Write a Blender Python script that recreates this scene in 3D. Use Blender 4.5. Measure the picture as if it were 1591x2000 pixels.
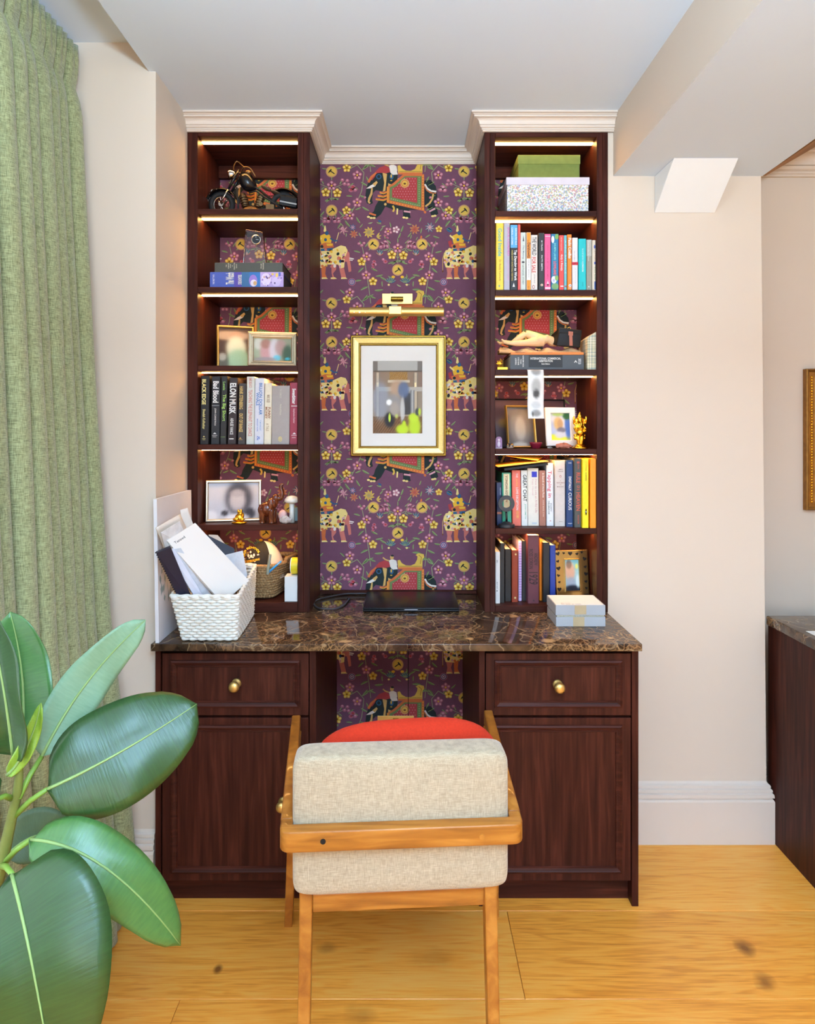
import bpy, bmesh, math, random
from mathutils import Vector, Matrix
random.seed(7)
for o in list(bpy.data.objects): bpy.data.objects.remove(o)
SC = bpy.context.scene
COL = SC.collection
# ------------------------------------------------------------------ camera
F, CX, CY, H = 1280.0, 795.5, 845.0, 1.372          # focal length and horizon of the 1591x2000 frame, eye height
cam = bpy.data.cameras.new('camera'); camo = bpy.data.objects.new('camera', cam); COL.objects.link(camo)
cam.sensor_fit = 'HORIZONTAL'; cam.sensor_width = 36.0; cam.lens = 36.0*F/1591.0
cam.shift_y = -(1000.0-CY)/1591.0
cam.clip_start = 0.05
camo.location = (0, 0, H); camo.rotation_euler = (math.pi/2, 0, 0)
SC.camera = camo
vs = SC.view_settings
vs.view_transform = 'Standard'; vs.look = 'None'; vs.gamma = 1.0; vs.use_curve_mapping = False
vs.exposure = 0.16
# ------------------------------------------------------------------ world and daylight
wd = bpy.data.worlds.new('world'); SC.world = wd; wd.use_nodes = True
bgn = wd.node_tree.nodes['Background']; bgn.inputs[0].default_value = (0.80, 0.90, 1.0, 1); bgn.inputs[1].default_value = 1.2
def area(name, loc, rot, sx, sy, power, col):
    l = bpy.data.lights.new(name, 'AREA'); l.shape = 'RECTANGLE'; l.size = sx; l.size_y = sy; l.energy = power; l.color = col
    o = bpy.data.objects.new(name, l); COL.objects.link(o); o.location = loc; o.rotation_euler = rot
    return o
area('window_daylight_rear', (0.45, -4.28, 1.55), (math.pi/2, 0, 0), 3.0, 1.9, 84, (0.92, 0.96, 1.0))
area('window_daylight_left', (-1.16, 0.1, 1.55), (math.pi/2, 0, -math.pi/2), 1.9, 1.9, 16, (0.80, 0.91, 1.0))
# ------------------------------------------------------------------ helpers
def W(px, py, Y): return Vector(((px-CX)*Y/F, Y, H-(py-CY)*Y/F))
def PX(px, Y): return (px-CX)*Y/F
def PZ(py, Y): return H-(py-CY)*Y/F
def lin(c):
    return tuple(((x/255.0)/12.92 if x/255.0 <= 0.04045 else ((x/255.0+0.055)/1.055)**2.4) for x in c)
class G:
    def __init__(s): s.v = []; s.f = []; s.m = []; s.mi = 0; s.col = None; s.uv = None
    def add(s, vs_, fs):
        n = len(s.v); s.v += [tuple(v) for v in vs_]; s.f += [tuple(i+n for i in f) for f in fs]; s.m += [s.mi]*len(fs); return s
    def obox(s, o, a, b, c):
        o, a, b, c = Vector(o), Vector(a), Vector(b), Vector(c)
        p = [o, o+a, o+a+b, o+b, o+c, o+a+c, o+a+b+c, o+b+c]
        return s.add(p, [(0,3,2,1),(4,5,6,7),(0,1,5,4),(1,2,6,5),(2,3,7,6),(3,0,4,7)])
    def box(s, x0, y0, z0, x1, y1, z1):
        return s.obox((x0,y0,z0), (x1-x0,0,0), (0,y1-y0,0), (0,0,z1-z0))
    def quad(s, a, b, c, d): return s.add([a,b,c,d], [(0,1,2,3)])
    def slab(s, a, b, c, d, t):                        # thick sheet from four corners
        a, b, c, d = map(Vector, (a,b,c,d)); n = (b-a).cross(d-a).normalized()*t
        return s.add([a,b,c,d,a+n,b+n,c+n,d+n], [(0,3,2,1),(4,5,6,7),(0,1,5,4),(1,2,6,5),(2,3,7,6),(3,0,4,7)])
    def grid(s, fn, nu, nv, closeu=False):
        vs_ = [fn(i/nu, j/nv) for j in range(nv+1) for i in range(nu+(0 if closeu else 1))]
        w = nu if closeu else nu+1; fs = []
        for j in range(nv):
            for i in range(nu):
                i2 = (i+1) % w
                fs.append((j*w+i, j*w+i2, (j+1)*w+i2, (j+1)*w+i))
        return s.add(vs_, fs)
    def ell(s, c, r, nu=14, nv=9, M=None):
        c = Vector(c)
        def fn(u, v):
            a = u*2*math.pi; b = -math.pi/2+0.02+v*(math.pi-0.04)
            p = Vector((r[0]*math.cos(b)*math.cos(a), r[1]*math.cos(b)*math.sin(a), r[2]*math.sin(b)))
            return c+(M @ p if M else p)
        n0 = len(s.v); s.grid(fn, nu, nv, True)
        s.f.append(tuple(n0+i for i in reversed(range(nu)))); s.m.append(s.mi)
        s.f.append(tuple(n0+nv*nu+i for i in range(nu))); s.m.append(s.mi)
        return s
    def lathe(s, prof, c, n=24, axis='z'):             # prof: (r, h) list
        c = Vector(c)
        def fn(u, v):
            k = round(v*(len(prof)-1)); r, h = prof[k]; a = u*2*math.pi
            x, y = r*math.cos(a), r*math.sin(a)
            return c+(Vector((x,y,h)) if axis == 'z' else Vector((x,h,y)) if axis == 'y' else Vector((h,x,y)))
        n0 = len(s.v); s.grid(fn, n, len(prof)-1, True)
        s.f.append(tuple(n0+i for i in reversed(range(n)))); s.m.append(s.mi)
        k = n0+(len(prof)-1)*n; s.f.append(tuple(k+i for i in range(n))); s.m.append(s.mi)
        return s
    def tube(s, pts, r, n=8, closed=False, sq=None):
        pts = [Vector(p) for p in pts]; m = len(pts)
        rs = r if isinstance(r, (list, tuple)) else [r]*m
        up = Vector((0,0,1)); rings = []
        for i, p in enumerate(pts):
            a = pts[(i-1) % m] if (closed or i) else p; b = pts[(i+1) % m] if (closed or i < m-1) else p
            t = (b-a).normalized() if (b-a).length > 1e-9 else Vector((0,0,1))
            if abs(t.dot(up)) > 0.95: up = Vector((1,0,0)) if abs(t.x) < 0.9 else Vector((0,1,0))
            x = up.cross(t).normalized(); y = t.cross(x).normalized(); up = y
            rings.append([p+(x*math.cos(2*math.pi*k/n)+y*math.sin(2*math.pi*k/n))*rs[i] for k in range(n)])
        n0 = len(s.v); s.v += [tuple(v) for q in rings for v in q]
        for i in range(m if closed else m-1):
            for k in range(n):
                s.f.append((n0+i*n+k, n0+i*n+(k+1) % n, n0+((i+1) % m)*n+(k+1) % n, n0+((i+1) % m)*n+k)); s.m.append(s.mi)
        if not closed:
            s.f.append(tuple(n0+k for k in reversed(range(n)))); s.m.append(s.mi)
            s.f.append(tuple(n0+(m-1)*n+k for k in range(n))); s.m.append(s.mi)
        return s
    def prism(s, pts, ext):                            # polygon (3d points) extruded by a vector
        pts = [Vector(p) for p in pts]; e = Vector(ext); n = len(pts)
        return s.add(pts+[p+e for p in pts], [tuple(reversed(range(n))), tuple(range(n, 2*n))]+[(i,(i+1) % n,(i+1) % n+n,i+n) for i in range(n)])
    def xf(s, M): s.v = [tuple(M @ Vector(v)) for v in s.v]; return s
ORG = {}
def setp(o, label=None, cat=None, group=None, kind=None):
    if label: o['label'] = label
    if cat: o['category'] = cat
    if group: o['group'] = group
    if kind: o['kind'] = kind
def mk(name, g, mats, org, bevel=0, smooth=False, remesh=0, sub=0, seg=2):
    me = bpy.data.meshes.new(name)
    me.from_pydata([tuple(Vector(v)-org) for v in g.v], [], g.f)
    if not isinstance(mats, (list, tuple)): mats = [mats]
    for m in mats: me.materials.append(m)
    if len(mats) > 1: me.polygons.foreach_set('material_index', g.m)
    if g.col:
        ca = me.color_attributes.new('Col', 'FLOAT_COLOR', 'POINT')
        for i, c in enumerate(g.col): ca.data[i].color = (c[0], c[1], c[2], 1)
    if g.uv:
        ul = me.uv_layers.new(name='UVMap')
        for lp in me.loops: ul.data[lp.index].uv = g.uv[lp.vertex_index]
    if len(g.f) < 60000 and not g.col and not getattr(g, 'flat', False):
        bm = bmesh.new(); bm.from_mesh(me); bmesh.ops.recalc_face_normals(bm, faces=bm.faces); bm.to_mesh(me); bm.free()
    if smooth: me.polygons.foreach_set('use_smooth', [True]*len(me.polygons))
    o = bpy.data.objects.new(name, me); COL.objects.link(o)
    if remesh:
        md = o.modifiers.new('remesh', 'REMESH'); md.mode = 'VOXEL'; md.voxel_size = remesh; md.use_smooth_shade = True
        ms = o.modifiers.new('smooth', 'SMOOTH'); ms.factor = 0.5; ms.iterations = 3
    if bevel:
        md = o.modifiers.new('bevel', 'BEVEL'); md.width = bevel; md.segments = seg; md.limit_method = 'ANGLE'; md.angle_limit = 0.6
        if seg > 2: me.polygons.foreach_set('use_smooth', [True]*len(me.polygons))
    if sub:
        md = o.modifiers.new('sub', 'SUBSURF'); md.levels = sub; md.render_levels = sub
    return o
def thing(name, label, cat, loc, group=None):
    o = bpy.data.objects.new(name, None); COL.objects.link(o); o.empty_display_size = 0.05
    o.location = loc; ORG[o] = Vector(loc); setp(o, label, cat, group); return o
def part(name, g, mats, parent, label=None, kind=None, **k):
    o = mk(name, g, mats, ORG[parent], **k); o.parent = parent; ORG[o] = ORG[parent]; setp(o, label, None, None, kind); return o
def solo(name, g, mats, label, cat, group=None, kind=None, **k):
    xs = [v[0] for v in g.v]; ys = [v[1] for v in g.v]; zs = [v[2] for v in g.v]
    org = Vector(((min(xs)+max(xs))/2, (min(ys)+max(ys))/2, min(zs)))
    o = mk(name, g, mats, org, **k); o.location = org; ORG[o] = org; setp(o, label, cat, group, kind); return o
def struct(name, g, mats, **k):
    o = mk(name, g, mats, Vector((0,0,0)), **k); ORG[o] = Vector((0,0,0)); setp(o, kind='structure'); return o
# ------------------------------------------------------------------ materials
MATS = {}
def nodes(name):
    m = bpy.data.materials.new(name); m.use_nodes = True; nt = m.node_tree
    return m, nt, nt.nodes['Principled BSDF']
def mat(name, rgb, rough=0.5, metal=0.0, var=0.06, vscale=25.0, bump=0.0, bscale=300.0, coat=0.0, stretch=(1,1,1), trans=0.0, ior=1.45, emit=0.0, spec=0.5):
    if name in MATS: return MATS[name]
    m, nt, b = nodes(name); c = lin(rgb)
    tc = nt.nodes.new('ShaderNodeTexCoord'); mp = nt.nodes.new('ShaderNodeMapping'); nt.links.new(tc.outputs['Object'], mp.inputs[0])
    mp.inputs['Scale'].default_value = stretch
    nz = nt.nodes.new('ShaderNodeTexNoise'); nz.inputs['Scale'].default_value = vscale; nz.inputs['Detail'].default_value = 4; nt.links.new(mp.outputs[0], nz.inputs['Vector'])
    mx = nt.nodes.new('ShaderNodeMix'); mx.data_type = 'RGBA'; nt.links.new(nz.outputs[0], mx.inputs[0])
    mx.inputs[6].default_value = tuple(max(0, x*(1-var*2)) for x in c)+(1,); mx.inputs[7].default_value = tuple(min(1, x*(1+var*2)) for x in c)+(1,)
    nt.links.new(mx.outputs[2], b.inputs['Base Color'])
    b.inputs['Roughness'].default_value = rough; b.inputs['Metallic'].default_value = metal; b.inputs['IOR'].default_value = ior
    b.inputs['Coat Weight'].default_value = coat; b.inputs['Coat Roughness'].default_value = 0.15; b.inputs['Transmission Weight'].default_value = trans
    b.inputs['Specular IOR Level'].default_value = spec
    if bump:
        n2 = nt.nodes.new('ShaderNodeTexNoise'); n2.inputs['Scale'].default_value = bscale; nt.links.new(mp.outputs[0], n2.inputs['Vector'])
        bp = nt.nodes.new('ShaderNodeBump'); bp.inputs['Strength'].default_value = bump; bp.inputs['Distance'].default_value = 0.002
        nt.links.new(n2.outputs[0], bp.inputs['Height']); nt.links.new(bp.outputs[0], b.inputs['Normal'])
    if emit:
        b.inputs['Emission Color'].default_value = c+(1,); b.inputs['Emission Strength'].default_value = emit
    MATS[name] = m; return m
def wood(name, dark, mid, light, stretch, rough=0.35, scale=6.0, coat=0.0, bump=0.05, spec=0.3):
    m, nt, b = nodes(name)
    tc = nt.nodes.new('ShaderNodeTexCoord'); mp = nt.nodes.new('ShaderNodeMapping'); mp.inputs['Scale'].default_value = stretch
    nt.links.new(tc.outputs['Object'], mp.inputs[0])
    nz = nt.nodes.new('ShaderNodeTexNoise'); nz.inputs['Scale'].default_value = scale; nz.inputs['Detail'].default_value = 7; nz.inputs['Distortion'].default_value = 0.6
    nt.links.new(mp.outputs[0], nz.inputs['Vector'])
    cr = nt.nodes.new('ShaderNodeValToRGB'); nt.links.new(nz.outputs[0], cr.inputs[0])
    e = cr.color_ramp.elements; e[0].position = 0.3; e[0].color = lin(dark)+(1,); e[1].position = 0.72; e[1].color = lin(light)+(1,)
    k = e.new(0.5); k.color = lin(mid)+(1,)
    nt.links.new(cr.outputs[0], b.inputs['Base Color']); b.inputs['Roughness'].default_value = rough; b.inputs['Specular IOR Level'].default_value = spec
    b.inputs['Coat Weight'].default_value = coat
    bp = nt.nodes.new('ShaderNodeBump'); bp.inputs['Strength'].default_value = bump; bp.inputs['Distance'].default_value = 0.001
    nt.links.new(nz.outputs[0], bp.inputs['Height']); nt.links.new(bp.outputs[0], b.inputs['Normal'])
    return m
M_wall = mat('wall_paint_beige', (216, 199, 181), 0.75, var=0.008, vscale=3, bump=0.03, bscale=250)
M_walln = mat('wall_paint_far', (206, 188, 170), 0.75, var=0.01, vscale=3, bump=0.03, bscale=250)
M_ceil = mat('ceiling_paint', (214, 225, 238), 0.85, var=0.006, vscale=4, bump=0.05, bscale=120)  # blue tint put into the paint to offset warm bounce light
M_beam = mat('beam_paint', (224, 219, 214), 0.8, var=0.006, vscale=4, bump=0.03, bscale=120)
M_trim = mat('trim_paint', (218, 203, 189), 0.45, var=0.008, vscale=8)
M_whitep = mat('corbel_white', (232, 231, 229), 0.6, var=0.006)
M_wv = wood('mahogany_vertical', (46, 19, 13), (62, 27, 19), (82, 39, 28), (14, 14, 0.9), 0.45, 5, spec=0.14)
M_wh = wood('mahogany_horizontal', (46, 19, 13), (62, 27, 19), (82, 39, 28), (0.9, 14, 14), 0.45, 5, spec=0.14)
M_wint = wood('mahogany_inside', (74, 36, 20), (98, 50, 27), (118, 64, 34), (14, 14, 0.9), 0.4, 5)
M_teak = wood('golden_teak', (140, 80, 26), (164, 100, 34), (188, 124, 50), (6, 6, 6), 0.35, 4, 0.2)
M_teakx = wood('golden_teak_cross', (132, 78, 26), (164, 100, 34), (190, 126, 52), (1.2, 14, 14), 0.35, 4, 0.2)
M_oakstrip = wood('oak_lining', (120, 80, 40), (150, 102, 56), (170, 120, 70), (6, 1, 20), 0.45, 4)
M_brass = mat('brushed_brass', (222, 186, 112), 0.38, 0.85, var=0.04, vscale=60)
M_goldp = mat('gold_leaf_frame', (216, 172, 86), 0.32, 0.55, var=0.08, vscale=60)
M_gold = mat('gold_figurine', (235, 176, 52), 0.22, 1.0, var=0.05, vscale=40)
M_goldf = mat('gold_frame', (214, 184, 116), 0.42, 0.9, var=0.12, vscale=160, bump=0.05, bscale=600)
M_goldd = mat('gold_frame_dark', (150, 118, 48), 0.35, 1.0, var=0.1, vscale=100)
M_silver = mat('silver_frame', (196, 184, 160), 0.35, 1.0, var=0.1, vscale=80)
M_chrome = mat('chrome', (200, 198, 194), 0.15, 1.0)
M_black = mat('black_gloss', (16, 17, 20), 0.25, var=0.05)
M_blackm = mat('black_matt', (26, 25, 26), 0.6, var=0.08)
M_paper = mat('paper_white', (236, 232, 226), 0.8, var=0.02, vscale=40)
M_pages = mat('book_pages', (226, 208, 176), 0.85, var=0.10, vscale=300, stretch=(1, 0.05, 0.05))
M_pages2 = mat('book_pages_white', (232, 222, 204), 0.85, var=0.08, vscale=300, stretch=(1, 0.05, 0.05))
M_dark = mat('dark_void', (14, 8, 8), 0.8)
def m_photo():
    m, nt, b = nodes('photo_print'); a = nt.nodes.new('ShaderNodeAttribute'); a.attribute_name = 'Col'
    tc = nt.nodes.new('ShaderNodeTexCoord'); nz = nt.nodes.new('ShaderNodeTexNoise'); nz.inputs['Scale'].default_value = 260; nt.links.new(tc.outputs['Object'], nz.inputs['Vector'])
    mx = nt.nodes.new('ShaderNodeMix'); mx.data_type = 'RGBA'; mx.blend_type = 'SOFT_LIGHT'; mx.inputs[0].default_value = 0.12
    nt.links.new(a.outputs['Color'], mx.inputs[6]); nt.links.new(nz.outputs[0], mx.inputs[7]); nt.links.new(mx.outputs[2], b.inputs['Base Color'])
    b.inputs['Roughness'].default_value = 0.4; b.inputs['Specular IOR Level'].default_value = 0.15; return m
M_photo = m_photo()
def m_led():
    m, nt, b = nodes('led_warm'); b.inputs['Base Color'].default_value = (1, .9, .7, 1)
    b.inputs['Emission Color'].default_value = (1.0, 0.52, 0.16, 1); b.inputs['Emission Strength'].default_value = 38.0; return m
M_led = m_led()
def m_floor():
    m, nt, b = nodes('oak_floor'); N = nt.nodes.new; L = nt.links.new
    geo = N('ShaderNodeNewGeometry'); oi = N('ShaderNodeObjectInfo')
    comb = N('ShaderNodeCombineXYZ'); mu = N('ShaderNodeMath'); mu.operation = 'MULTIPLY'; mu.inputs[1].default_value = 37.0
    L(oi.outputs['Random'], mu.inputs[0]); L(mu.outputs[0], comb.inputs[0]); L(mu.outputs[0], comb.inputs[2])
    va = N('ShaderNodeVectorMath'); va.operation = 'ADD'; L(geo.outputs['Position'], va.inputs[0]); L(comb.outputs[0], va.inputs[1])
    mp = N('ShaderNodeMapping'); mp.inputs['Scale'].default_value = (0.7, 7.5, 1); L(va.outputs[0], mp.inputs[0])
    n1 = N('ShaderNodeTexNoise'); n1.inputs['Scale'].default_value = 2.6; n1.inputs['Detail'].default_value = 3; n1.inputs['Distortion'].default_value = 1.1; L(mp.outputs[0], n1.inputs['Vector'])
    sn = N('ShaderNodeMath'); sn.operation = 'MULTIPLY'; sn.inputs[1].default_value = 34.0; L(n1.outputs[0], sn.inputs[0])
    si = N('ShaderNodeMath'); si.operation = 'SINE'; L(sn.outputs[0], si.inputs[0])
    mp2 = N('ShaderNodeMapping'); mp2.inputs['Scale'].default_value = (4, 90, 1); L(va.outputs[0], mp2.inputs[0])
    n2 = N('ShaderNodeTexNoise'); n2.inputs['Scale'].default_value = 3; n2.inputs['Detail'].default_value = 6; L(mp2.outputs[0], n2.inputs['Vector'])
    mr = N('ShaderNodeMapRange'); mr.inputs[1].default_value = -1; mr.inputs[2].default_value = 1; mr.inputs[3].default_value = 0.38; mr.inputs[4].default_value = 0.62; L(si.outputs[0], mr.inputs[0])
    ad = N('ShaderNodeMix'); ad.data_type = 'FLOAT'; ad.inputs[0].default_value = 0.5; L(mr.outputs[0], ad.inputs[2]); L(n2.outputs[0], ad.inputs[3])
    n3 = N('ShaderNodeTexNoise'); n3.inputs['Scale'].default_value = 1.3; L(va.outputs[0], n3.inputs['Vector'])
    ad2 = N('ShaderNodeMix'); ad2.data_type = 'FLOAT'; ad2.inputs[0].default_value = 0.3; L(ad.outputs[0], ad2.inputs[2]); L(n3.outputs[0], ad2.inputs[3])
    cr = N('ShaderNodeValToRGB'); e = cr.color_ramp.elements; e[0].position = 0.30; e[0].color = lin((206, 114, 32))+(1,); e[1].position = 0.66; e[1].color = lin((255, 190, 96))+(1,)
    k = e.new(0.48); k.color = lin((252, 164, 60))+(1,); L(ad2.outputs[0], cr.inputs[0])
    hs = N('ShaderNodeHueSaturation'); vr = N('ShaderNodeMapRange'); vr.inputs[3].default_value = 0.88; vr.inputs[4].default_value = 1.08; L(oi.outputs['Random'], vr.inputs[0]); L(vr.outputs[0], hs.inputs['Value']); L(cr.outputs[0], hs.inputs['Color'])
    out = hs.outputs[0]
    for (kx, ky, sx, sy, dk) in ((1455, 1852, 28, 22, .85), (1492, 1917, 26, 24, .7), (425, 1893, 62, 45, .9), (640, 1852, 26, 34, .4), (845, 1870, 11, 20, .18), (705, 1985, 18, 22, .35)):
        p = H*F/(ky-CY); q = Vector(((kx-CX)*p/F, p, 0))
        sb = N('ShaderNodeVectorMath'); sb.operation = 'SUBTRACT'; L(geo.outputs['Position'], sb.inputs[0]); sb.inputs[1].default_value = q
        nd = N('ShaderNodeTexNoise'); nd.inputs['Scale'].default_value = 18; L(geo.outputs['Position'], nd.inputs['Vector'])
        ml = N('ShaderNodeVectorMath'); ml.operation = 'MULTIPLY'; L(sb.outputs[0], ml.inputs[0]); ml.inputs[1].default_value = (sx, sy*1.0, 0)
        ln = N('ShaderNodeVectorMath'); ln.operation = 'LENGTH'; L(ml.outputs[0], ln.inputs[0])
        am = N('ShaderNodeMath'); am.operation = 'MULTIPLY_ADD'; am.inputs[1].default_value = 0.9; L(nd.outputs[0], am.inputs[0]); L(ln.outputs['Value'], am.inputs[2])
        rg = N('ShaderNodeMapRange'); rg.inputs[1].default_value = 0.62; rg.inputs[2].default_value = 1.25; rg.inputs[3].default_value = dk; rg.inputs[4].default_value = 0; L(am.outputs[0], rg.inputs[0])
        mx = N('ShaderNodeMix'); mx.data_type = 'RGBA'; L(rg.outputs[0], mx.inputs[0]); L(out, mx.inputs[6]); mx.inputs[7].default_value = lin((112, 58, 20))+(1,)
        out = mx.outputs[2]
    L(out, b.inputs['Base Color']); b.inputs['Roughness'].default_value = 0.42
    bp = N('ShaderNodeBump'); bp.inputs['Strength'].default_value = 0.06; bp.inputs['Distance'].default_value = 0.001; L(n2.outputs[0], bp.inputs['Height']); L(bp.outputs[0], b.inputs['Normal'])
    return m
M_floor = m_floor()
def m_marble():
    m, nt, b = nodes('emperador_marble'); N = nt.nodes.new; L = nt.links.new
    geo = N('ShaderNodeNewGeometry')
    nz = N('ShaderNodeTexNoise'); nz.inputs['Scale'].default_value = 9; nz.inputs['Detail'].default_value = 5; L(geo.outputs['Position'], nz.inputs['Vector'])
    sc = N('ShaderNodeVectorMath'); sc.operation = 'SCALE'; sc.inputs['Scale'].default_value = 0.12; L(nz.outputs['Color'], sc.inputs[0])
    va = N('ShaderNodeVectorMath'); va.operation = 'ADD'; L(geo.outputs['Position'], va.inputs[0]); L(sc.outputs[0], va.inputs[1])
    def veins(scale, w0, w1):
        v = N('ShaderNodeTexVoronoi'); v.feature = 'DISTANCE_TO_EDGE'; v.inputs['Scale'].default_value = scale; L(va.outputs[0], v.inputs['Vector'])
        r = N('ShaderNodeMapRange'); r.inputs[1].default_value = w0; r.inputs[2].default_value = w1; r.inputs[3].default_value = 1; r.inputs[4].default_value = 0; L(v.outputs['Distance'], r.inputs[0]); return r.outputs[0]
    v1 = veins(32, 0.0, 0.07); v2 = veins(75, 0.0, 0.10); v3 = veins(11, 0.0, 0.03)
    n2 = N('ShaderNodeTexNoise'); n2.inputs['Scale'].default_value = 5; n2.inputs['Detail'].default_value = 3; L(geo.outputs['Position'], n2.inputs['Vector'])
    mk_ = N('ShaderNodeMapRange'); mk_.inputs[1].default_value = 0.40; mk_.inputs[2].default_value = 0.62; L(n2.outputs[0], mk_.inputs[0])
    cr = N('ShaderNodeValToRGB'); e = cr.color_ramp.elements; e[0].position = 0.32; e[0].color = lin((34, 22, 18))+(1,); e[1].position = 0.72; e[1].color = lin((92, 66, 46))+(1,)
    n4 = N('ShaderNodeTexNoise'); n4.inputs['Scale'].default_value = 22; n4.inputs['Detail'].default_value = 4; L(va.outputs[0], n4.inputs['Vector']); L(n4.outputs[0], cr.inputs[0])
    def mixin(base, fac, col, k, gate=None):
        f = N('ShaderNodeMath'); f.operation = 'MULTIPLY'; L(fac, f.inputs[0]); f.inputs[1].default_value = k
        fo = f.outputs[0]
        if gate is not None:
            g2 = N('ShaderNodeMath'); g2.operation = 'MULTIPLY'; L(fo, g2.inputs[0]); L(gate, g2.inputs[1]); fo = g2.outputs[0]
        x = N('ShaderNodeMix'); x.data_type = 'RGBA'; L(fo, x.inputs[0]); L(base, x.inputs[6]); x.inputs[7].default_value = lin(col)+(1,); return x.outputs[2]
    c = mixin(cr.outputs[0], v1, (168, 126, 84), 0.75, mk_.outputs[0]); c = mixin(c, v2, (150, 112, 76), 0.55, mk_.outputs[0]); c = mixin(c, v3, (206, 174, 132), 0.7, n4.outputs[0])
    v = N('ShaderNodeTexVoronoi'); v.inputs['Scale'].default_value = 17; L(va.outputs[0], v.inputs['Vector'])
    sp = N('ShaderNodeSeparateColor'); L(v.outputs['Color'], sp.inputs[0])
    gt = N('ShaderNodeMath'); gt.operation = 'GREATER_THAN'; gt.inputs[1].default_value = 0.90; L(sp.outputs[0], gt.inputs[0])
    dr = N('ShaderNodeMapRange'); dr.inputs[1].default_value = 0.18; dr.inputs[2].default_value = 0.34; dr.inputs[3].default_value = 1; dr.inputs[4].default_value = 0; L(v.outputs['Distance'], dr.inputs[0])
    c = mixin(c, dr.outputs[0], (196, 152, 104), 0.8, gt.outputs[0])
    L(c, b.inputs['Base Color']); b.inputs['Roughness'].default_value = 0.07; return m
M_marble = m_marble()
def m_cloth(name, a, bcol, sx, sy, sz, rough=0.95, sheen=0.3, bump=0.35):
    m, nt, b = nodes(name); N = nt.nodes.new; L = nt.links.new
    tc = N('ShaderNodeTexCoord'); outs = []
    for st in ((sx*0.08, sy*0.08, sz), (sx, sy, sz*0.08)):
        mp = N('ShaderNodeMapping'); mp.inputs['Scale'].default_value = st; L(tc.outputs['Object'], mp.inputs[0])
        n = N('ShaderNodeTexNoise'); n.inputs['Scale'].default_value = 1; n.inputs['Detail'].default_value = 4; L(mp.outputs[0], n.inputs['Vector']); outs.append(n.outputs[0])
    ad = N('ShaderNodeMath'); ad.operation = 'ADD'; L(outs[0], ad.inputs[0]); L(outs[1], ad.inputs[1])
    r = N('ShaderNodeMapRange'); r.inputs[1].default_value = 0.75; r.inputs[2].default_value = 1.25; L(ad.outputs[0], r.inputs[0])
    mx = N('ShaderNodeMix'); mx.data_type = 'RGBA'; L(r.outputs[0], mx.inputs[0]); mx.inputs[6].default_value = lin(a)+(1,); mx.inputs[7].default_value = lin(bcol)+(1,)
    L(mx.outputs[2], b.inputs['Base Color']); b.inputs['Roughness'].default_value = rough; b.inputs['Sheen Weight'].default_value = sheen
    bp = N('ShaderNodeBump'); bp.inputs['Strength'].default_value = bump; bp.inputs['Distance'].default_value = 0.001; L(r.outputs[0], bp.inputs['Height']); L(bp.outputs[0], b.inputs['Normal'])
    return m
M_curtain = m_cloth('green_curtain_weave', (104, 108, 70), (178, 182, 134), 900, 900, 760)
M_linen = m_cloth('cream_linen', (156, 138, 112), (192, 174, 145), 900, 900, 900)
M_red = mat('red_fleece', (192, 44, 14), 0.95, var=0.10, vscale=220, bump=0.5, bscale=500)
# ------------------------------------------------------------------ text
TC = {}
def text_geo(s, bold=0.012):
    key = (s, bold)
    if key in TC: return TC[key]
    cu = bpy.data.curves.new('t', 'FONT'); cu.body = s; cu.resolution_u = 2; cu.offset = bold; cu.fill_mode = 'FRONT'
    o = bpy.data.objects.new('t', cu); COL.objects.link(o)
    dg = bpy.context.evaluated_depsgraph_get(); me = bpy.data.meshes.new_from_object(o.evaluated_get(dg))
    vs_ = [(v.co.x, v.co.y) for v in me.vertices]; fs = [tuple(p.vertices) for p in me.polygons]
    bpy.data.objects.remove(o); bpy.data.curves.remove(cu); bpy.data.meshes.remove(me)
    xs = [v[0] for v in vs_] or [0, 1]; ys = [v[1] for v in vs_] or [0, 1]
    TC[key] = (vs_, fs, min(xs), max(xs), min(ys), max(ys)); return TC[key]
def put_text(g, s, O, U, V, w, h, orient='h', bold=0.012):
    vs_, fs, x0, x1, y0, y1 = text_geo(s, bold); O, U, V = Vector(O), Vector(U), Vector(V); out = []
    for (x, y) in vs_:
        a = (x-x0)/(x1-x0); b = (y-y0)/(y1-y0)
        if orient == 'h': p = O+U*(w*a)+V*(h*b)
        elif orient == 'd': p = O+U*(w*b)+V*(h*(1-a))
        else: p = O+U*(w*(1-b))+V*(h*a)
        out.append(p)
    g.flat = True
    return g.add(out, fs)
# ==================================================================== THE SETTING
YB, YN, YW, YL = 2.195, 2.46, 2.2, 1.92        # bookcase face, papered wall, right wall, left pier face
YC, ZC, YF = 1.865, 0.770, 1.897               # worktop front edge, worktop height, cabinet face
XL = -0.737                                    # return wall left of the bookcase
ZCE, ZRE = 2.43, 2.515                         # ceiling, curtain recess
sB = F/YB
XR, YRE = 3.1, -4.2                            # room behind the camera
# floor with planks
fl = struct('floor', G().box(-1.15, YRE, -0.06, XR, 2.75, -0.012), mat('subfloor', (120, 84, 46), 0.8))
ys = [2.76, 2.468, 2.175, 1.880, 1.587, 1.294, 1.001, 0.708, 0.2, -0.4, -1.0, -1.7, -2.4, -3.1, -4.2]
rowx = {3: [0.285], 2: [-0.9, 1.9], 4: [-0.55, 1.55], 5: [0.6]}
for i in range(len(ys)-1):
    xs = [-1.15]+[x for x in rowx.get(i, [random.uniform(-0.6, 0.4), random.uniform(1.2, 2.2)]) if -1.1 < x < 3]+[XR]
    for a, bq in zip(xs[:-1], xs[1:]):
        part('plank', G().box(a+0.0006, ys[i+1]+0.0006, -0.012, bq-0.0006, ys[i]-0.0006, 0.0), M_floor, fl, bevel=0.0008, seg=1)
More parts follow.
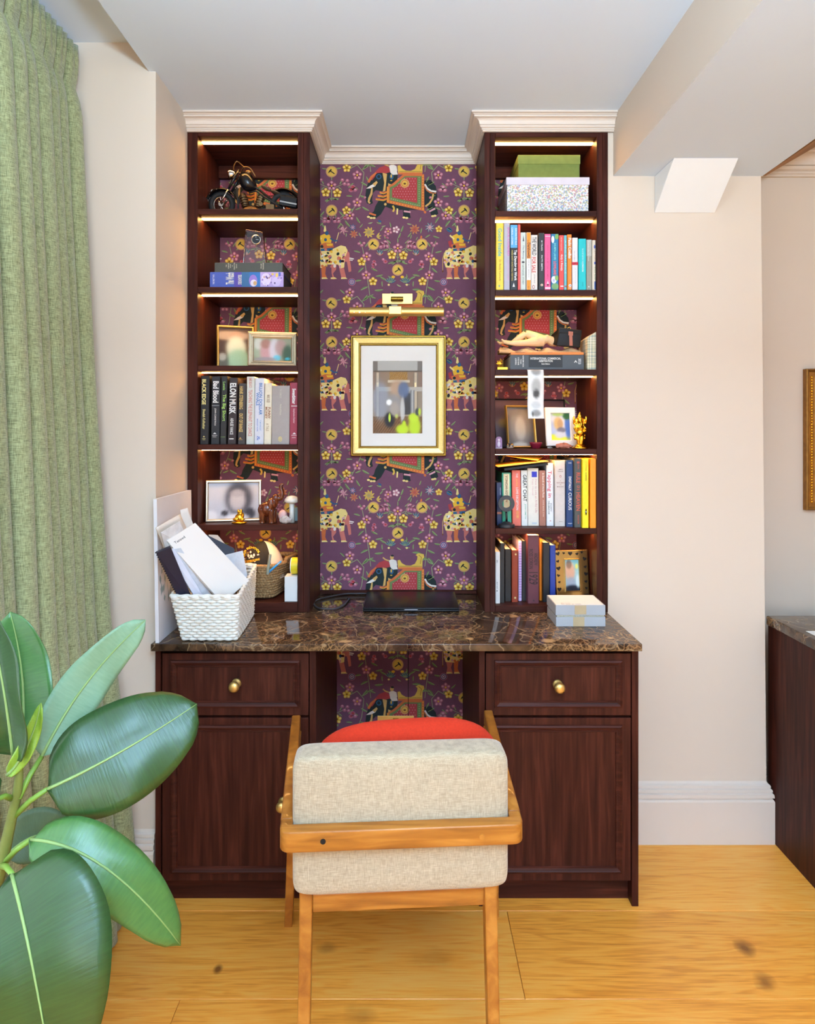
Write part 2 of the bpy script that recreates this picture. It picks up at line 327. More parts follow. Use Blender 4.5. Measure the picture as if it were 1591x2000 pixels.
# ceiling: main field, recess over the curtain, far alcove
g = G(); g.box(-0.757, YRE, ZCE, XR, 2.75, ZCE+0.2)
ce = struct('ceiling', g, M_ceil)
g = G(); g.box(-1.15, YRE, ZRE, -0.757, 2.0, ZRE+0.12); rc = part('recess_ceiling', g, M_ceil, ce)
# walls
struct('wall_back', G().box(-0.78, YN+0.0012, 0, 0.75, YN+0.12, ZCE), mat('wall_plum_base', (86, 46, 66), 0.7))
struct('wall_left', G().box(-1.15, YL, 0, XL, 2.6, ZRE), M_wall)
g = G()   # right pier, its free edge leaning slightly outward towards the floor
p = [(0.672, YW, 0), (1.206, YW, 0), (1.184, YW, ZCE), (0.672, YW, ZCE)]
g.prism(p, (0, 0.13, 0)); struct('wall_right', g, M_wall)
struct('wall_alcove', G().box(1.10, 2.36, 0, XR, 2.48, ZCE), M_walln)
struct('wall_far_right', G().box(XR, YRE, 0, XR+0.1, 2.5, ZCE), M_wall)
# window wall on the left with its opening, and rear wall with window
g = G(); g.box(-1.25, YRE, 0, -1.15, -0.9, ZRE); g.box(-1.25, 1.12, 0, -1.15, 2.0, ZRE); g.box(-1.25, -0.9, 0, -1.15, 1.12, 0.55); g.box(-1.25, -0.9, 2.48, -1.15, 1.12, ZRE)
struct('wall_window', g, M_wall)
g = G(); g.box(-1.15, YRE-0.1, 0, -0.55, YRE, ZRE); g.box(2.35, YRE-0.1, 0, XR, YRE, ZCE); g.box(-0.55, YRE-0.1, 0, 2.35, YRE, 0.55); g.box(-0.55, YRE-0.1, 2.52, 2.35, YRE, 2.62)
struct('wall_rear', g, M_wall)
g = G()
for z in (0.55, 2.42): g.box(-1.22, -0.9, z, -1.18, 1.12, z+0.06)
for y in (-0.9, 0.08, 1.06): g.box(-1.22, y, 0.55, -1.18, y+0.06, 2.48)
struct('window_1', g, M_whitep)
g = G()
for z in (0.55, 2.46): g.box(-0.55, YRE-0.07, z, 2.35, YRE-0.03, z+0.06)
for x in (-0.55, 0.4, 1.36, 2.29): g.box(x, YRE-0.07, 0.55, x+0.06, YRE-0.03, 2.52)
struct('window_2', g, M_whitep)
# ceiling beam on the right
zb = 2.233
g = G()
def bx(Y): return 0.690+0.018*(YW-Y)
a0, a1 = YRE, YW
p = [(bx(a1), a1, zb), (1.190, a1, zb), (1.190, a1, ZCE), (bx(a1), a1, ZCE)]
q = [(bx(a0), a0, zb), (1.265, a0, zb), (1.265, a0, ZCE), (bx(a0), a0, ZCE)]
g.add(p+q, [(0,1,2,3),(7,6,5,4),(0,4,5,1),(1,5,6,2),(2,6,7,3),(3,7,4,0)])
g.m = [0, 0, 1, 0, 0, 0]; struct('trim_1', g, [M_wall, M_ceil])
g = G()   # oak lining along the far edge of the beam and down the pier corner
g.add([(1.1905,2.199,zb),(1.199,2.199,zb),(1.245,1.85,zb),(1.203,1.85,zb),(1.36,0.4,zb),(1.24,0.4,zb),(1.1905,2.199,zb+.01),(1.199,2.199,zb+.01),(1.245,1.85,zb+.01),(1.203,1.85,zb+.01),(1.36,0.4,zb+.01),(1.24,0.4,zb+.01)],
      [(0,1,2,3),(3,2,4,5),(9,8,7,6),(11,10,8,9),(0,6,7,1),(1,7,8,2),(2,8,10,4),(4,10,11,5),(5,11,9,3),(3,9,6,0)])
struct('trim_2', g, M_oakstrip)
g = G()   # white wedge corbel under the beam
x0, x1 = 0.828, 1.031
g.prism([(x0, YW-0.001, 2.109), (x0, YW-0.001, zb-0.0005), (x0+0.006, 2.052, zb-0.0005)], (x1-x0, 0, 0))
solo('corbel', g, M_whitep, 'white wedge-shaped corbel under the ceiling beam on the beige wall', 'corbel', bevel=0.002)
def sweep(g, path, nrm, prof):          # moulding profile (p outward, z) along a wall line
    n = len(path)
    rows = []
    for i in range(n):
        ns = [Vector(nrm[j]) for j in (i-1, i) if 0 <= j < n-1]
        if len(ns) == 2 and (ns[0]-ns[1]).length < 1e-6: ns = ns[:1]
        off = sum(ns, Vector((0, 0)))
        rows.append([(path[i][0]+off.x*p, path[i][1]+off.y*p, z) for p, z in prof])
    m = len(prof); vs_ = [v for r in rows for v in r]
    fs = [(i*m+k, i*m+k+1, (i+1)*m+k+1, (i+1)*m+k) for i in range(n-1) for k in range(m-1)]
    fs += [tuple(range(m)), tuple((n-1)*m+k for k in reversed(range(m)))]
    g.add(vs_, fs)
xL1, xR0 = PX(605, YB), PX(945.6, YB)
zc0 = PZ(258.5, YB)
prof = [(0.0, zc0), (0.007, zc0), (0.007, zc0+0.004), (0.0105, zc0+0.0045), (0.0105, zc0+0.0085), (0.0085, zc0+0.0095), (0.0145, zc0+0.012), (0.017, zc0+0.0165), (0.0145, zc0+0.0175), (0.0185, zc0+0.0185), (0.0185, zc0+0.021)]
prof += [(0.0185+0.0145*(1-math.cos(t*math.pi/2)), zc0+0.021+0.0145*math.sin(t*math.pi/2)) for t in (.2, .4, .6, .8, 1)]
prof += [(0.038, zc0+0.0357), (0.038, zc0+0.0395), (0.0345, zc0+0.0402), (0.0375, zc0+0.0415), (0.0425, zc0+0.0445), (0.040, zc0+0.0455), (0.047, zc0+0.0465), (0.047, ZCE-0.0002), (0.0, ZCE-0.0002)]
g = G(); sweep(g, [(XL+0.0005, YB), (xL1, YB), (xL1, YN), (xR0, YN), (xR0, YB), (0.6895, YB)], [(0,-1),(1,0),(0,-1),(-1,0),(0,-1)], prof)
struct('trim_3', g, M_trim)
zc1 = 2.290
prof2 = [(p*1.6, zc1+(z-zc0)*1.9) for p, z in prof[:-2]]+[(0.075, ZCE-0.001), (0.0, ZCE-0.001)]
g = G(); sweep(g, [(1.19, 2.36), (XR, 2.36)], [(0,-1)], prof2); struct('trim_4', g, M_walln)
bb = [(0.0, 0.0), (0.019, 0.0), (0.019, 0.141), (0.0165, 0.147), (0.0125, 0.149), (0.0125, 0.152), (0.0185, 0.154), (0.0175, 0.165), (0.0115, 0.168), (0.0115, 0.1705), (0.0145, 0.172), (0.0135, 0.179), (0.008, 0.182), (0.008, 0.184), (0.0105, 0.1855), (0.009, 0.192), (0.003, 0.196), (0.0, 0.203)]
g = G(); sweep(g, [(0.655, YW), (1.204, YW), (1.204, 2.33)], [(0,-1),(1,0)], bb); struct('baseboard_right', g, M_trim)
g = G(); sweep(g, [(-1.15, YL), (XL-0.0005, YL)], [(0,-1)], [(p, z*1.04) for p, z in bb]); struct('baseboard_left', g, M_trim)
g = G(); sweep(g, [(1.24, 2.36), (XR, 2.36)], [(0,-1)], bb); struct('baseboard_alcove', g, M_walln)
# ------------------------------------------------------------------ wallpaper (flat print in thin layers on the niche wall)
WC = {'base': (112, 71, 90), 'green': (104, 124, 76), 'lgreen': (146, 160, 110), 'yellow': (226, 176, 56), 'gold': (212, 174, 78), 'pink': (172, 98, 116), 'lpink': (208, 152, 160),
      'red': (170, 64, 66), 'orange': (202, 108, 62), 'dark': (40, 48, 48), 'tan': (204, 162, 96), 'white': (226, 216, 206), 'blue': (54, 92, 126), 'skin': (196, 112, 100), 'cream': (232, 206, 130), 'brown': (116, 70, 40)}
WK = list(WC)
SH = []
def sp(col, pts, layer): SH.append((layer, WK.index(col), pts))
def sell(col, cx, cy, rx, ry, layer, ang=0, n=10):
    ca, sa = math.cos(ang), math.sin(ang)
    sp(col, [(cx+rx*math.cos(2*math.pi*k/n)*ca-ry*math.sin(2*math.pi*k/n)*sa, cy+rx*math.cos(2*math.pi*k/n)*sa+ry*math.sin(2*math.pi*k/n)*ca) for k in range(n)], layer)
def sline(col, pts, w, layer):
    for (a, b_) in zip(pts[:-1], pts[1:]):
        dx, dy = b_[0]-a[0], b_[1]-a[1]; l = math.hypot(dx, dy) or 1; nx, ny = -dy/l*w/2, dx/l*w/2
        sp(col, [(a[0]+nx, a[1]+ny), (b_[0]+nx, b_[1]+ny), (b_[0]-nx, b_[1]-ny), (a[0]-nx, a[1]-ny)], layer)
def leafp(x, y, L, ang, w=None, col='green', layer=1):
    L *= 1.22 if col == 'green' else 1.0; w = w or L*0.34; ca, sa = math.cos(ang), math.sin(ang)
    pr = [(0, 0), (.25, .8), (.55, 1), (.85, .5), (1, 0), (.8, -.3), (.5, -.45), (.2, -.35)]
    sp(col, [(x+L*t*ca-w*k*sa*.5, y+L*t*sa+w*k*ca*.5) for t, k in pr], layer)
    if L > 34: sline('lgreen', [(x+L*.1*ca, y+L*.1*sa), (x+L*.9*ca, y+L*.9*sa)], 4, layer+1)
def flower(x, y, r, c1, c2, cc, lay=3, n=5, a0=-math.pi/2):
    r *= .9
    for k in range(n):
        a = a0+2*math.pi*k/n
        sell(c1, x+r*.56*math.cos(a), y+r*.56*math.sin(a), r*.48, r*.40, lay, a, 9)
        sell(c2, x+r*.66*math.cos(a), y+r*.66*math.sin(a), r*.26, r*.19, lay+1, a, 7)
    sell(cc, x, y, r*.20, r*.20, lay+2, 0, 7)
def star(x, y, r, c1, c2, n=7):
    for k in range(n):
        a = 2*math.pi*k/n+.3; leafp(x, y, r, a, r*.5, c1, 3); leafp(x, y, r*.7, a+.1, r*.2, c2, 5)
def mir(fn):
    fn(lambda x: x, 1); fn(lambda x: 1600-x, -1)
rw = random.Random(3)
# flowers, leaves and stems of the repeat (coordinates of one repeat, 1175 x 1168 units)
def sprays(X, s):
    def A(a): return a if s > 0 else math.pi-a
    sline('lgreen', [(X(560), 1330), (X(545), 1200), (X(520), 1050), (X(500), 900), (X(478), 800)], 5, 0)
    sline('lgreen', [(X(330), 160), (X(440), 100), (X(500), 170), (X(480), 330), (X(440), 430), (X(375), 550)], 5, 0)
    sline('lgreen', [(X(375), 550), (X(300), 560), (X(250), 600)], 4, 0)
    for (x, y) in ((525, 915), (520, 1080), (440, 192), (440, 435), (375, 552), (375, 67)):
        flower(X(x), y, 46, 'pink', 'lpink', 'yellow')
    for (x, y) in ((480, 960), (580, 1135), (348, 128), (345, 505)):
        flower(X(x), y, 42, 'yellow', 'cream', 'brown')
    for (x, y, L, a) in ((500, 1010, 60, 2.4), (560, 1010, 60, .5), (540, 1180, 66, 2.7), (590, 1215, 70, -.1), (480, 1125, 56, 3.0), (600, 1090, 60, -.2), (470, 880, 54, 3.4), (540, 860, 54, -.8), (480, 830, 50, -1.9), (510, 830, 46, -1.0), (545, 1260, 56, .4), (540, 1280, 50, 2.6),
                         (470, 250, 62, .5), (410, 260, 56, 2.4), (480, 150, 70, -.9), (400, 120, 60, -2.2), (520, 110, 60, -.4), (460, 370, 60, .3), (400, 380, 50, 3.2), (480, 470, 66, .5), (410, 490, 56, 2.7), (430, 560, 60, 1.0), (330, 590, 66, .9), (320, 560, 56, -2.3), (300, 620, 50, 2.2), (255, 570, 46, -2.0), (520, 200, 54, 1.1), (450, 320, 44, -2.6), (330, 80, 50, -2.4), (300, 130, 44, 3.0), (420, 500, 50, -.4)):
        leafp(X(x), y, L, A(a))
    for (x, y, r) in ((400, 300, 26), (420, 320, 22), (385, 325, 22), (275, 600, 20), (240, 575, 18), (330, 570, 18), (590, 960, 18), (600, 985, 16), (580, 985, 16), (580, 1010, 14), (480, 815, 16), (500, 795, 14), (455, 800, 14), (365, 450, 18), (510, 390, 14), (690, 960, 20), (670, 940, 14)):
        sell('pink', X(x), y, r, r*.85, 2); sell('red' if rw.random() < .4 else 'lpink', X(x)+2, y-3, r*.5, r*.4, 3)
    sline('lgreen', [(X(800), 930), (X(720), 840), (X(660), 805)], 4, 0)
    for (x, y) in ((665, 800), (705, 825), (690, 785)): sell('pink', X(x), y, 20, 17, 2); sell('lpink', X(x), y-4, 10, 7, 3)
    for (x, y, L, a) in ((740, 800, 46, -2.4), (720, 850, 44, 2.9), (770, 960, 52, 2.8), (690, 760, 34, -1.9), (640, 1090, 60, .5), (660, 1130, 44, 1.5), (840, 1120, 50, -.6)): leafp(X(x), y, L, A(a))
    for k in range(3): leafp(X(640), 900, 55, -math.pi/2+(k-1)*.5, 24, 'blue', 2); leafp(X(640), 905, 42, -math.pi/2+(k-1)*.9, 20, 'red', 1)
    leafp(X(640), 905, 30, -math.pi/2, 14, 'lpink', 4)
    for k in range(6): leafp(X(735), 1150, 58, -math.pi/2+A(0)*0+(k-2.5)*.42, 22, 'blue', 2)
    sell('yellow', X(760), 1095, 16, 12, 3); sell('cream', X(720), 1165, 10, 9, 3)
    for r, c in ((34, 'pink'), (28, 'blue'), (20, 'lpink'), (14, 'blue'), (7, 'lpink')): sell(c, X(393), 1140, r, r, 2+(34-r)//6, 0, 14)
    # medallion with a little hammer
    for (x, y, m_) in ((585, 805, -1),):
        medal(X(x), y, s*m_)
def medal(x, y, m_):
    sell('tan', x, y, 51, 51, 3, 0, 20); sell('pink', x, y, 46, 46, 4, 0, 20); sell('gold', x, y, 43, 43, 5, 0, 20)
    sline('dark', [(x-26*m_, y+20), (x+14*m_, y-8)], 9, 6); sline('dark', [(x+2*m_, y-20), (x+22*m_, y+4)], 12, 6); sline('dark', [(x+20*m_, y-2), (x+28*m_, y+14)], 6, 6)
mir(sprays)
medal(1388, 160, -1); medal(1388, 505, 1); medal(800, 1033, 1)
def posy(x, y):
    sline('lgreen', [(x, y), (x, y+135)], 5, 0); flower(x, y, 48, 'pink', 'lpink', 'yellow'); flower(x-52, y+60, 44, 'yellow', 'cream', 'brown'); flower(x+50, y+65, 44, 'yellow', 'cream', 'brown')
    for a in (.5, 2.6, .1, 3.0): leafp(x, y+125-20*math.sin(a*3), 56, a-.2)
    sline('lgreen', [(x, y+30), (x-90, y-10), (x-140, y-45)], 4, 0); sline('lgreen', [(x, y+30), (x+90, y-10), (x+140, y-45)], 4, 0)
    for sg in (-1, 1):
        for (dx, dy) in ((140, -45), (115, -15), (95, -50), (150, -10)): sell('pink', x+sg*dx, y+dy, 17, 15, 2); sell('lpink', x+sg*dx, y+dy-4, 8, 6, 3)
        leafp(x+sg*70, y-10, 40, -math.pi/2+sg*.5); leafp(x+sg*60, y+10, 36, math.pi/2-sg*.9)
    leafp(x, y-45, 36, -math.pi/2)
posy(800, 840); posy(1388, 285)
for dx in (-1, 1):
    sline('lgreen', [(1388, 560), (1388+dx*40, 610), (1388+dx*110, 570)], 4, 0)
    for (ax, ay) in ((30, 600), (60, 580), (22, 575)): sell('pink', 1388+dx*ax, ay, 19, 17, 2); sell('lpink', 1388+dx*ax, ay-4, 9, 7, 3)
    leafp(1388+dx*70, 610, 44, math.pi/2-dx*.8); leafp(1388+dx*90, 570, 44, -math.pi/2+dx*.6)
star(545, 700, 52, 'yellow', 'orange', 9); star(410, 715, 40, 'orange', 'red'); star(950, 672, 48, 'orange', 'red', 8); star(1085, 655, 48, 'blue', 'lpink', 8); star(400, 655, 34, 'blue', 'lpink'); star(318, 680, 46, 'pink', 'lpink', 6)
flower(715, 690, 40, 'pink', 'lpink', 'yellow', 3, 5, .4); flower(785, 675, 36, 'lpink', 'white', 'pink', 3, 5, 1.2); flower(1165, 670, 34, 'yellow', 'cream', 'orange')
for k in range(3): leafp(610, 735, 46, -.9+k*.7, 18, 'yellow', 3)
leafp(1000, 755, 30, -1.2, 26, 'orange', 3)
for (x, y, L, a) in ((740, 660, 44, -1.8), (825, 700, 56, -1.2), (800, 755, 50, -1.1), (640, 690, 40, -.9), (655, 650, 40, -.3), (535, 620, 44, -.2), (460, 660, 40, -.9), (455, 700, 44, 1.1), (1015, 660, 44, 1.8), (990, 610, 40, -1.2), (1110, 730, 54, .3), (1090, 720, 46, 2.6), (885, 745, 50, -.9), (340, 740, 36, -1.5), (880, 620, 46, .2), (880, 1120, 44, -1.6), (610, 610, 40, .3), (630, 590, 36, 1.0), (960, 770, 30, -1.1), (860, 1160, 40, .1), (790, 1160, 46, .5)): leafp(x, y, L, a, col='green' if (x+y) % 3 else 'lgreen')
for (x, y) in ((640, 600), (690, 730), (705, 745)): sell('blue' if x == 640 else 'pink', x, y, 18, 9, 3, .5)
# large dark elephant with its red cloth and howdah
sp('dark', [(545,240),(570,190),(620,165),(700,165),(740,200),(745,300),(700,330),(655,335),(605,325),(580,350),(572,410),(580,440),(555,452),(525,440),(512,385),(520,310)], 2)
sp('dark', [(690,290),(760,270),(1040,240),(1090,232),(1138,290),(1152,380),(1135,440),(1160,535),(1105,565),(1082,510),(1055,455),(1035,500),(900,500),(915,570),(850,575),(845,500),(770,500),(740,490),(690,470),(650,540),(605,575),(525,570),(545,548),(588,512),(600,470),(640,400)], 1)
sp('tan', [(566,300),(578,305),(575,360),(556,400),(549,425),(560,438),(548,446),(533,430),(538,395),(558,350)], 4)
sp('red', [(560,215),(600,165),(635,125),(690,105),(735,135),(745,170),(690,175),(640,170),(600,200),(570,240)], 3)
sp('orange', [(530,250),(560,200),(605,165),(612,178),(575,215),(548,262)], 4)
sell('dark', 632, 205, 34, 34, 4, 0, 14); sell('blue', 632, 205, 24, 24, 5, 0, 12); sell('dark', 632, 205, 15, 15, 6, 0, 10)
sp('dark', [(705,172),(760,160),(800,190),(798,230),(760,275),(722,268),(702,225)], 5); sell('blue', 745, 205, 18, 26, 6); sell('yellow', 742, 200, 6, 16, 7); sell('yellow', 742, 240, 10, 4, 7)
sp('white', [(780,235),(835,202),(815,245),(770,290),(742,300),(755,270)], 4); sp('tan', [(715,262),(775,290),(735,325),(715,300)], 5)
sp('white', [(518,312),(560,282),(590,268),(606,245),(620,258),(600,290),(560,308)], 5); sp('tan', [(575,270),(612,243),(622,258),(596,290)], 6)
for k, y in enumerate((335, 365, 395)): sline('orange', [(640-k*18, y+6), (672, y+14), (712, y)], 13, 4); sline('yellow', [(640-k*18, y+14), (672, y+24), (712, y+8)], 5, 5)
sp('tan', [(665,170),(705,180),(690,330),(668,340),(680,260)], 4)
sp('orange', [(703,296),(760,262),(850,182),(1034,184),(1036,512),(702,436)], 6)
sp('green', [(728,300),(770,280),(862,200),(1012,200),(1008,478),(726,414)], 7)
sp('red', [(750,312),(790,290),(872,212),(972,212),(972,440),(750,388)], 8)
for i in range(9):
    for j in range(9):
        x, y = 762+i*24+(j % 2)*12, 222+j*23
        if x < 966 and y < 385+(x-750)*.22 and y > 312-(x-750)*.85: sell('lpink', x, y, 3.6, 3.6, 9, 0, 6)
for i in range(13):
    t = i/12; sell('lgreen', 990, 215+t*245, 6, 6, 8, 0, 6); sell('yellow', 1023, 200+t*290, 5, 5, 8, 0, 6); sell('lgreen', 742+t*230, 403+t*56, 6, 6, 8, 0, 6); sell('yellow', 714+t*310, 426+t*70, 5, 5, 8, 0, 6); sell('yellow', 713, 300+t*120, 5, 5, 8, 0, 6)
sell('tan', 862, 265, 40, 40, 10, 0, 12); sell('orange', 862, 265, 31, 31, 11, 0, 12); sell('gold', 862, 265, 25, 25, 12, 0, 12); sell('brown', 862, 268, 12, 9, 13, 0, 8)
sp('gold', [(798,108),(818,102),(836,132),(872,152),(915,154),(952,138),(972,100),(975,72),(958,60),(985,44),(1030,52),(1036,78),(1020,100),(1018,186),(805,186)], 7)
sp('orange', [(806,168),(1018,168),(1018,186),(806,186)], 8); sline('brown', [(812,160), (1015,160)], 4, 8); sline('brown', [(985,60), (1010,80), (1000,140)], 4, 8)
sp('white', [(722,108),(752,95),(788,110),(796,150),(770,182),(735,172)], 5); sell('tan', 748, 82, 17, 20, 6); sell('dark', 752, 66, 14, 9, 7); sline('tan', [(725,112), (690,100), (668,82)], 11, 6); sp('white', [(735,165),(790,150),(800,186),(750,190)], 6)
sline('white', [(1040,272), (1062,310), (1095,332), (1142,338)], 15, 4); sline('orange', [(1038,286), (1058,326), (1092,348), (1140,352)], 9, 4)
sline('tan', [(1116,345), (1108,400), (1084,440), (1045,470)], 15, 4)
for (x0, y0, x1, y1) in ((548, 530, 606, 548), (854, 512, 914, 520), (1080, 514, 1132, 488)): sline('orange' if x0 == 548 else 'lpink', [(x0,y0), (x1,y1)], 15, 5)
for (x, y) in ((540, 562), (565, 572), (590, 572), (855, 568), (880, 572), (1110, 556), (1130, 552)): sell('cream', x, y, 14, 9, 5)
sline('gold', [(755,462), (770,490), (758,516)], 16, 4); sp('cream', [(790,485),(804,490),(800,540),(788,542)], 4); sell('tan', 690, 450, 12, 12, 4); sell('orange', 1042, 520, 12, 12, 4)
# small painted elephant with its rider (crosses the repeat edge)
sp('skin', [(1226,985),(1275,990),(1290,1010),(1272,1060),(1290,1112),(1232,1108),(1240,1060)], 2); sp('orange', [(1296,1000),(1338,1000),(1332,1070),(1350,1110),(1302,1110)], 2)
sp('skin', [(1386,985),(1430,985),(1428,1030),(1400,1065),(1418,1115),(1398,1118),(1388,1060)], 2); sp('skin', [(1448,985),(1492,985),(1505,1050),(1520,1110),(1478,1112),(1465,1060)], 2)
for x in (1260, 1328, 1408, 1500): sp('cream', [(x-28,1100),(x+10,1098),(x+28,1112),(x-28,1114)], 3)
sp('skin', [(1470,860),(1510,850),(1545,880),(1552,950),(1560,1010),(1562,1045),(1540,1052),(1536,1030),(1524,960),(1490,960)], 2)
sp('cream', [(1205,900),(1225,860),(1290,840),(1400,846),(1470,815),(1512,825),(1530,860),(1505,930),(1500,1010),(1470,1020),(1445,985),(1350,985),(1300,1015),(1225,1010),(1210,960)], 3)
for k in range(70):
    x, y = rw.uniform(1215, 1505), rw.uniform(850, 1005); sell(rw.choice(['yellow', 'blue', 'lpink', 'skin', 'white', 'yellow', 'orange', 'dark', 'cream']), x, y, rw.uniform(8, 20), rw.uniform(6, 14), 4+k % 3, rw.uniform(0, 3), 7)
sline('tan', [(1212,880), (1198,940), (1200,1040)], 5, 3); sell('brown', 1200, 1045, 6, 10, 3)
sline('white', [(1545,928), (1585,936)], 10, 4); sline('white', [(1545,944), (1575,948)], 7, 4); sell('dark', 1508, 880, 5, 4, 6)
sp('yellow', [(1285,730),(1325,712),(1372,722),(1388,770),(1378,812),(1300,812),(1288,770)], 4); sp('orange', [(1272,812),(1330,790),(1400,796),(1408,832),(1340,842),(1282,838)], 5); sp('yellow', [(1340,800),(1400,800),(1395,818),(1350,820)], 6)
sp('blue', [(1285,845),(1400,838),(1395,862),(1290,866)], 5); sp('cream', [(1316,690),(1326,640),(1334,640),(1342,690),(1334,702)], 5); sell('blue', 1345, 706, 17, 20, 5); sell('blue', 1258, 678, 28, 20, 4, .5); leafp(1280, 690, 55, -2.6, 20, 'blue', 4)
sline('blue', [(1375,752), (1412,776), (1442,772)], 13, 6); sell('blue', 1334, 765, 13, 14, 6); sline('cream', [(1424,795), (1440,740), (1452,700)], 6, 5); sp('red', [(1246,780),(1275,770),(1288,830),(1258,830)], 4); sline('cream', [(1262,725), (1300,760)], 14, 5); sell('dark', 1302, 825, 14, 14, 7)
sell('pink', 1490, 680, 20, 12, 4, .7); sell('lpink', 1478, 664, 14, 8, 4, 2)
g = G(); g.flat = True
def wp(cx, cy, lay): px, py = 600+cx/4.546, 300+cy/4.546; k = YN/F; return ((px-CX+0.5)*k, YN-0.00006*lay, H-(py-CY)*k)
g.mi = 0
g.quad((-0.76, YN, 0), (0.72, YN, 0), (0.72, YN, ZCE-0.02), (-0.76, YN, ZCE-0.02))
for i in range(-2, 2):
    for j in range(-1, 5):
        for lay, ci, pts in SH:
            mx_ = sum(p[0] for p in pts)/len(pts)+i*1175; my_ = sum(p[1] for p in pts)/len(pts)+j*1168
            c = wp(mx_, my_, 0)
            if not (-0.735 < c[0] < 0.67 and 0.2 < c[2] < 2.385): continue
            if c[2] < 0.75 and not -0.30 < c[0] < 0.26: continue
            g.mi = ci; g.add([wp(x+i*1175, y+j*1168, lay+1) for x, y in pts], [tuple(range(len(pts)))])
wmats = [mat('wallpaper_'+k, WC[k], 0.75, var=0.05, vscale=60, bump=0.02, spec=0.2) for k in WK]
wob = bpy.data.objects['wall_back']
part('wallpaper', g, wmats, wob, label='plum wallpaper printed with elephants, riders, flowers and gold medallions')
# ==================================================================== BOOKCASES
def bookcase(label, xo0, xi0, xi1, xo1, fronts, left):
    t = thing('bookcase', label, 'bookcase', (PX((xo0+xo1)/2, YB), (YB+YN)/2, ZC+0.0002))
    zt = zc0-0.0005; X = lambda p: PX(p, YB)
    def v(a, b_, nm):
        part(nm, G().box(X(a), YB, ZC+0.0005, X(b_)-0.0004, YN-0.002, zt), M_wv, t, bevel=0.0008, seg=1)
    if left: v(xo0, xi0, 'side_panel'); v(xi1, xi1+11.5, 'side_panel'); v(xi1+11.5, xo1, 'cover_panel')
    else: v(xo0, xo0+11, 'cover_panel'); v(xo0+11, xi0, 'side_panel'); v(xi1, xi1+11.5, 'side_panel'); v(xi1+11.5, xo1, 'cover_panel')
    a, b_ = X(xi0)+0.0003, X(xi1)-0.0003
    part('top_panel', G().box(a, YB, PZ(fronts[0][1], YB), b_, YN-0.002, zt), M_wh, t, bevel=0.0008, seg=1)
    for i, (y0, y1) in enumerate(fronts[1:]):
        z1 = PZ(y0, YB); z0 = PZ(y1, YB) if i < 5 else ZC+0.0006
        part('shelf', G().box(a, YB, z0, b_, YN-0.002, z1), M_wh, t, bevel=0.0008, seg=1)
    part('back_batten', G().box(a, YN-0.022, PZ(352, YN), b_, YN-0.003, PZ(319, YN)), M_wh, t, bevel=0.001, seg=1)
    for i, (y0, y1) in enumerate(fronts[:-1]):
        z = PZ(y1, YB)
        st = part('light_strip', G().box(a+0.0006, YB+0.040, z-0.0022, b_-0.0006, YB+0.058, z-0.0002), M_led, t, label='glowing warm white strip light')
    return [PZ(y0, YB) for y0, y1 in fronts[1:]]
ZLs = bookcase('tall dark mahogany bookcase with lit shelves, next to the green curtain', 365, 386, 581, 605, [(258, 266), (408, 418.5), (560.5, 571), (714, 725), (868, 879), (1025, 1036), (1177, 1190)], True)
ZRs = bookcase('tall dark mahogany bookcase with lit shelves, next to the white corbel', 946, 967, 1165, 1187, [(258, 268), (412, 423), (566, 577), (721.5, 733), (877, 888), (1032, 1043), (1183, 1194)], False)
# ==================================================================== DESK
def fr(g, x0, z0, x1, z1, Y, w, prof):     # picture-frame moulding on a face: prof = (inset 0..w, y-offset toward viewer)
    def ring(ins, d): return [(x0+ins, Y-d, z0+ins), (x1-ins, Y-d, z0+ins), (x1-ins, Y-d, z1-ins), (x0+ins, Y-d, z1-ins)]
    n0 = len(g.v); vs_ = []; 
    for ins, d in prof: vs_ += ring(ins, d)
    fs = []
    for k in range(len(prof)-1):
        for j in range(4): fs.append((k*4+j, k*4+(j+1) % 4, (k+1)*4+(j+1) % 4, (k+1)*4+j))
    g.add(vs_, fs)
MP = [(0, 0), (0.001, 0.004), (0.006, 0.006), (0.009, 0.004), (0.015, 0.0015), (0.016, 0.003), (0.019, 0.003), (0.0205, 0)]
def knob(parent, px, py):
    c = W(px, py, YF)
    g = G(); g.lathe([(0.014, 0), (0.014, -0.003), (0.012, -0.006), (0.0065, -0.009), (0.006, -0.018), (0.009, -0.021), (0.0135, -0.024), (0.0155, -0.029), (0.0145, -0.035), (0.010, -0.039), (0.003, -0.0405)], (c.x, YF-0.0003, c.z), 24, 'y')
    part('knob', g, M_brass, parent, smooth=True, label='brushed brass knob')
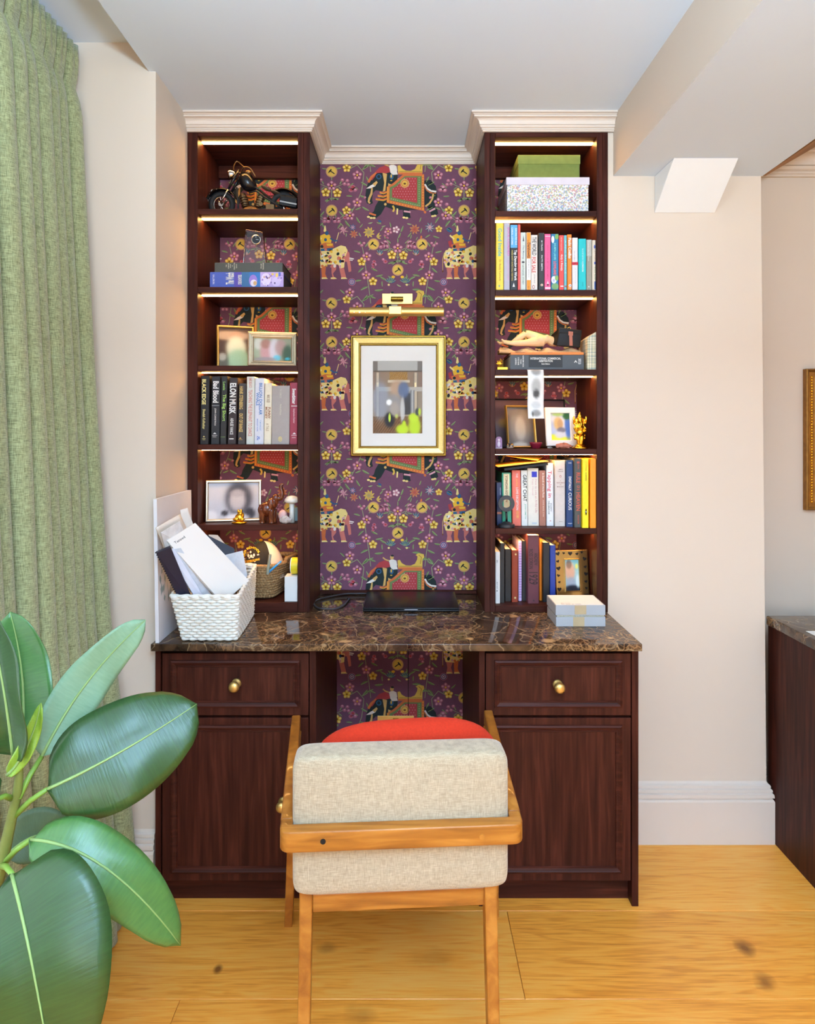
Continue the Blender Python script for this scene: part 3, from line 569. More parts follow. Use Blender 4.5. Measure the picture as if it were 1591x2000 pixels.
def cabinet(label, sx0, sx1, fx0, fx1, px0, px1, kdrawer, kdoor, left):
    X = lambda p: PX(p, YF)
    zt = ZC-0.0210
    t = thing('cabinet', label, 'cabinet', ((X(sx0)+X(px1))/2 if left else (X(px0)+X(sx1))/2, (YF+YN)/2, 0.0002))
    xa, xb = (X(sx0), X(px1)) if left else (X(px0), X(sx1))
    out = (X(sx0), X(sx1)); inn = (X(px0), X(px1))
    part('side_panel', G().box(out[0], YF, 0.0004, out[1], (YL if left else YW)-0.0 if False else (YN-0.003), zt) if left else G().box(out[0], YF, 0.0004, out[1], YW-0.021, zt), M_wv, t, bevel=0.0008, seg=1)
    part('partition', G().box(inn[0], YF, 0.0004, inn[1], YN-0.003, zt), M_wv, t, bevel=0.0008, seg=1)
    ca, cb = (out[1], inn[0]) if left else (inn[1], out[0])
    zk = PZ(1721, YF)
    part('carcass', G().box(ca+0.001, YF+0.021, zk, cb-0.001, YN-0.012 if left else YW-0.025, zt-0.001), M_dark, t)
    part('plinth', G().box(ca+0.0003, YF+0.034, 0.0004, cb-0.0003, YF+0.05, zk-0.0005), M_wh, t)
    a, b_ = X(fx0), X(fx1)
    dz1, dz0 = PZ(1276, YF), PZ(1397.5, YF)
    def front(nm, z0, z1, m4, m):
        f = part(nm, G().box(a, YF, z0, b_, YF+0.02, z1), m, t, bevel=0.001, seg=1)
        g = G(); fr(g, a+m4, z0+m4*0.92, b_-m4, z1-m4*0.8, YF-0.0001, 0.02, MP); part('moulding', g, M_wh, f); return f
    d = front('drawer', dz0, dz1, 0.0245, M_wv); knob(d, *kdrawer)
    d2 = front('door', zk+0.001, PZ(1402.5, YF), 0.0245, M_wv)
    if kdoor: knob(d2, *kdoor)
    return t
cabinet('dark mahogany desk cabinet with drawer and door beneath the white wicker basket', 303, 313.5, 316.5, 602.5, 604.5, 617, (462, 1334), (553, 1565), True)
cabinet('dark mahogany desk cabinet with drawer and door beneath the stacked grey boxes', 1233.5, 1246.5, 948.5, 1231.5, 935, 946.5, (1088, 1336), (985, 1566), False)
g = G()
xa, xb = PX(294, YC), PX(1254, YC)
pts = [(xa, YC), (xb, YC), (xb, YW-0.001), (0.671, YW-0.001), (0.671, YN-0.001), (XL+0.001, YN-0.001), (XL+0.001, YL-0.001), (xa, YL-0.001)]
g.prism([(x, y, ZC-0.0205) for x, y in pts], (0, 0, 0.0205))
solo('worktop', g, M_marble, 'polished dark brown veined marble desk top', 'worktop', bevel=0.005, seg=3)
solo('upstand', G().box(xL1+0.001, YN-0.014, ZC+0.0002, xR0-0.001, YN-0.003, ZC+0.013), M_wh, 'thin mahogany strip along the wallpaper behind the laptop', 'trim')
# kneehole: seam between the papered doors and brass lock plate
solo('door_seam', G().box(PX(797, YN)-0.0012, YN-0.004, 0.25, PX(797, YN)+0.0012, YN-0.0012, ZC-0.022), M_dark, 'dark gap between the two wallpapered panels under the desk', 'gap')
lp = thing('lock_plate', 'brass lock plate on the wallpapered panel under the desk', 'lock', W(772, 1420, YN-0.01))
a = W(737, 1409, YN); part('plate', G().box(a.x, YN-0.006, a.z-0.012, PX(808, YN), YN-0.0013, PZ(1397, YN)), M_brass, lp, bevel=0.001)
part('keyhole', G().box(PX(767, YN), YN-0.008, PZ(1406, YN), PX(778, YN), YN-0.006, PZ(1401, YN)), M_goldd, lp)
# ==================================================================== BOOKS
CM = {}
def cmat(rgb, rough=0.5):
    k = (rgb, rough)
    if k not in CM: CM[k] = mat('cover_%d_%d_%d_%d' % (rgb+(int(rough*100),)), rgb, rough, var=0.05, vscale=80, bump=0.03, bscale=900)
    return CM[k]
def ink(rgb): return cmat(rgb, 0.45)
def book(label, cat, x0, x1, yt, Yf, zb, col, D=0.155, lean=0.0, texts=(), bands=(), pages=True, rough=0.5, group=None, pg=None, roundness=0.0016, yb=None):
    """upright book: spine between photo columns x0..x1 (at its foot), top at photo row yt, spine at depth Yf, standing on zb"""
    k = Yf/F; X0, X1 = PX(x0, Yf)+0.0002, PX(x1, Yf)-0.0002; zt = PZ(yt, Yf); h = zt-zb; sl = lean*k/h
    z0 = zb+0.0004
    t = thing('book', label, cat, ((X0+X1)/2, Yf+D/2, zb), group)
    S = lambda g: g.xf(Matrix(((1,0,sl,-sl*z0),(0,1,0,0),(0,0,1,0),(0,0,0,1))))
    w = X1-X0; e = min(roundness, w*.25); th = min(0.0022, w*.18)
    g = G()
    out = [(X0, Yf+D), (X0, Yf+e), (X0+e, Yf), (X1-e, Yf), (X1, Yf+e), (X1, Yf+D), (X1-th, Yf+D), (X1-th, Yf+th*1.2), (X0+th, Yf+th*1.2), (X0+th, Yf+D)]
    n = len(out); vs_ = [(x, y, z0) for x, y in out]+[(x, y, zt) for x, y in out]
    fs = [(i, (i+1) % n, (i+1) % n+n, i+n) for i in range(n)]
    for b0 in (0, n):
        q = [(0,1,8,9), (1,2,3,4), (1,4,7,8), (4,5,6,7)]
        fs += [tuple(b0+i for i in (f if b0 else reversed(f))) for f in q]
    g.add(vs_, fs); part('cover', S(g), cmat(col, rough), t)
    if pages and w > 0.005:
        g = G().box(X0+th*1.05, Yf+th*1.3, z0+0.0018, X1-th*1.05, Yf+D-0.003, zt-0.0025); part('pages', S(g), pg or M_pages, t)
    for (ya, yb_, c) in bands:
        g = G().box(X0+e*.6, Yf-0.0003, PZ(yb_, Yf), X1-e*.6, Yf+0.0004, PZ(ya, Yf)); part('band', S(g), cmat(c, rough), t)
    lay = 0
    for tx in texts:
        s, c, rx0, ry0, rx1, ry1, orr = tx[:7]
        g = G(); xa = PX(rx0, Yf); xb_ = PX(rx1, Yf); za = PZ(ry1, Yf); zb_ = PZ(ry0, Yf)
        O = Vector((xa, Yf-0.0005-lay*0.0001, za))
        if s == '#': g.quad(O, O+Vector((xb_-xa,0,0)), O+Vector((xb_-xa,0,zb_-za)), O+Vector((0,0,zb_-za))); g.flat = True
        elif s == 'o':
            cx, cz, ra, rb = (xa+xb_)/2, (za+zb_)/2, (xb_-xa)/2, (zb_-za)/2
            g.add([(cx+ra*math.cos(i*math.pi/8), O.y, cz+rb*math.sin(i*math.pi/8)) for i in range(16)], [tuple(range(16))]); g.flat = True; lay += 1
        elif s == '^':
            g.add([(xa, O.y, za), (xb_, O.y, za), ((xa+xb_)/2, O.y, zb_)], [(0,1,2)]); g.flat = True
        else: put_text(g, s, O, (1,0,0), (0,0,1), xb_-xa, zb_-za, orr, tx[7] if len(tx) > 7 else 0.012)
        zm = (za+zb_)/2; g.v = [(v[0]+sl*(v[2]-z0)-sl*(zm-z0), v[1], v[2]) for v in g.v]
        part('lettering', g, ink(c), t)
    return t
def cr(x, y, s, ox, oy): return ox+x/s, oy+y/s
def T(s, c, x0, y0, x1, y1, orr, sc, ox, oy, bold=0.012): return (s, c, ox+x0/sc, oy+y0/sc, ox+x1/sc, oy+y1/sc, orr, bold)
# left bookcase, row of ten books
S7, O7x, O7y = 7.955, 385, 730
def t7(*a): return T(a[0], a[1], a[2], a[3], a[4], a[5], a[6] if len(a) > 6 else 'd', S7, O7x, O7y, a[7] if len(a) > 7 else 0.012)
L4 = 'books on the shelf below the two framed photos'
Yb, zb = 2.212, ZLs[3]
whi = (226, 224, 220); yel = (232, 216, 138)
rows = [
 ('black hardback with pale yellow block capitals, first in its row beside the return wall', 390.2, 407, 734, (34, 32, 33), 2, [t7('BLACK EDGE', yel, 75, 85, 137, 480, 'd', .03), t7('Sheelah Kolhatkar', yel, 84, 550, 126, 860), t7('^', yel, 88, 962, 120, 985), t7('#', yel, 78, 1005, 130, 1010), t7('#', yel, 82, 1024, 126, 1028)]),
 ('black hardback with large white title above a thin rule', 411.4, 428.2, 735, (38, 38, 41), 2, [t7('Bad Blood', whi, 245, 115, 334, 450, 'd', .03), t7('#', (150, 150, 150), 228, 490, 342, 498), t7('JOHN CARREYROU', whi, 262, 535, 294, 805), t7('^', whi, 245, 912, 300, 935), t7('#', whi, 232, 955, 310, 961), t7('#', whi, 238, 978, 298, 983)]),
 ('slim black hardback with pale green title lettering', 429.6, 441.5, 734.5, (37, 36, 36), 2.4, [t7('Lewis', (140, 190, 90), 400, 125, 440, 255), t7('The Big Short', (165, 210, 96), 380, 320, 446, 735), t7('#', (120, 160, 80), 362, 978, 436, 984)]),
 ('dark brown hardback with tall white capitals, fourth in its row', 444, 460.5, 738, (49, 36, 36), 4, [t7('ELON MUSK', whi, 503, 145, 602, 625, 'd', .03), t7('ASHLEE VANCE', whi, 512, 690, 562, 945), t7('#', whi, 495, 1003, 566, 1018)]),
 ('brown paperback with gold capitals along the spine', 464.2, 478.8, 749, (63, 55, 52), 2, [t7('HANK STEINBERG', (205, 170, 90), 655, 195, 712, 550, 'd', .02), t7('OUT OF RANGE', (214, 178, 96), 650, 615, 708, 905, 'd', .02), t7('^', (190, 150, 80), 650, 985, 690, 1010), t7('#', (190, 150, 80), 640, 1020, 704, 1026)]),
 ('pale grey-green hardback with thin red lettering', 480.5, 495.8, 735.6, (206, 206, 196), 1.4, [t7('JAMES BELASCO', (196, 110, 100), 790, 60, 850, 220), t7('TEACHING THE ELEPHANT TO DANCE', (196, 104, 92), 795, 250, 852, 970)]),
 ('pale lilac-white hardback with blue capitals', 496.3, 514.6, 738.5, (206, 206, 214), 1.4, [t7('BILLION DOLLAR', (52, 110, 176), 962, 145, 1010, 640, 'd', .02), t7('WHALE', (52, 110, 176), 915, 290, 962, 495, 'd', .02), t7('TOM WRIGHT', (110, 150, 196), 968, 715, 992, 885), t7('BRADLEY HOPE', (90, 120, 190), 925, 700, 946, 895), t7('&', (110, 130, 190), 925, 965, 975, 1040)]),
 ('cream paperback with brown title between two outlined boxes', 515, 529.2, 748.4, (222, 210, 186), 2, [t7('FUNNY', (146, 84, 46), 1098, 520, 1138, 700, 'd', .03), t7('MONEY', (146, 84, 46), 1055, 515, 1092, 700, 'd', .03), t7('MARK SINGER', (150, 120, 90), 1080, 330, 1130, 450), t7('A TALE', (150, 120, 90), 1070, 770, 1110, 890)]),
 ('thick grey-brown clothbound book with faint gilt lettering', 529.8, 564.8, 753.2, (158, 147, 141), 1.2, [t7('THE COMPLETE', (184, 172, 158), 1280, 240, 1310, 375), t7('Works of Fiction', (196, 184, 166), 1280, 470, 1310, 640), t7('o', (206, 184, 116), 1258, 975, 1318, 1055), t7('o', (158, 147, 141), 1268, 990, 1308, 1042), t7('&', (206, 184, 116), 1272, 995, 1304, 1040)]),
 ('crimson hardback with white script title, last in its row', 565.2, 580.3, 747.6, (148, 42, 62), 1.0, [t7('Sweetbitter', whi, 1475, 230, 1532, 470, 'd', .03), t7('#', whi, 1460, 496, 1552, 506), t7('Stephanie Danler', (220, 180, 184), 1484, 540, 1518, 770), t7('^', whi, 1478, 912, 1535, 938), t7('#', whi, 1462, 955, 1545, 961), t7('#', whi, 1470, 990, 1530, 996)]),
]
for lb, x0, x1, yt, c, ln, tx in rows: book(lb, 'book', x0, x1, yt, Yb, zb, c, 0.15, ln, tx, group=L4)
# right bookcase, colourful row under the storage boxes
SA = 14.28
def ta(*a): return T(a[0], a[1], a[2], a[3], a[4], a[5], a[6] if len(a) > 6 else 'd', SA, 960, 430, a[7] if len(a) > 7 else 0.012)
def tb(*a): return T(a[0], a[1], a[2], a[3], a[4], a[5], a[6] if len(a) > 6 else 'd', SA, 1060, 430, a[7] if len(a) > 7 else 0.012)
dk = (44, 40, 40); R2 = 'colourful books below the two storage boxes'; Yb, zb = 2.204, ZRs[1]
def A_(x): return 960+x/SA
def B_(x): return 1060+x/SA
rows = [
 ('bright yellow hardback with large teal title lettering', A_(115), A_(327), 435.3, (244, 206, 66), 0, [ta('Good Inside', (96, 168, 158), 175, 225, 287, 1010, 'd', .03), ta('Dr Becky Kennedy', (150, 116, 40), 190, 1100, 258, 1700), ta('o', (140, 160, 130), 190, 1800, 232, 1870)], []),
 ('lilac-grey paperback with pink lettering', A_(337), A_(503), 436, (180, 174, 184), 0, [ta('SOUL-LOADED', (214, 90, 170), 438, 200, 492, 1000, 'd', .02), ta('ESSAYS AND STORIES', (206, 140, 180), 440, 1120, 480, 1690)], []),
 ('black paperback with sky blue upper half and white title', A_(512), A_(722), 439, (40, 40, 42), 0, [ta('Tap Dancing to Work', whi, 606, 830, 704, 1690, 'd', .03), ta('WARREN BUFFETT ON PRACTICALLY EVERYTHING', (196, 170, 70), 548, 830, 592, 1690), ta('CAROL LOOMIS', whi, 548, 205, 592, 690, 'd', .02), ta('SEARCHING FOR VALUE', (220, 235, 245), 650, 220, 705, 690), ta('^', whi, 580, 1745, 645, 1860)], [(439.4, 484, (90, 166, 220))]),
 ('thin coral red book between the black and the pale green spines', A_(728), A_(800), 438.5, (232, 88, 84), 0, [], []),
 ('pale green paperback with grey lettering in a thin outline', A_(802), A_(950), 454, (206, 212, 202), 0, [ta('The Making', (120, 124, 124), 850, 700, 905, 1080), ta('o', (80, 76, 74), 835, 1140, 915, 1205), ta('NATHANIEL STOREY', (120, 130, 120), 845, 1240, 900, 1800), ta('^', (90, 90, 90), 860, 430, 905, 590)], []),
 ('white paperback with orange ends and dark title', A_(968), A_(1092), 453.8, (230, 226, 222), 0, [ta('Dershowitz', (86, 46, 20), 992, 630, 1078, 1060, 'd', .03), ta('ALAN', (86, 46, 20), 992, 545, 1026, 612), ta('THE BEST DEFENCE', (170, 160, 160), 1015, 1090, 1045, 1600), ta('O', (120, 70, 20), 1000, 1845, 1045, 1885)], [(454.2, 505, (246, 146, 26)), (547, 566.5, (246, 146, 26))]),
 ('cream paperback with dark and red capital title', A_(1096), A_(1278), 459, (226, 216, 206), 0, [ta('THE WORLD', (60, 52, 52), 1125, 470, 1242, 985, 'd', .02), ta('FOR SALE', (200, 60, 50), 1115, 1030, 1224, 1465, 'd', .02), ta('JAVIER BLAS', (150, 140, 136), 1165, 1510, 1210, 1760), ta('o', (150, 60, 50), 1125, 1812, 1198, 1915), ta('o', (230, 224, 216), 1140, 1830, 1184, 1898)], []),
 ('black paperback with small white spaced capitals', A_(1300), A_(1468), 455, (50, 48, 47), 0, [ta('M TRAIN', whi, 1376, 570, 1416, 850), ta('PATTI SMITH', whi, 1376, 980, 1418, 1405), ta('o', (220, 200, 180), 1358, 1775, 1430, 1842), ta('o', (190, 90, 70), 1378, 1793, 1410, 1824)], []),
 ('hot pink book with white diamond ornaments', B_(45), B_(216), 457, (238, 92, 142), 0, [tb('WHO CAN BE BETTER WOMEN', (206, 60, 112), 108, 690, 152, 1640), tb('^', (250, 200, 215), 100, 1690, 168, 1780), tb('o', (120, 30, 60), 106, 1770, 162, 1835), tb('#', (250, 200, 215), 55, 440, 212, 460), tb('#', (246, 206, 210), 55, 1870, 212, 1920)], []),
 ('blue paperback with water lilies and coral red title', B_(228), B_(436), 457, (46, 122, 162), 0, [tb('JHUMPA LAHIRI', (130, 206, 200), 285, 630, 362, 1110, 'd', .02), tb('LOWLAND', (226, 96, 84), 292, 1150, 372, 1545, 'd', .03), tb('o', (128, 170, 84), 330, 385, 436, 540), tb('o', (222, 224, 240), 228, 440, 315, 640), tb('o', (222, 224, 240), 228, 1560, 380, 1770), tb('o', (132, 172, 90), 330, 1540, 430, 1690), tb('o', (120, 160, 100), 240, 1760, 436, 1940), tb('o', (186, 180, 220), 268, 1640, 330, 1720)], []),
 ('red paperback with white script lettering', B_(448), B_(585), 459.5, (238, 78, 74), 0, [tb('Giving a Grip', whi, 490, 955, 552, 1410, 'u', .02), tb('THE NEW COLLECTION', (250, 210, 200), 498, 470, 524, 850), tb('#', whi, 486, 1830, 572, 1858)], []),
 ('thin pale teal book beside the red paperback', B_(588), B_(666), 459.5, (112, 186, 196), 0, [tb('A FINE BALANCE', (170, 214, 216), 605, 560, 650, 1500), tb('#', (190, 80, 90), 606, 1830, 650, 1870)], []),
 ('orange paperback with white author lettering', B_(680), B_(800), 458, (250, 134, 36), 0, [tb('Paulo Coelho', whi, 704, 495, 792, 1070, 'd', .03), tb('THE ZAHIR', (236, 160, 60), 735, 1260, 775, 1650), tb('o', whi, 715, 1785, 796, 1862), tb('o', (150, 150, 160), 735, 1805, 775, 1842), tb('#', (250, 220, 200), 712, 1885, 800, 1898)], []),
 ('white paperback with a small red band', B_(815), B_(972), 464.3, (226, 221, 223), 0, [tb('THE OPTIMIST', (170, 166, 170), 860, 850, 890, 1140), tb('#', (206, 30, 50), 812, 1170, 976, 1252), tb('Ads', whi, 865, 1188, 940, 1230), tb('A READER', (200, 196, 200), 890, 1330, 915, 1780)], []),
 ('turquoise hardback with small white title', B_(990), B_(1205), 466.4, (28, 188, 190), 0, [tb('THE SECRET HISTORY OF', (190, 236, 232), 1086, 780, 1126, 1170), tb('LONDON', whi, 1086, 1180, 1128, 1440, 'd', .03), tb('GUIDE', (20, 130, 136), 1088, 1735, 1124, 1840)], []),
 ('grey paperback with paler upper half', B_(1212), B_(1362), 468, (150, 145, 130), 0, [tb('Friends Like Us', (214, 212, 204), 1250, 590, 1300, 985), tb('Essays', (214, 212, 204), 1248, 1010, 1290, 1140), tb('o', whi, 1258, 1840, 1296, 1875)], [(468.4, 500, (176, 172, 162))]),
 ('cream patterned paperback with blue patches, last before the bookcase side', B_(1372), B_(1470), 469, (222, 208, 184), 0, [tb('o', (72, 90, 170), 1415, 690, 1462, 795), tb('#', (64, 80, 160), 1425, 1165, 1462, 1230), tb('#', (60, 90, 160), 1430, 1710, 1462, 1930), tb('LETTERS', (196, 150, 120), 1430, 820, 1458, 1150), tb('TO US', (150, 170, 130), 1430, 1290, 1458, 1660)], []),
]
for lb, x0, x1, yt, c, ln, tx, bd in rows: book(lb, 'book', x0, x1, yt, Yb, zb, c, 0.14, ln, tx, bd, group=R2)
# right bookcase, row above the notebooks
SCc = 12.9
def tc(*a): return T(a[0], a[1], a[2], a[3], a[4], a[5], a[6] if len(a) > 6 else 'd', SCc, 960, 885, a[7] if len(a) > 7 else 0.012)
def td(*a): return T(a[0], a[1], a[2], a[3], a[4], a[5], a[6] if len(a) > 6 else 'd', SCc, 1060, 885, a[7] if len(a) > 7 else 0.012)
def C_(x): return 960+x/SCc
def D_(x): return 1060+x/SCc
R5 = 'books on the shelf above the notebooks'; zb = ZRs[4]
rows = [
 ('short navy striped book behind the ring phone stand', C_(128), C_(262), 942.5, 2.262, (42, 56, 92), [tc('HISTORY', (170, 180, 200), 200, 870, 232, 1060)], [(1000, 1004, (190, 120, 100))]),
 ('green book with cream spine panel and red lettering', C_(265), C_(498), 923, 2.258, (58, 158, 124), [tc('#', (240, 222, 180), 300, 520, 448, 1420), tc('YONGHI-SOYON', (206, 70, 60), 340, 560, 405, 1230, 'd', .02)], []),
 ('coral paperback with white capital lettering', C_(520), C_(738), 918.4, 2.255, (234, 112, 92), [tc('THE', whi, 610, 510, 656, 620), tc('LOVE DECEPTION', whi, 612, 865, 672, 1435, 'd', .02), tc('perfect', (240, 190, 90), 608, 650, 650, 840), tc('HOLLY BIRD', (238, 196, 96), 620, 1460, 680, 1640)], []),
 ('white paperback with black capitals and green author name', C_(750), C_(908), 918.7, 2.255, (229, 229, 223), [tc('GREAT CHAT', (38, 38, 40), 785, 545, 880, 1215, 'd', .02), tc('JOSH SMITH', (110, 176, 150), 822, 1280, 868, 1655)], []),
 ('thick cream book with a bright blue square', C_(912), C_(1190), 914.4, 2.255, (226, 219, 206), [tc('#', (40, 46, 178), 1005, 465, 1135, 605), tc('How to Live an Artful Life', (206, 160, 160), 1092, 655, 1144, 1500), tc('Katy Hessel', (214, 176, 176), 1005, 655, 1054, 1060), tc('#', (196, 200, 206), 1015, 1745, 1135, 1785)], []),
 ('rosy brown paperback with cream lettering', C_(1200), C_(1366), 919, 2.255, (172, 112, 92), [tc('In Search of Anne Rose', (240, 226, 210), 1274, 505, 1322, 1120, 'd', .015), tc('ANNE MARIE STAN', (220, 190, 170), 1282, 1175, 1316, 1600)], []),
 ('white paperback with rose red lower-case title', D_(94), D_(274), 904.4, 2.252, (229, 229, 233), [td('Tapping in', (206, 74, 88), 100, 440, 218, 1120, 'd', .015), td('POPPY', (60, 70, 60), 184, 1265, 216, 1475), td('DELBRIDGE', (60, 80, 66), 124, 1205, 166, 1540), td('x', (196, 50, 70), 168, 1690, 206, 1725)], []),
 ('thick pale pinkish-grey hardback with small brown lettering', D_(300), D_(560), 899.3, 2.243, (212, 200, 192), [td('AMOR', (96, 70, 60), 388, 398, 492, 424, 'h'), td('TOWLES', (96, 70, 60), 372, 448, 505, 474, 'h'), td('o', (170, 90, 80), 412, 560, 466, 615), td('o', (212, 200, 192), 422, 572, 456, 606), td('A', (150, 80, 76), 428, 688, 452, 706, 'h'), td('GENTLEMAN', (150, 80, 76), 335, 735, 540, 760, 'h'), td('IN', (150, 80, 76), 425, 788, 456, 806, 'h'), td('MOSCOW', (120, 76, 72), 352, 834, 520, 860, 'h'), td('VIKING', (130, 110, 100), 400, 1715, 490, 1735, 'h')], []),
 ('navy blue hardback with white capital title', D_(588), D_(758), 899, 2.232, (26, 60, 108), [td('DIGITALLY', whi, 648, 590, 712, 950, 'd', .03), td('CURIOUS', whi, 640, 995, 722, 1435), td('BURGER', whi, 640, 234, 716, 262, 'h'), td('WILEY', whi, 628, 1762, 735, 1784, 'h', .03)], []),
 ('charcoal hardback with brick red capitals', D_(790), D_(960), 895.5, 2.216, (74, 77, 75), [td('RULE', (196, 84, 60), 838, 490, 938, 755, 'd', .02), td('OF A', (196, 84, 60), 850, 815, 930, 940), td('HEAVEN', (196, 84, 60), 838, 990, 938, 1450, 'd', .02), td('o', (186, 78, 60), 852, 205, 926, 265), td('RYAN', (186, 78, 60), 870, 290, 910, 400), td('RANDOM', (186, 78, 60), 870, 1560, 910, 1780)], []),
 ('bright yellow hardback with black diamond mark', D_(992), D_(1152), 896.6, 2.202, (250, 218, 30), [td('COFFEE', (190, 150, 20), 1068, 215, 1100, 450), td('WARREN', (120, 100, 20), 1068, 480, 1100, 695), td('#', (24, 22, 20), 1070, 1405, 1098, 1560), td('o', (24, 22, 20), 1058, 1440, 1108, 1530), td('#', whi, 1068, 1470, 1100, 1492)], []),
 ('vivid orange book, last in its row beside the yellow hardback', D_(1186), D_(1340), 896, 2.2, (254, 146, 24), [], []),
]
for i, (lb, x0, x1, yt, Yq, c, tx, bd) in enumerate(rows): book(lb, 'book', x0, x1, yt, Yq, zb, c, 0.145, -1.0 if i < 7 else 0, tx, bd, group=R5, rough=0.4)
# right bookcase, notebooks on the lowest shelf
SE = 7.232
def te(*a): return T(a[0], a[1], a[2], a[3], a[4], a[5], a[6] if len(a) > 6 else 'd', SE, 960, 1040, a[7] if len(a) > 7 else 0.012)
def E_(x): return 960+x/SE
R6 = 'notebooks and books on the lowest shelf'; zb = ZRs[5]
rows = [
 ('slim white paperback, nearest the niche on the lowest shelf', E_(52), E_(118), 1078, 2.222, (226, 224, 218), [te('MAN', (70, 70, 72), 68, 390, 84, 425), te('MUST FIGHT', (110, 110, 110), 70, 700, 84, 800), te('o', (30, 30, 30), 67, 816, 83, 832)]),
 ('black notebook with cream page edges beside the slim white paperback', E_(119), E_(182), 1060.7, 2.232, (34, 33, 34), []),
 ('black leather notebook with press studs', E_(185), E_(276), 1072.5, 2.250, (28, 25, 25), []),
 ('reddish brown leather wrap notebook with brass studs', E_(285), E_(372), 1074.6, 2.240, (142, 52, 26), [te('o', (214, 190, 130), 326, 296, 350, 322), te('o', (214, 190, 130), 316, 908, 344, 938)]),
 ('lilac gingham notebook with magenta cover', E_(376), E_(424), 1056.6, 2.256, (206, 180, 220), [te('#', (178, 130, 196), 382, y, 420, y+12) for y in range(150, 940, 36)]),
 ('black notebook between the gingham notebook and the maroon hardback', E_(428), E_(490), 1056.6, 2.258, (38, 36, 37), []),
 ('thick maroon hardback with dark lettering and numerals', E_(508), E_(668), 1045.5, 2.222, (98, 48, 58), [te('ANDREW', (44, 20, 26), 598, 290, 654, 465, 'd', .02), te('ROSS SORKIN', (44, 20, 26), 525, 235, 582, 515, 'd', .02), te('1929', (40, 18, 24), 522, 560, 652, 735, 'd', .02), te('^', (40, 18, 24), 575, 945, 608, 972)]),
 ('thin bright orange notebook with orange elastic', E_(672), E_(716), 1053.8, 2.262, (240, 130, 14), []),
 ('black notebook with cream pages beside the blue notebook', E_(722), E_(818), 1060, 2.240, (30, 32, 36), []),
 ('royal blue hardback notebook with white page edges', E_(822), E_(902), 1065, 2.240, (34, 58, 138), []),
]
for lb, x0, x1, yt, Yq, c, tx in rows:
    book(lb, 'book', x0, x1, yt, Yq, zb, c, 0.135, 0.0, tx, group=R6, rough=0.42, pg=M_pages2)
# two large books lying flat, left bookcase second shelf
def flatbook(label, x0, x1, y0, y1, Yf, D, z0, col, side, texts, arts=()):
    X0, X1 = PX(x0, Yf), PX(x1, Yf); zt = z0+(y1-y0)*Yf/F; th = 0.002
    t = thing('book', label, 'book', ((X0+X1)/2, Yf+D/2, z0))
    g = G(); g.box(X0, Yf, z0+.0003, X1, Yf+0.0025, zt); g.box(X0, Yf+0.0025, z0+.0003, X1, Yf+D, z0+th); g.box(X0, Yf+0.0025, zt-th, X1, Yf+D, zt)
    part('cover', g, [cmat(col, 0.5)], t, bevel=0.0006, seg=1)
    part('pages', G().box(X0+0.003, Yf+0.003, z0+th+.0001, X1-0.0025, Yf+D-0.003, zt-th-.0001), side, t)
    for i, (s, c, xa, ya, xb_, yb_, orr) in enumerate(arts):
        g = G(); xa, xb_, za, zb_ = PX(xa, Yf), PX(xb_, Yf), PZ(yb_, Yf), PZ(ya, Yf); y = Yf-0.0002-i*0.00006; n = 14
        if s == 'o': g.add([((xa+xb_)/2+(xb_-xa)/2*math.cos(k*2*math.pi/n), y, min(max((za+zb_)/2+(zb_-za)/2*math.sin(k*2*math.pi/n), z0+.0005), zt-.0002)) for k in range(n)], [tuple(range(n))])
        else: g.quad((xa,y,za),(xb_,y,za),(xb_,y,zb_),(xa,y,zb_))
        g.flat = True; part('spine_print', g, ink(c), t)
    for (s, c, xa, ya, xb_, yb_, orr) in texts:
        g = G(); put_text(g, s, (PX(xa, Yf), Yf-0.0022, PZ(yb_, Yf)), (1,0,0), (0,0,1), PX(xb_, Yf)-PX(xa, Yf), PZ(ya, Yf)-PZ(yb_, Yf), orr, .02); part('lettering', g, ink(c), t)
    return zt
def f6(s, c, x0, y0, x1, y1, o='u'): return (s, c, 400+x0/8.374, 500+y0/8.374, 400+x1/8.374, 500+y1/8.374, o)
Yq = 2.212; rr = random.Random(5)
arts = [f6('#', (72, 92, 176), 85, 264, 480, 503), f6('#', (86, 70, 160), 480, 264, 600, 503), f6('#', (54, 104, 150), 600, 264, 730, 503), f6('#', (46, 110, 180), 730, 264, 905, 503), f6('o', (150, 120, 200), 720, 305, 858, 500), f6('o', (226, 214, 226), 745, 385, 852, 500), f6('o', (206, 160, 110), 790, 410, 850, 480), f6('#', (186, 160, 214), 905, 264, 1285, 503), f6('o', (222, 204, 232), 920, 275, 1080, 490), f6('o', (206, 186, 226), 1090, 340, 1240, 500), f6('o', (228, 190, 90), 1085, 268, 1130, 318), f6('o', (230, 196, 96), 1155, 270, 1200, 350), f6('#', (70, 100, 190), 1205, 270, 1240, 330)]
for k in range(26):
    x, y = rr.uniform(920, 1260), rr.uniform(280, 480); r = rr.uniform(6, 20); arts.append(f6('o', rr.choice([(150, 120, 190), (110, 80, 150), (234, 222, 238), (200, 150, 120), (80, 60, 120)]), x, y, x+r*1.4, y+r*1.8))
z2 = flatbook('thick blue illustrated book with purple spine art, underneath the charcoal book', 409.6, 553.5, 531.3, 560.3, Yq, 0.17, ZLs[1]+.0003, (80, 84, 150), mat('slip_side', (96, 82, 74), .7), [f6('The Watch', (238, 232, 214), 345, 275, 478, 468), f6('STORIES AND MYSTERIES', (236, 232, 224), 545, 310, 606, 468), f6('THE FIRST TWO', (220, 220, 236), 132, 305, 160, 465)], arts)
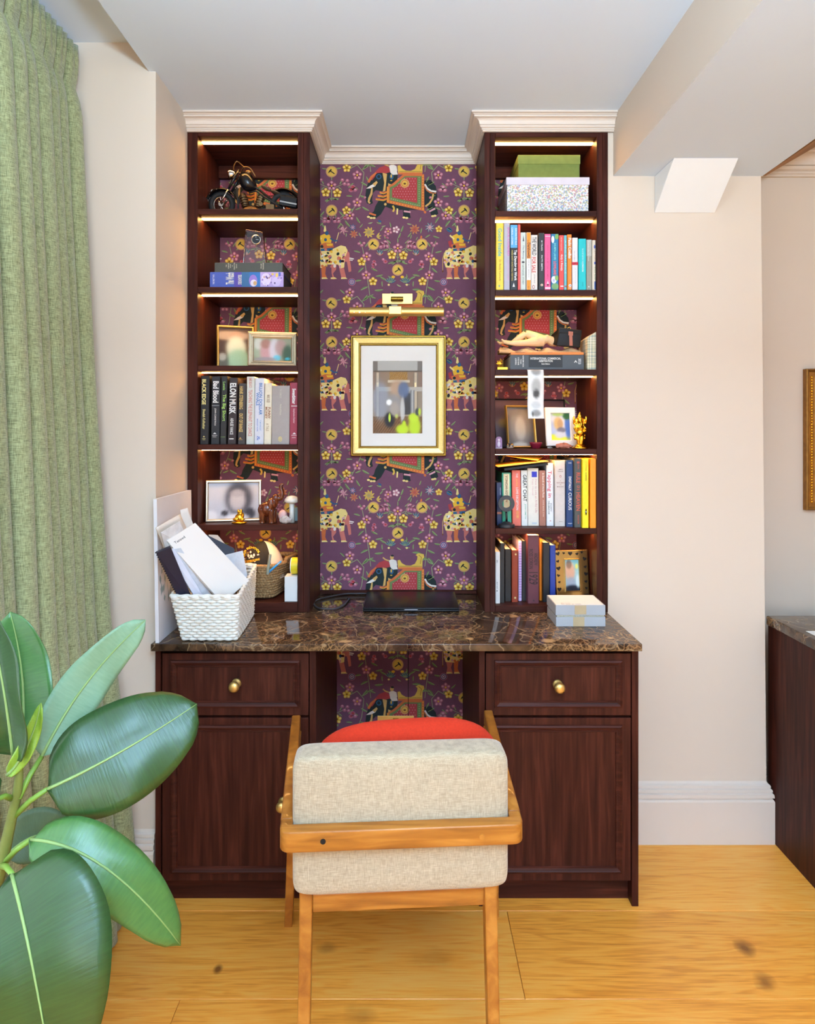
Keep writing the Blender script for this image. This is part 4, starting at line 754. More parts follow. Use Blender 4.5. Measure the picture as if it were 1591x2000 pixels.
z3 = flatbook('charcoal green clothbound book lying on top of the blue illustrated book', 419, 551.7, 510.2, 530.6, Yq, 0.165, z2+.0003, (74, 74, 66), mat('slip_side2', (110, 94, 82), .7), [f6('THE', (206, 196, 170), 345, 145, 362, 185), f6('COMPLETE', (206, 196, 170), 380, 115, 398, 212), f6('WORKS', (206, 196, 170), 412, 135, 428, 200), f6('OF', (206, 196, 170), 446, 150, 458, 178), f6('FORGOTTEN', (206, 196, 170), 476, 110, 494, 225), f6('DAYS', (206, 196, 170), 512, 135, 528, 200), f6('WILLIAM', (206, 196, 170), 912, 128, 930, 212), f6('FAULKNER', (206, 196, 170), 946, 108, 966, 222)])
# thick law book with thin orange book on top, right bookcase third shelf
def f3(s, c, x0, y0, x1, y1, o='u'): return (s, c, 965+x0/7.761, 625+y0/7.761, 965+x1/7.761, 625+y1/7.761, o)
Yq = 2.207
z4 = flatbook('thick grey hardback with black title panel lying flat', 996, 1140, 692, 720.8, Yq, 0.18, ZRs[2]+.0003, (74, 78, 82), M_pages, [f3('INTERNATIONAL COMMERCIAL', whi, 545, 568, 1005, 602, 'h'), f3('ARBITRATION', whi, 672, 606, 882, 640, 'h'), f3('Sixth Edition', whi, 712, 654, 840, 678, 'h'), f3('VARADY', whi, 312, 575, 336, 682), f3('BARCELO', whi, 352, 565, 374, 682), f3('KROLL', whi, 390, 590, 410, 668), f3('VON MEHREN', whi, 426, 538, 446, 715), f3('WEST ACADEMIC', (220, 220, 220), 1268, 585, 1312, 672), f3('A', whi, 1205, 612, 1255, 648, 'h')], [f3('#', (24, 25, 27), 520, 532, 1032, 718)])
z5 = flatbook('thin orange book lying on top of the thick grey hardback', 997, 1139.5, 686.8, 692, Yq, 0.175, z4+.0002, (222, 128, 52), M_pages, [f3('SPRING COLLECTION', (120, 66, 30), 320, 490, 465, 500, 'h'), f3('THE BOOK', (120, 66, 30), 800, 490, 880, 500, 'h')])
# ==================================================================== FRAMES AND PRINTS
def blobs(bg, lst):
    def fn(a, b):
        c = list(bg(a, b) if callable(bg) else bg)
        for (cx, cy, sx, sy, rgb, al) in lst:
            d = ((a-cx)/sx)**2+((b-cy)/sy)**2; k = al/(1+math.exp(10*(math.sqrt(d)-1)))
            c = [c[i]*(1-k)+rgb[i]*k for i in range(3)]
        return c
    return fn
def print_geo(P, a0, b0, a1, b1, c, fn, nx=22, ny=28):
    g = G(); g.grid(lambda u, v: P(a0+(a1-a0)*u, b0+(b1-b0)*v, c), nx, ny); g.col = [lin(tuple(max(0, min(255, q)) for q in fn(i/nx, j/ny))) for j in range(ny+1) for i in range(nx+1)]
    return g
def ringf(g, P, w, h, prof):
    vs_ = []
    for ins, c in prof: vs_ += [P(ins, ins, c), P(w-ins, ins, c), P(w-ins, h-ins, c), P(ins, h-ins, c)]
    g.add(vs_, [(k*4+j, k*4+(j+1) % 4, (k+1)*4+(j+1) % 4, (k+1)*4+j) for k in range(len(prof)-1) for j in range(4)])
def axes(bl, br, lean):
    bl, br = Vector(bl), Vector(br); u = br-bl; w = u.length; u.normalize(); n = Vector((u.y, -u.x, 0)).normalized()
    V = Vector((0,0,1))*math.cos(lean)-n*math.sin(lean); N = n*math.cos(lean)+Vector((0,0,1))*math.sin(lean)
    V = V - u*V.dot(u)
    return w, (lambda a, b, c: bl+u*a+V*b+N*c)
def pframe(label, bl, br, h, lean, bw, fmat, fn, prof=None, th=0.012, mount=0, mmat=None, strut=True, glass=False, group=None, roundc=0, cat='photo frame', name='framed_photo'):
    w, P = axes(bl, br, lean)
    t = thing(name, label, cat, (Vector(bl)+Vector(br))/2, group)
    pr = prof or [(0, 0), (0, th), (bw*.25, th*1.15), (bw*.7, th), (bw, th*.55), (bw, th*.3)]
    g = G(); ringf(g, P, w, h, [(0, 0.0005)]+pr)
    part('frame', g, fmat, t, smooth=False, bevel=roundc, seg=4 if roundc else 1)
    g = G(); g.add([P(0.001,0.001,0), P(w-0.001,0.001,0), P(w-0.001,h-0.001,0), P(0.001,h-0.001,0), P(0.001,0.001,0.002), P(w-0.001,0.001,0.002), P(w-0.001,h-0.001,0.002), P(0.001,h-0.001,0.002)], [(0,3,2,1),(4,5,6,7),(0,1,5,4),(1,2,6,5),(2,3,7,6),(3,0,4,7)])
    part('backing', g, M_blackm, t)
    if mount:
        g = G(); ringf(g, P, w, h, [(bw*.9, 0.0032), (bw+mount-0.0006, 0.0032), (bw+mount, 0.0024)]); part('mount', g, mmat or M_paper, t)
    if fn:
        ins = bw+mount-0.0008; part('photograph', print_geo(P, ins, ins, w-ins, h-ins, 0.0023, fn), M_photo, t)
    if glass:
        g = G(); ringf(g, P, w, h, [(bw*.95, th*.36), (w/2-0.0001 if w < h else h/2-0.0001, th*.36)]); part('glass', G().add([P(bw*.95,bw*.95,th*.4), P(w-bw*.95,bw*.95,th*.4), P(w-bw*.95,h-bw*.95,th*.4), P(bw*.95,h-bw*.95,th*.4)], [(0,1,2,3)]), M_glass, t)
    if strut:
        f = P(w/2, h*.55, -0.001); q = Vector((f.x, 0, bl[2]+0.0006)); dirn = P(w/2, 0, -1)-P(w/2, 0, 0); d = h*.55*math.tan(max(lean, .05))+h*.22
        ft = Vector((P(w/2, 0, 0).x+dirn.x*d, P(w/2, 0, 0).y+dirn.y*d*1.0, bl[2]+0.001))
        part('strut', G().tube([f, ft], 0.003, 6), M_blackm, t)
    return t
def m_glass():
    m, nt, b = nodes('clear_glass'); N = nt.nodes.new; L = nt.links.new
    tr = N('ShaderNodeBsdfTransparent'); gl = N('ShaderNodeBsdfGlossy'); gl.inputs['Roughness'].default_value = 0.03
    fr_ = N('ShaderNodeFresnel'); fr_.inputs['IOR'].default_value = 1.10; mx = N('ShaderNodeMixShader')
    L(fr_.outputs[0], mx.inputs[0]); L(tr.outputs[0], mx.inputs[1]); L(gl.outputs[0], mx.inputs[2]); L(mx.outputs[0], nt.nodes['Material Output'].inputs['Surface']); return m
M_glass = m_glass()
M_crystal = mat('crystal', (240, 238, 236), 0.03, trans=1.0, ior=1.35, var=0.0)
# framed picture over the laptop
Yp = YN-0.024
def hall(a, b):
    c = [150, 132, 112]
    if b > .86: c = [176, 172, 164] if .1 < a < .9 else [120, 112, 104]
    elif b > .60: c = [150-30*abs(a-.5), 124-30*abs(a-.5), 92]
    if .845 < b < .865: c = [92, 78, 62]
    if .74 < b < .845 and .34 < a < .70: c = [186, 140, 66] if (int(a*46)+int(b*70)) % 2 else [120, 82, 34]
    if .70 < b < .74 and .3 < a < .74: c = [206, 190, 160]
    for x in (.10, .86):
        if abs(a-x) < .05 and .24 < b < .84: c = [196, 176, 148] if abs(a-x) < .025 else [132, 116, 98]
        if abs(a-x) < .02 and .64 < b < .70: c = [255, 232, 180]
    if .58 < b < .64 and a > .12: c = [182, 172, 158]
    if abs(a-.80) < .045 and .28 < b < .60: c = [176, 172, 168] if abs(a-.80) < .02 else [120, 118, 118]
    if .26 < b < .56 and .62 < a < .76: c = [66, 62, 62]
    if b < .24: c = [140, 100, 62] if (int(a*38+b*20)+int(b*60)) % 2 else [92, 62, 40]
    return c
fnp = blobs(hall, [(.16, .45, .16, .26, (150, 158, 176), .7), (.5, .62, .15, .12, (186, 152, 122), .95), (.62, .60, .11, .11, (92, 108, 142), .9), (.42, .40, .16, .14, (150, 146, 144), .85), (.33, .43, .055, .04, (255, 255, 255), 1), (.34, .19, .10, .10, (40, 38, 42), 1), (.44, .34, .09, .10, (176, 160, 146), .8), (.60, .32, .045, .17, (206, 204, 200), .9), (.62, .14, .03, .05, (40, 40, 44), .9), (.60, .06, .13, .07, (196, 222, 40), 1), (.63, .13, .04, .05, (196, 222, 40), 1), (.84, .10, .12, .14, (192, 218, 40), 1), (.82, .22, .10, .06, (200, 226, 50), 1), (.90, .30, .05, .05, (60, 66, 64), .9), (.94, .30, .025, .05, (200, 226, 60), 1), (.34, .22, .022, .06, (206, 230, 70), 1), (.48, .24, .03, .03, (200, 214, 110), .8)])
bl, br = W(684.5, 891, Yp+.02), W(871, 891, Yp+.02); bl.y = br.y = YN-0.004
w_ = (871-684.5)*Yp/F; hh = (891-654.5)*Yp/F; x_ = PX(684.5, Yp); bl = Vector((x_, YN-0.004, PZ(891, Yp))); br = Vector((x_+w_, YN-0.004, PZ(891, Yp)))
t = thing('framed_picture', 'gold framed photograph with wide white mount hanging on the wallpaper above the laptop', 'picture', (bl+br)/2)
P = lambda a, b, c: bl+Vector((a, -c, b))
k = Yp/F
g = G(); ringf(g, P, w_, hh, [(0, 0), (0, .016), (.003, .021), (.006, .021), (.0075, .017)]); part('outer_moulding', g, M_goldd, t)
g = G(); ringf(g, P, w_, hh, [(.0075, .016), (.010, .0205), (.012, .0205), (.0135, .0195), (.029, .0165), (.030, .014)]); part('frame', g, M_goldf, t)
g = G(); ringf(g, P, w_, hh, [(.030, .013), (.0315, .0155), (.0335, .0155), (.037, .010), (.038, .006)]); part('inner_moulding', g, M_goldd, t)
part('backing', G().add([P(.002,.002,0), P(w_-.002,.002,0), P(w_-.002,hh-.002,0), P(.002,hh-.002,0)], [(0,1,2,3)]), M_blackm, t)
g = G(); i0 = .0365; m0, m1, n0_, n1 = (727-684.5)*k, (825-684.5)*k, (891-847)*k, (891-704)*k
o4 = [P(i0,i0,.0062), P(w_-i0,i0,.0062), P(w_-i0,hh-i0,.0062), P(i0,hh-i0,.0062)]; q4 = [P(m0,n0_,.0062), P(m1,n0_,.0062), P(m1,n1,.0062), P(m0,n1,.0062)]; r4 = [P(m0+.001,n0_+.001,.005), P(m1-.001,n0_+.001,.005), P(m1-.001,n1-.001,.005), P(m0+.001,n1-.001,.005)]
g.add(o4+q4+r4, [(j, (j+1) % 4, 4+(j+1) % 4, 4+j) for j in range(4)]+[(4+j, 4+(j+1) % 4, 8+(j+1) % 4, 8+j) for j in range(4)]); part('mount', g, mat('mount_white', (232, 228, 222), .8, var=.01), t)
part('photograph', print_geo(P, m0, n0_, m1, n1, .0045, fnp, 84, 116), M_photo, t)
part('glass', G().add([P(i0,i0,.0075), P(w_-i0,i0,.0075), P(w_-i0,hh-i0,.0075), P(i0,hh-i0,.0075)], [(0,1,2,3)]), M_glass, t)
# picture light
t = thing('picture_light', 'brass picture light with a horizontal tube above the gold frame', 'lamp', W(775, 594, YN))
a, b_ = W(746, 594, YN-.01), W(805.5, 573.5, YN-.01)
part('wall_plate', G().box(a.x, YN-.012, a.z, b_.x, YN-.0014, b_.z), M_brass, t, bevel=.001)
yt_ = YN-.085; c0, c1 = W(682, 609, yt_), W(866.5, 609, yt_)
part('tube', G().lathe([(0.0001, 0), (.0150, 0), (.0160, .001), (.0160, c1.x-c0.x-.001), (.0150, c1.x-c0.x), (.0001, c1.x-c0.x)], c0, 32, 'x'), M_brass, t, smooth=False, bevel=0.0005)
for o_ in t.children: pass
part('clamp', G().box(W(759, 0, yt_).x, yt_-.0172, c0.z-.012, W(784, 0, yt_).x, yt_+.012, c0.z+.018), M_brass, t, bevel=.002)
part('arm', G().box(W(761, 0, yt_).x, yt_+.006, c0.z+.006, W(783, 0, yt_).x, YN-.012, c0.z+.0165), M_brass, t, bevel=.001)
hy = YN-.03; h0 = W(763, 583.5, hy); part('hinge', G().lathe([(.0001, 0), (.0075, 0), (.008, .001), (.008, .0225), (.0072, .023), (.0072, .0235), (.008, .024), (.008, .045), (.0075, .046), (.0001, .046)], h0, 20, 'x'), M_goldd, t)
g = G(); 
for (px, r, m_) in ((691.5, .0022, 0), (702, .0032, 0), (713, .0014, 0)):
    q = W(px, 610, yt_-.016); g.lathe([(.0001, -.0008), (r, -.0008), (r, .002), (.0001, .002)], (q.x, yt_-.0158, q.z), 12, 'y')
part('button', g, mat('lamp_button', (230, 228, 220), .3), t)
# frames in the left bookcase
z = ZLs[2]+.0006
def P2(px, Y, z): return Vector((PX(px, Y), Y, z))
f1 = blobs((74, 56, 44), [(.35, .8, .6, .12, (214, 190, 160), .7), (.52, .75, .2, .16, (176, 140, 112), 1), (.52, .48, .3, .3, (206, 214, 190), 1), (.6, .15, .38, .3, (150, 190, 160), 1), (.12, .12, .16, .2, (90, 96, 86), .9), (.1, .25, .12, .1, (200, 204, 196), .6)])
pframe('tall portrait photo in a rounded polished gold frame', P2(423, 2.305, z), P2(497, 2.345, z), .158, .16, .0085, M_goldp, f1, prof=[(0, 0.001), (0, .008), (.003, .012), (.006, .012), (.0085, .007), (.0085, .003)], th=.012, roundc=.010)
f2 = blobs((150, 150, 120), [(.15, .6, .2, .5, (170, 180, 150), .7), (.12, .75, .12, .25, (226, 220, 210), .7), (.35, .4, .18, .45, (206, 150, 150), .9), (.32, .75, .14, .2, (170, 120, 104), .9), (.55, .5, .14, .5, (216, 208, 214), .9), (.72, .6, .15, .35, (180, 140, 130), .9), (.62, .15, .1, .12, (90, 190, 214), .8), (.9, .3, .14, .4, (60, 84, 60), .9), (.3, .08, .3, .1, (150, 140, 140), .8), (.9, .12, .06, .06, (60, 180, 200), .8)])
pframe('landscape photo in an ornate silver frame in front of the gold rounded frame', P2(484, 2.235, z), P2(579.5, 2.262, z), .119, .10, .020, M_silver, f2, prof=[(0, 0), (0, .012), (.003, .014), (.008, .012), (.0095, .009), (.013, .011), (.016, .010), (.018, .007), (.020, .006), (.020, .003)])
z = ZLs[4]+.0006
f3_ = blobs(lambda a, b: (190-20*a, 192-20*a, 200-20*a), [(.6, .56, .26, .46, (60, 58, 64), 1), (.57, .5, .16, .3, (176, 170, 172), 1), (.57, .7, .15, .1, (150, 146, 150), .7), (.82, .14, .1, .16, (50, 48, 54), 1), (.32, .16, .06, .08, (60, 56, 60), 1), (.58, .02, .22, .12, (214, 214, 220), 1), (.04, .08, .14, .16, (222, 222, 226), 1)])
pframe('black and white portrait photo in a slim silver frame', P2(401.5, 2.262, z), P2(510, 2.30, z), .142, .10, .009, M_silver, f3_, prof=[(0, 0), (0, .009), (.002, .010), (.006, .010), (.009, .006), (.009, .003)])
# frames in the right bookcase
z = ZRs[3]+.0006
f4 = blobs((70, 58, 62), [(.5, .55, .5, .5, (96, 84, 84), .5)])
pframe('large dark glazed frame leaning at the back behind the gold edged photo', P2(966, 2.36, z), P2(1106, 2.43, z), .178, .14, .003, M_blackm, blobs((66, 50, 60), [(.2, .25, .3, .4, (110, 104, 112), .7), (.75, .3, .2, .4, (96, 84, 92), .6), (.5, .9, .6, .1, (120, 84, 84), .5), (.15, .5, .1, .1, (140, 120, 60), .6)]), strut=False, glass=True)
f5 = blobs((84, 78, 76), [(.5, .5, .4, .5, (128, 122, 116), 1), (.5, .45, .2, .3, (176, 170, 160), .9), (.45, .03, .3, .08, (200, 196, 188), .8), (.2, .92, .4, .14, (110, 102, 96), .7)])
pframe('grey blurred portrait in a thin gold frame behind the hanging photo strip', P2(990, 2.292, z+.001), P2(1046, 2.318, z+.001), .150, .17, .0055, M_goldp, f5, glass=True)
f6_ = blobs((214, 214, 220), [(.1, .35, .25, .35, (150, 170, 214), .6), (.12, .1, .3, .12, (222, 224, 60), 1), (.6, .05, .5, .08, (222, 226, 70), 1), (.9, .55, .16, .5, (70, 110, 190), .9), (.85, .9, .2, .14, (60, 104, 60), 1), (.4, .95, .3, .06, (190, 210, 90), .8), (.4, .62, .22, .24, (206, 172, 116), 1), (.5, .6, .14, .18, (186, 150, 110), .9), (.55, .38, .22, .1, (110, 108, 124), .9), (.45, .2, .25, .12, (204, 206, 214), .9)])
pframe('colourful child photo in a plain white card frame beside the gold deity', P2(1066, 2.262, z+.008), P2(1124, 2.285, z+.008), .134, .12, .020, mat('white_card_frame', (236, 232, 228), .6), f6_, prof=[(0, 0), (0, .008), (.002, .009), (.018, .009), (.020, .006), (.020, .003)], strut=True)
bpy.data.objects[-1] if False else None
solo('frame_rest', G().box(PX(1068, 2.262), 2.262, z, PX(1124, 2.262), 2.275, z+.0075), M_crystal, 'clear plastic rest under the white card frame', 'stand', bevel=.001)
# hanging strip of photos, curling from under the thick grey book over the shelf edge
def strip(off, w0, w1, r):
    ys_ = [(2.235, ZRs[2]+.0004), (2.20, ZRs[2]+.0004), (2.186, ZRs[2]-.003), (2.181, ZRs[2]-.03), (2.184, ZRs[2]-.075), (2.188, ZRs[2]-.115), (2.178, ZRs[2]-.145), (2.168, ZRs[2]-.165)]
    return ys_
base = strip(0, 0, 0, 0); x0_, x1_ = PX(1029, 2.185), PX(1060.5, 2.185)
def sfn(u, v):
    k_ = v*(len(base)-1); i = min(int(k_), len(base)-2); f = k_-i; y, z_ = base[i][0]*(1-f)+base[i+1][0]*f, base[i][1]*(1-f)+base[i+1][1]*f
    return Vector((x0_+(x1_-x0_)*u+.002*math.sin(v*3), y-.004*(1-(2*u-1)**2)*(v > .3), z_))
nx, ny = 14, 40; g = G(); g.grid(sfn, nx, ny)
ff = blobs((232, 230, 228), [(.52, .3, .3, .08, (150, 148, 146), 1), (.5, .52, .28, .09, (178, 176, 172), 1), (.52, .6, .2, .05, (70, 68, 66), .9), (.5, .74, .3, .05, (200, 198, 196), 1), (.5, .88, .28, .07, (150, 146, 142), 1), (.28, .9, .05, .05, (60, 50, 44), .9)])
g.col = [lin(tuple(ff(i/nx, j/ny))) for j in range(ny+1) for i in range(nx+1)]
o = solo('photo_strip', g, M_photo, 'curling strip of black and white photo booth pictures hanging over the shelf edge', 'photo strip', smooth=True)
md = o.modifiers.new('solid', 'SOLIDIFY'); md.thickness = 0.0006; md.offset = 1
# heart frame, lowest shelf
z = ZRs[5]+.0006
bl, br = P2(1086.5, 2.255, z), P2(1150, 2.268, z); w, P = axes(bl, br, .13); h = .172
t = thing('framed_photo', 'brass photo frame pierced with hearts behind the grey boxes', 'photo frame', (bl+br)/2)
g = G(); ringf(g, P, w, h, [(0, 0), (0, .006), (.002, .0068), (.029, .0068), (.031, .0085), (.033, .0085), (.034, .003)]); part('frame', g, mat('antique_brass', (186, 156, 96), .22, 1.0, var=.08), t)
def heart(g, cx, cy, s, rot):
    pts = []
    for k_ in range(18):
        a = k_/18*2*math.pi; x = 16*math.sin(a)**3/17; y = (13*math.cos(a)-5*math.cos(2*a)-2*math.cos(3*a)-math.cos(4*a))/17
        pts.append(P(cx+s*(x*math.cos(rot)-y*math.sin(rot)), cy+s*(x*math.sin(rot)+y*math.cos(rot)), .0071))
    g.add(pts, [tuple(range(18))]); g.flat = True
for (fx, fy, s, r) in ((.08, .93, .008, .3), (.26, .94, .005, -.2), (.46, .93, .0085, 0), (.67, .92, .006, .3), (.82, .95, .005, -.2), (.9, .82, .008, -.3), (.07, .78, .006, .4), (.08, .64, .0085, .2), (.91, .66, .006, .3), (.92, .52, .008, -.2), (.07, .5, .006, -.3), (.09, .37, .005, .3), (.91, .37, .006, .2), (.08, .23, .0085, 0), (.91, .24, .005, -.3), (.9, .1, .008, .1), (.3, .07, .007, .2), (.5, .08, .006, 0), (.7, .07, .007, -.3)):
    g = G(); heart(g, fx*w, fy*h, s, r); part('heart_cutout', g, M_black, t)
f7 = blobs((150, 190, 196), [(.75, .85, .3, .2, (120, 180, 186), .8), (.85, .78, .1, .08, (214, 206, 80), .8), (.35, .62, .36, .3, (196, 158, 134), 1), (.3, .85, .2, .14, (110, 90, 76), .8), (.4, .25, .35, .18, (150, 160, 176), .9), (.5, .04, .6, .14, (30, 34, 46), 1), (.9, .3, .14, .2, (206, 222, 226), .8)])
part('photograph', print_geo(P, .033, .033, w-.033, h-.033, .0035, f7), M_photo, t)
part('backing', G().add([P(.001,.001,0), P(w-.001,.001,0), P(w-.001,h-.001,0), P(.001,h-.001,0)], [(0,1,2,3)]), M_blackm, t)
part('strut', G().tube([P(w/2, h*.55, -.002), Vector((P(w/2,0,0).x, P(w/2,0,0).y+.075, z+.003))], .003, 6), M_blackm, t)
# ==================================================================== STORAGE BOXES
def lidbox(label, name, x0, x1, Yf, D, zb, h, lidh, mb, ml, over=.003):
    t = thing(name, label, 'box', ((x0+x1)/2, Yf+D/2, zb))
    part('body', G().box(x0+over, Yf+over, zb+.0003, x1-over, Yf+D-over, zb+h-.002), mb, t, bevel=.001)
    part('lid', G().box(x0, Yf, zb+h-lidh, x1, Yf+D, zb+h), ml, t, bevel=.001); return t
def m_ditsy():
    m, nt, b = nodes('ditsy_floral'); N = nt.nodes.new; L = nt.links.new
    tc_ = N('ShaderNodeTexCoord'); v = N('ShaderNodeTexVoronoi'); v.inputs['Scale'].default_value = 260; L(tc_.outputs['Object'], v.inputs['Vector'])
    crp = N('ShaderNodeValToRGB'); crp.color_ramp.interpolation = 'CONSTANT'; e = crp.color_ramp.elements
    cols = [(226, 222, 218), (206, 150, 150), (226, 222, 216), (150, 164, 196), (226, 222, 218), (200, 190, 140), (160, 172, 150), (228, 224, 220)]
    e[0].color = lin(cols[0])+(1,); e[1].position = .125; e[1].color = lin(cols[1])+(1,)
    for i in range(2, 8): q = e.new(i/8); q.color = lin(cols[i])+(1,)
    sp_ = N('ShaderNodeSeparateColor'); L(v.outputs['Color'], sp_.inputs[0]); L(sp_.outputs[0], crp.inputs[0]); L(crp.outputs[0], b.inputs['Base Color']); b.inputs['Roughness'].default_value = .6; return m
z = ZRs[0]; Yq = 2.215
lidbox('large storage box with tiny floral print and plain lilac lid', 'storage_box', PX(988.5, Yq), PX(1151, Yq), Yq, .21, z, PZ(346, Yq)-z, .0255, m_ditsy(), mat('lilac_lid', (216, 206, 214), .6))
zt_ = PZ(346, Yq); Yg = 2.245
lidbox('moss green lidded box on top of the floral storage box', 'storage_box', PX(1011, Yg), PX(1133, Yg), Yg, .17, zt_, PZ(302.5, Yg)-zt_+.0, .031, mat('moss_green', (112, 128, 62), .8, var=.1, vscale=50), mat('moss_green_lid', (120, 136, 68), .8, var=.1, vscale=50), .002)
# grey boxes on the worktop
gb = mat('grey_card', (168, 168, 170), .7, var=.03); tp = mat('parcel_tape', (184, 160, 122), .35, var=.06); gl_ = mat('glitter', (170, 176, 160), .3, .6, var=.5, vscale=700)
Yq = 2.033; x0, x1 = PX(1085.5, Yq), PX(1182, Yq)
t = thing('gift_box', 'lower of two stacked grey card boxes closed with parcel tape', 'box', ((x0+x1)/2, Yq+.065, ZC))
part('body', G().box(x0, Yq, ZC+.0003, x1, Yq+.13, ZC+.030), gb, t, bevel=.001); part('glitter_band', G().box(x0+.003, Yq+.003, ZC+.030, x1-.003, Yq+.127, ZC+.0345), gl_, t)
part('tape', G().box(x0+.053, Yq-.0006, ZC+.001, x0+.088, Yq+.0, ZC+.030), tp, t)
zz = ZC+.0348
t = thing('gift_box', 'upper of two stacked grey card boxes with a white address label on top', 'box', ((x0+x1)/2, Yq+.065, zz))
part('body', G().box(x0-.001, Yq+.001, zz, x1, Yq+.131, zz+.031), gb, t, bevel=.001)
part('tape', G().box(x0+.058, Yq+.0003, zz+.003, x0+.094, Yq+.001, zz+.031), tp, t)
lb_ = part('address_label', G().box(x0+.002, Yq+.006, zz+.031, x1-.004, Yq+.128, zz+.0316), M_paper, t)
g = G(); put_text(g, 'JD 0141', (x0+.02, Yq+.022, zz+.0318), (1,0,0), (0,1,0), .03, .007); put_text(g, '||| |||| || |||||', (x0+.02, Yq+.008, zz+.0318), (1,0,0), (0,1,0), .06, .01); part('lettering', g, ink((70, 70, 74)), lb_)
# laptop and cable
Yq = 2.193; x0, x1 = PX(708, Yq), PX(897, Yq)
sb_ = mat('space_black', (26, 27, 31), .32, .6, var=.03)
t = thing('laptop', 'closed black laptop lying in the niche on the worktop', 'laptop', ((x0+x1)/2, Yq+.115, ZC))
part('base', G().box(x0, Yq+.001, ZC+.0015, x1, Yq+.228, ZC+.0095), sb_, t, bevel=.003, seg=3); part('lid', G().box(x0, Yq, ZC+.010, x1, Yq+.227, ZC+.0155), sb_, t, bevel=.0025, seg=3)
part('finger_notch', G().box((x0+x1)/2-.022, Yq-.0003, ZC+.0085, (x0+x1)/2+.022, Yq+.001, ZC+.0108), mat('alu', (150, 158, 172), .3, .9), t)
g = G()
for dx in (.02, .30):
    for dy in (.02, .2): g.lathe([(.0001, 0.0003), (.007, .0003), (.007, .002), (.0001, .002)], (x0+dx, Yq+dy, ZC), 12)
part('foot', g, M_blackm, t)
pts = [(720, 1153), (700, 1155.5), (672, 1160), (640, 1166), (622, 1170.5), (613.5, 1176), (614, 1182), (622, 1187.5), (638, 1189.5), (655, 1189), (668, 1184), (676, 1177), (681, 1170)]
cp = [Vector((PX(a, .599*F/(b_-CY)), .599*F/(b_-CY), ZC+.0032)) for a, b_ in pts]; cp = [p if p.y < 2.44 else Vector((p.x, 2.44, p.z)) for p in cp]
def smoothp(ps, n=4):
    out = []
    for i in range(len(ps)-1):
        p0, p1, p2, p3 = ps[max(i-1, 0)], ps[i], ps[i+1], ps[min(i+2, len(ps)-1)]
        for k_ in range(n):
            t_ = k_/n; out.append(.5*((2*p1)+(p2-p0)*t_+(2*p0-5*p1+4*p2-p3)*t_*t_+(3*p1-p0-3*p2+p3)*t_**3))
    return out+[ps[-1]]
t = thing('cable', 'dark grey charging cable looped on the marble beside the laptop', 'cable', (cp[4].x, cp[4].y, ZC))
part('cord', G().tube(smoothp(cp), .0026, 8), mat('cable_grey', (62, 60, 64), .5), t, smooth=True)
e0 = cp[-1]; part('plug', G().obox(e0+Vector((-.004, -.002, -.003)), (.010, .003, 0), (-.004, .014, 0), (0, 0, .007)), M_black, t, bevel=.001)
# ==================================================================== SHELF ORNAMENTS
def Q(px, py, Y): return W(px, py, Y)
# model motorcycle
Ym = 2.292; zf = ZLs[0]
t = thing('model_motorcycle', 'black and bronze model motorcycle on the top shelf', 'model', (PX(500, Ym), Ym, zf))
M_bz = mat('bronze_parts', (126, 100, 70), .35, .9, var=.15, vscale=80); M_tyre = mat('tyre', (24, 23, 23), .7)
kk = Ym/F
def wheel(cx, rad, yoff):
    c = Vector((PX(cx, Ym), Ym+yoff, zf+rad+.0005))
    pts = [c+Vector((math.cos(a*math.pi/16), 0, math.sin(a*math.pi/16)))*(rad-.010) for a in range(32)]
    part('tyre', G().tube(pts, .0098, 8, True), M_tyre, t, smooth=True)
    g = G().tube([c+Vector((math.cos(a*math.pi/16), 0, math.sin(a*math.pi/16)))*(rad-.018) for a in range(32)], .0025, 6, True)
    for a in range(14):
        d = Vector((math.cos(a*math.pi/7), 0, math.sin(a*math.pi/7))); g.tube([c+Vector((0, (-1)**a*.008, 0)), c+d*(rad-.018)], .0008, 4)
    g.lathe([(.0001, -.012), (.009, -.012), (.010, 0), (.009, .012), (.0001, .012)], c, 14, 'y'); part('wheel_rim', g, M_chrome, t)
    return c
c1 = wheel(433, .047, 0); c2 = wheel(553, .047, 0)
def fender(c, R_, a0, a1, wdt, m, nm):
    g = G()
    def fn(u, v):
        a = a0+(a1-a0)*v; b = (u-.5)*math.pi; r = R_+.006*math.cos(b)
        return c+Vector((r*math.cos(a), wdt*math.sin(b), r*math.sin(a)))
    g.grid(fn, 8, 18); part(nm, g, m, t, smooth=True)
fender(c1, .0515, .25, 2.75, .015, M_black, 'front_fender'); fender(c2, .0515, .35, 2.3, .017, M_black, 'rear_fender')
hd = Q(452, 342, Ym)
g = G()
for dy in (-.018, .018):
    top = Q(466, 343, Ym)+Vector((0, dy, 0)); bot = c1+Vector((0, dy, 0)); mid = top.lerp(bot, .52)
    g.tube([top+Vector((.006, 0, .014)), mid], .0045, 8)
part('fork_upper', g, M_black, t, smooth=True)
g = G()
for dy in (-.018, .018):
    top = Q(466, 343, Ym)+Vector((0, dy, 0)); bot = c1+Vector((0, dy, 0)); mid = top.lerp(bot, .50); g.tube([mid, bot], .0033, 8)
part('fork_lower', g, M_chrome, t, smooth=True)
hc = Q(452, 341, Ym)
g = G().lathe([(.0001, .018), (.010, .016), (.0175, .004), (.0185, -.004), (.0175, -.006)], (0,0,0), 18, 'x'); g.xf(Matrix.Translation(hc) @ Matrix.Rotation(math.pi, 4, 'Z') @ Matrix.Rotation(-.35, 4, 'Z') @ Matrix.Scale(-1, 4, (1,0,0)))
part('headlight', g, M_chrome, t, smooth=True)
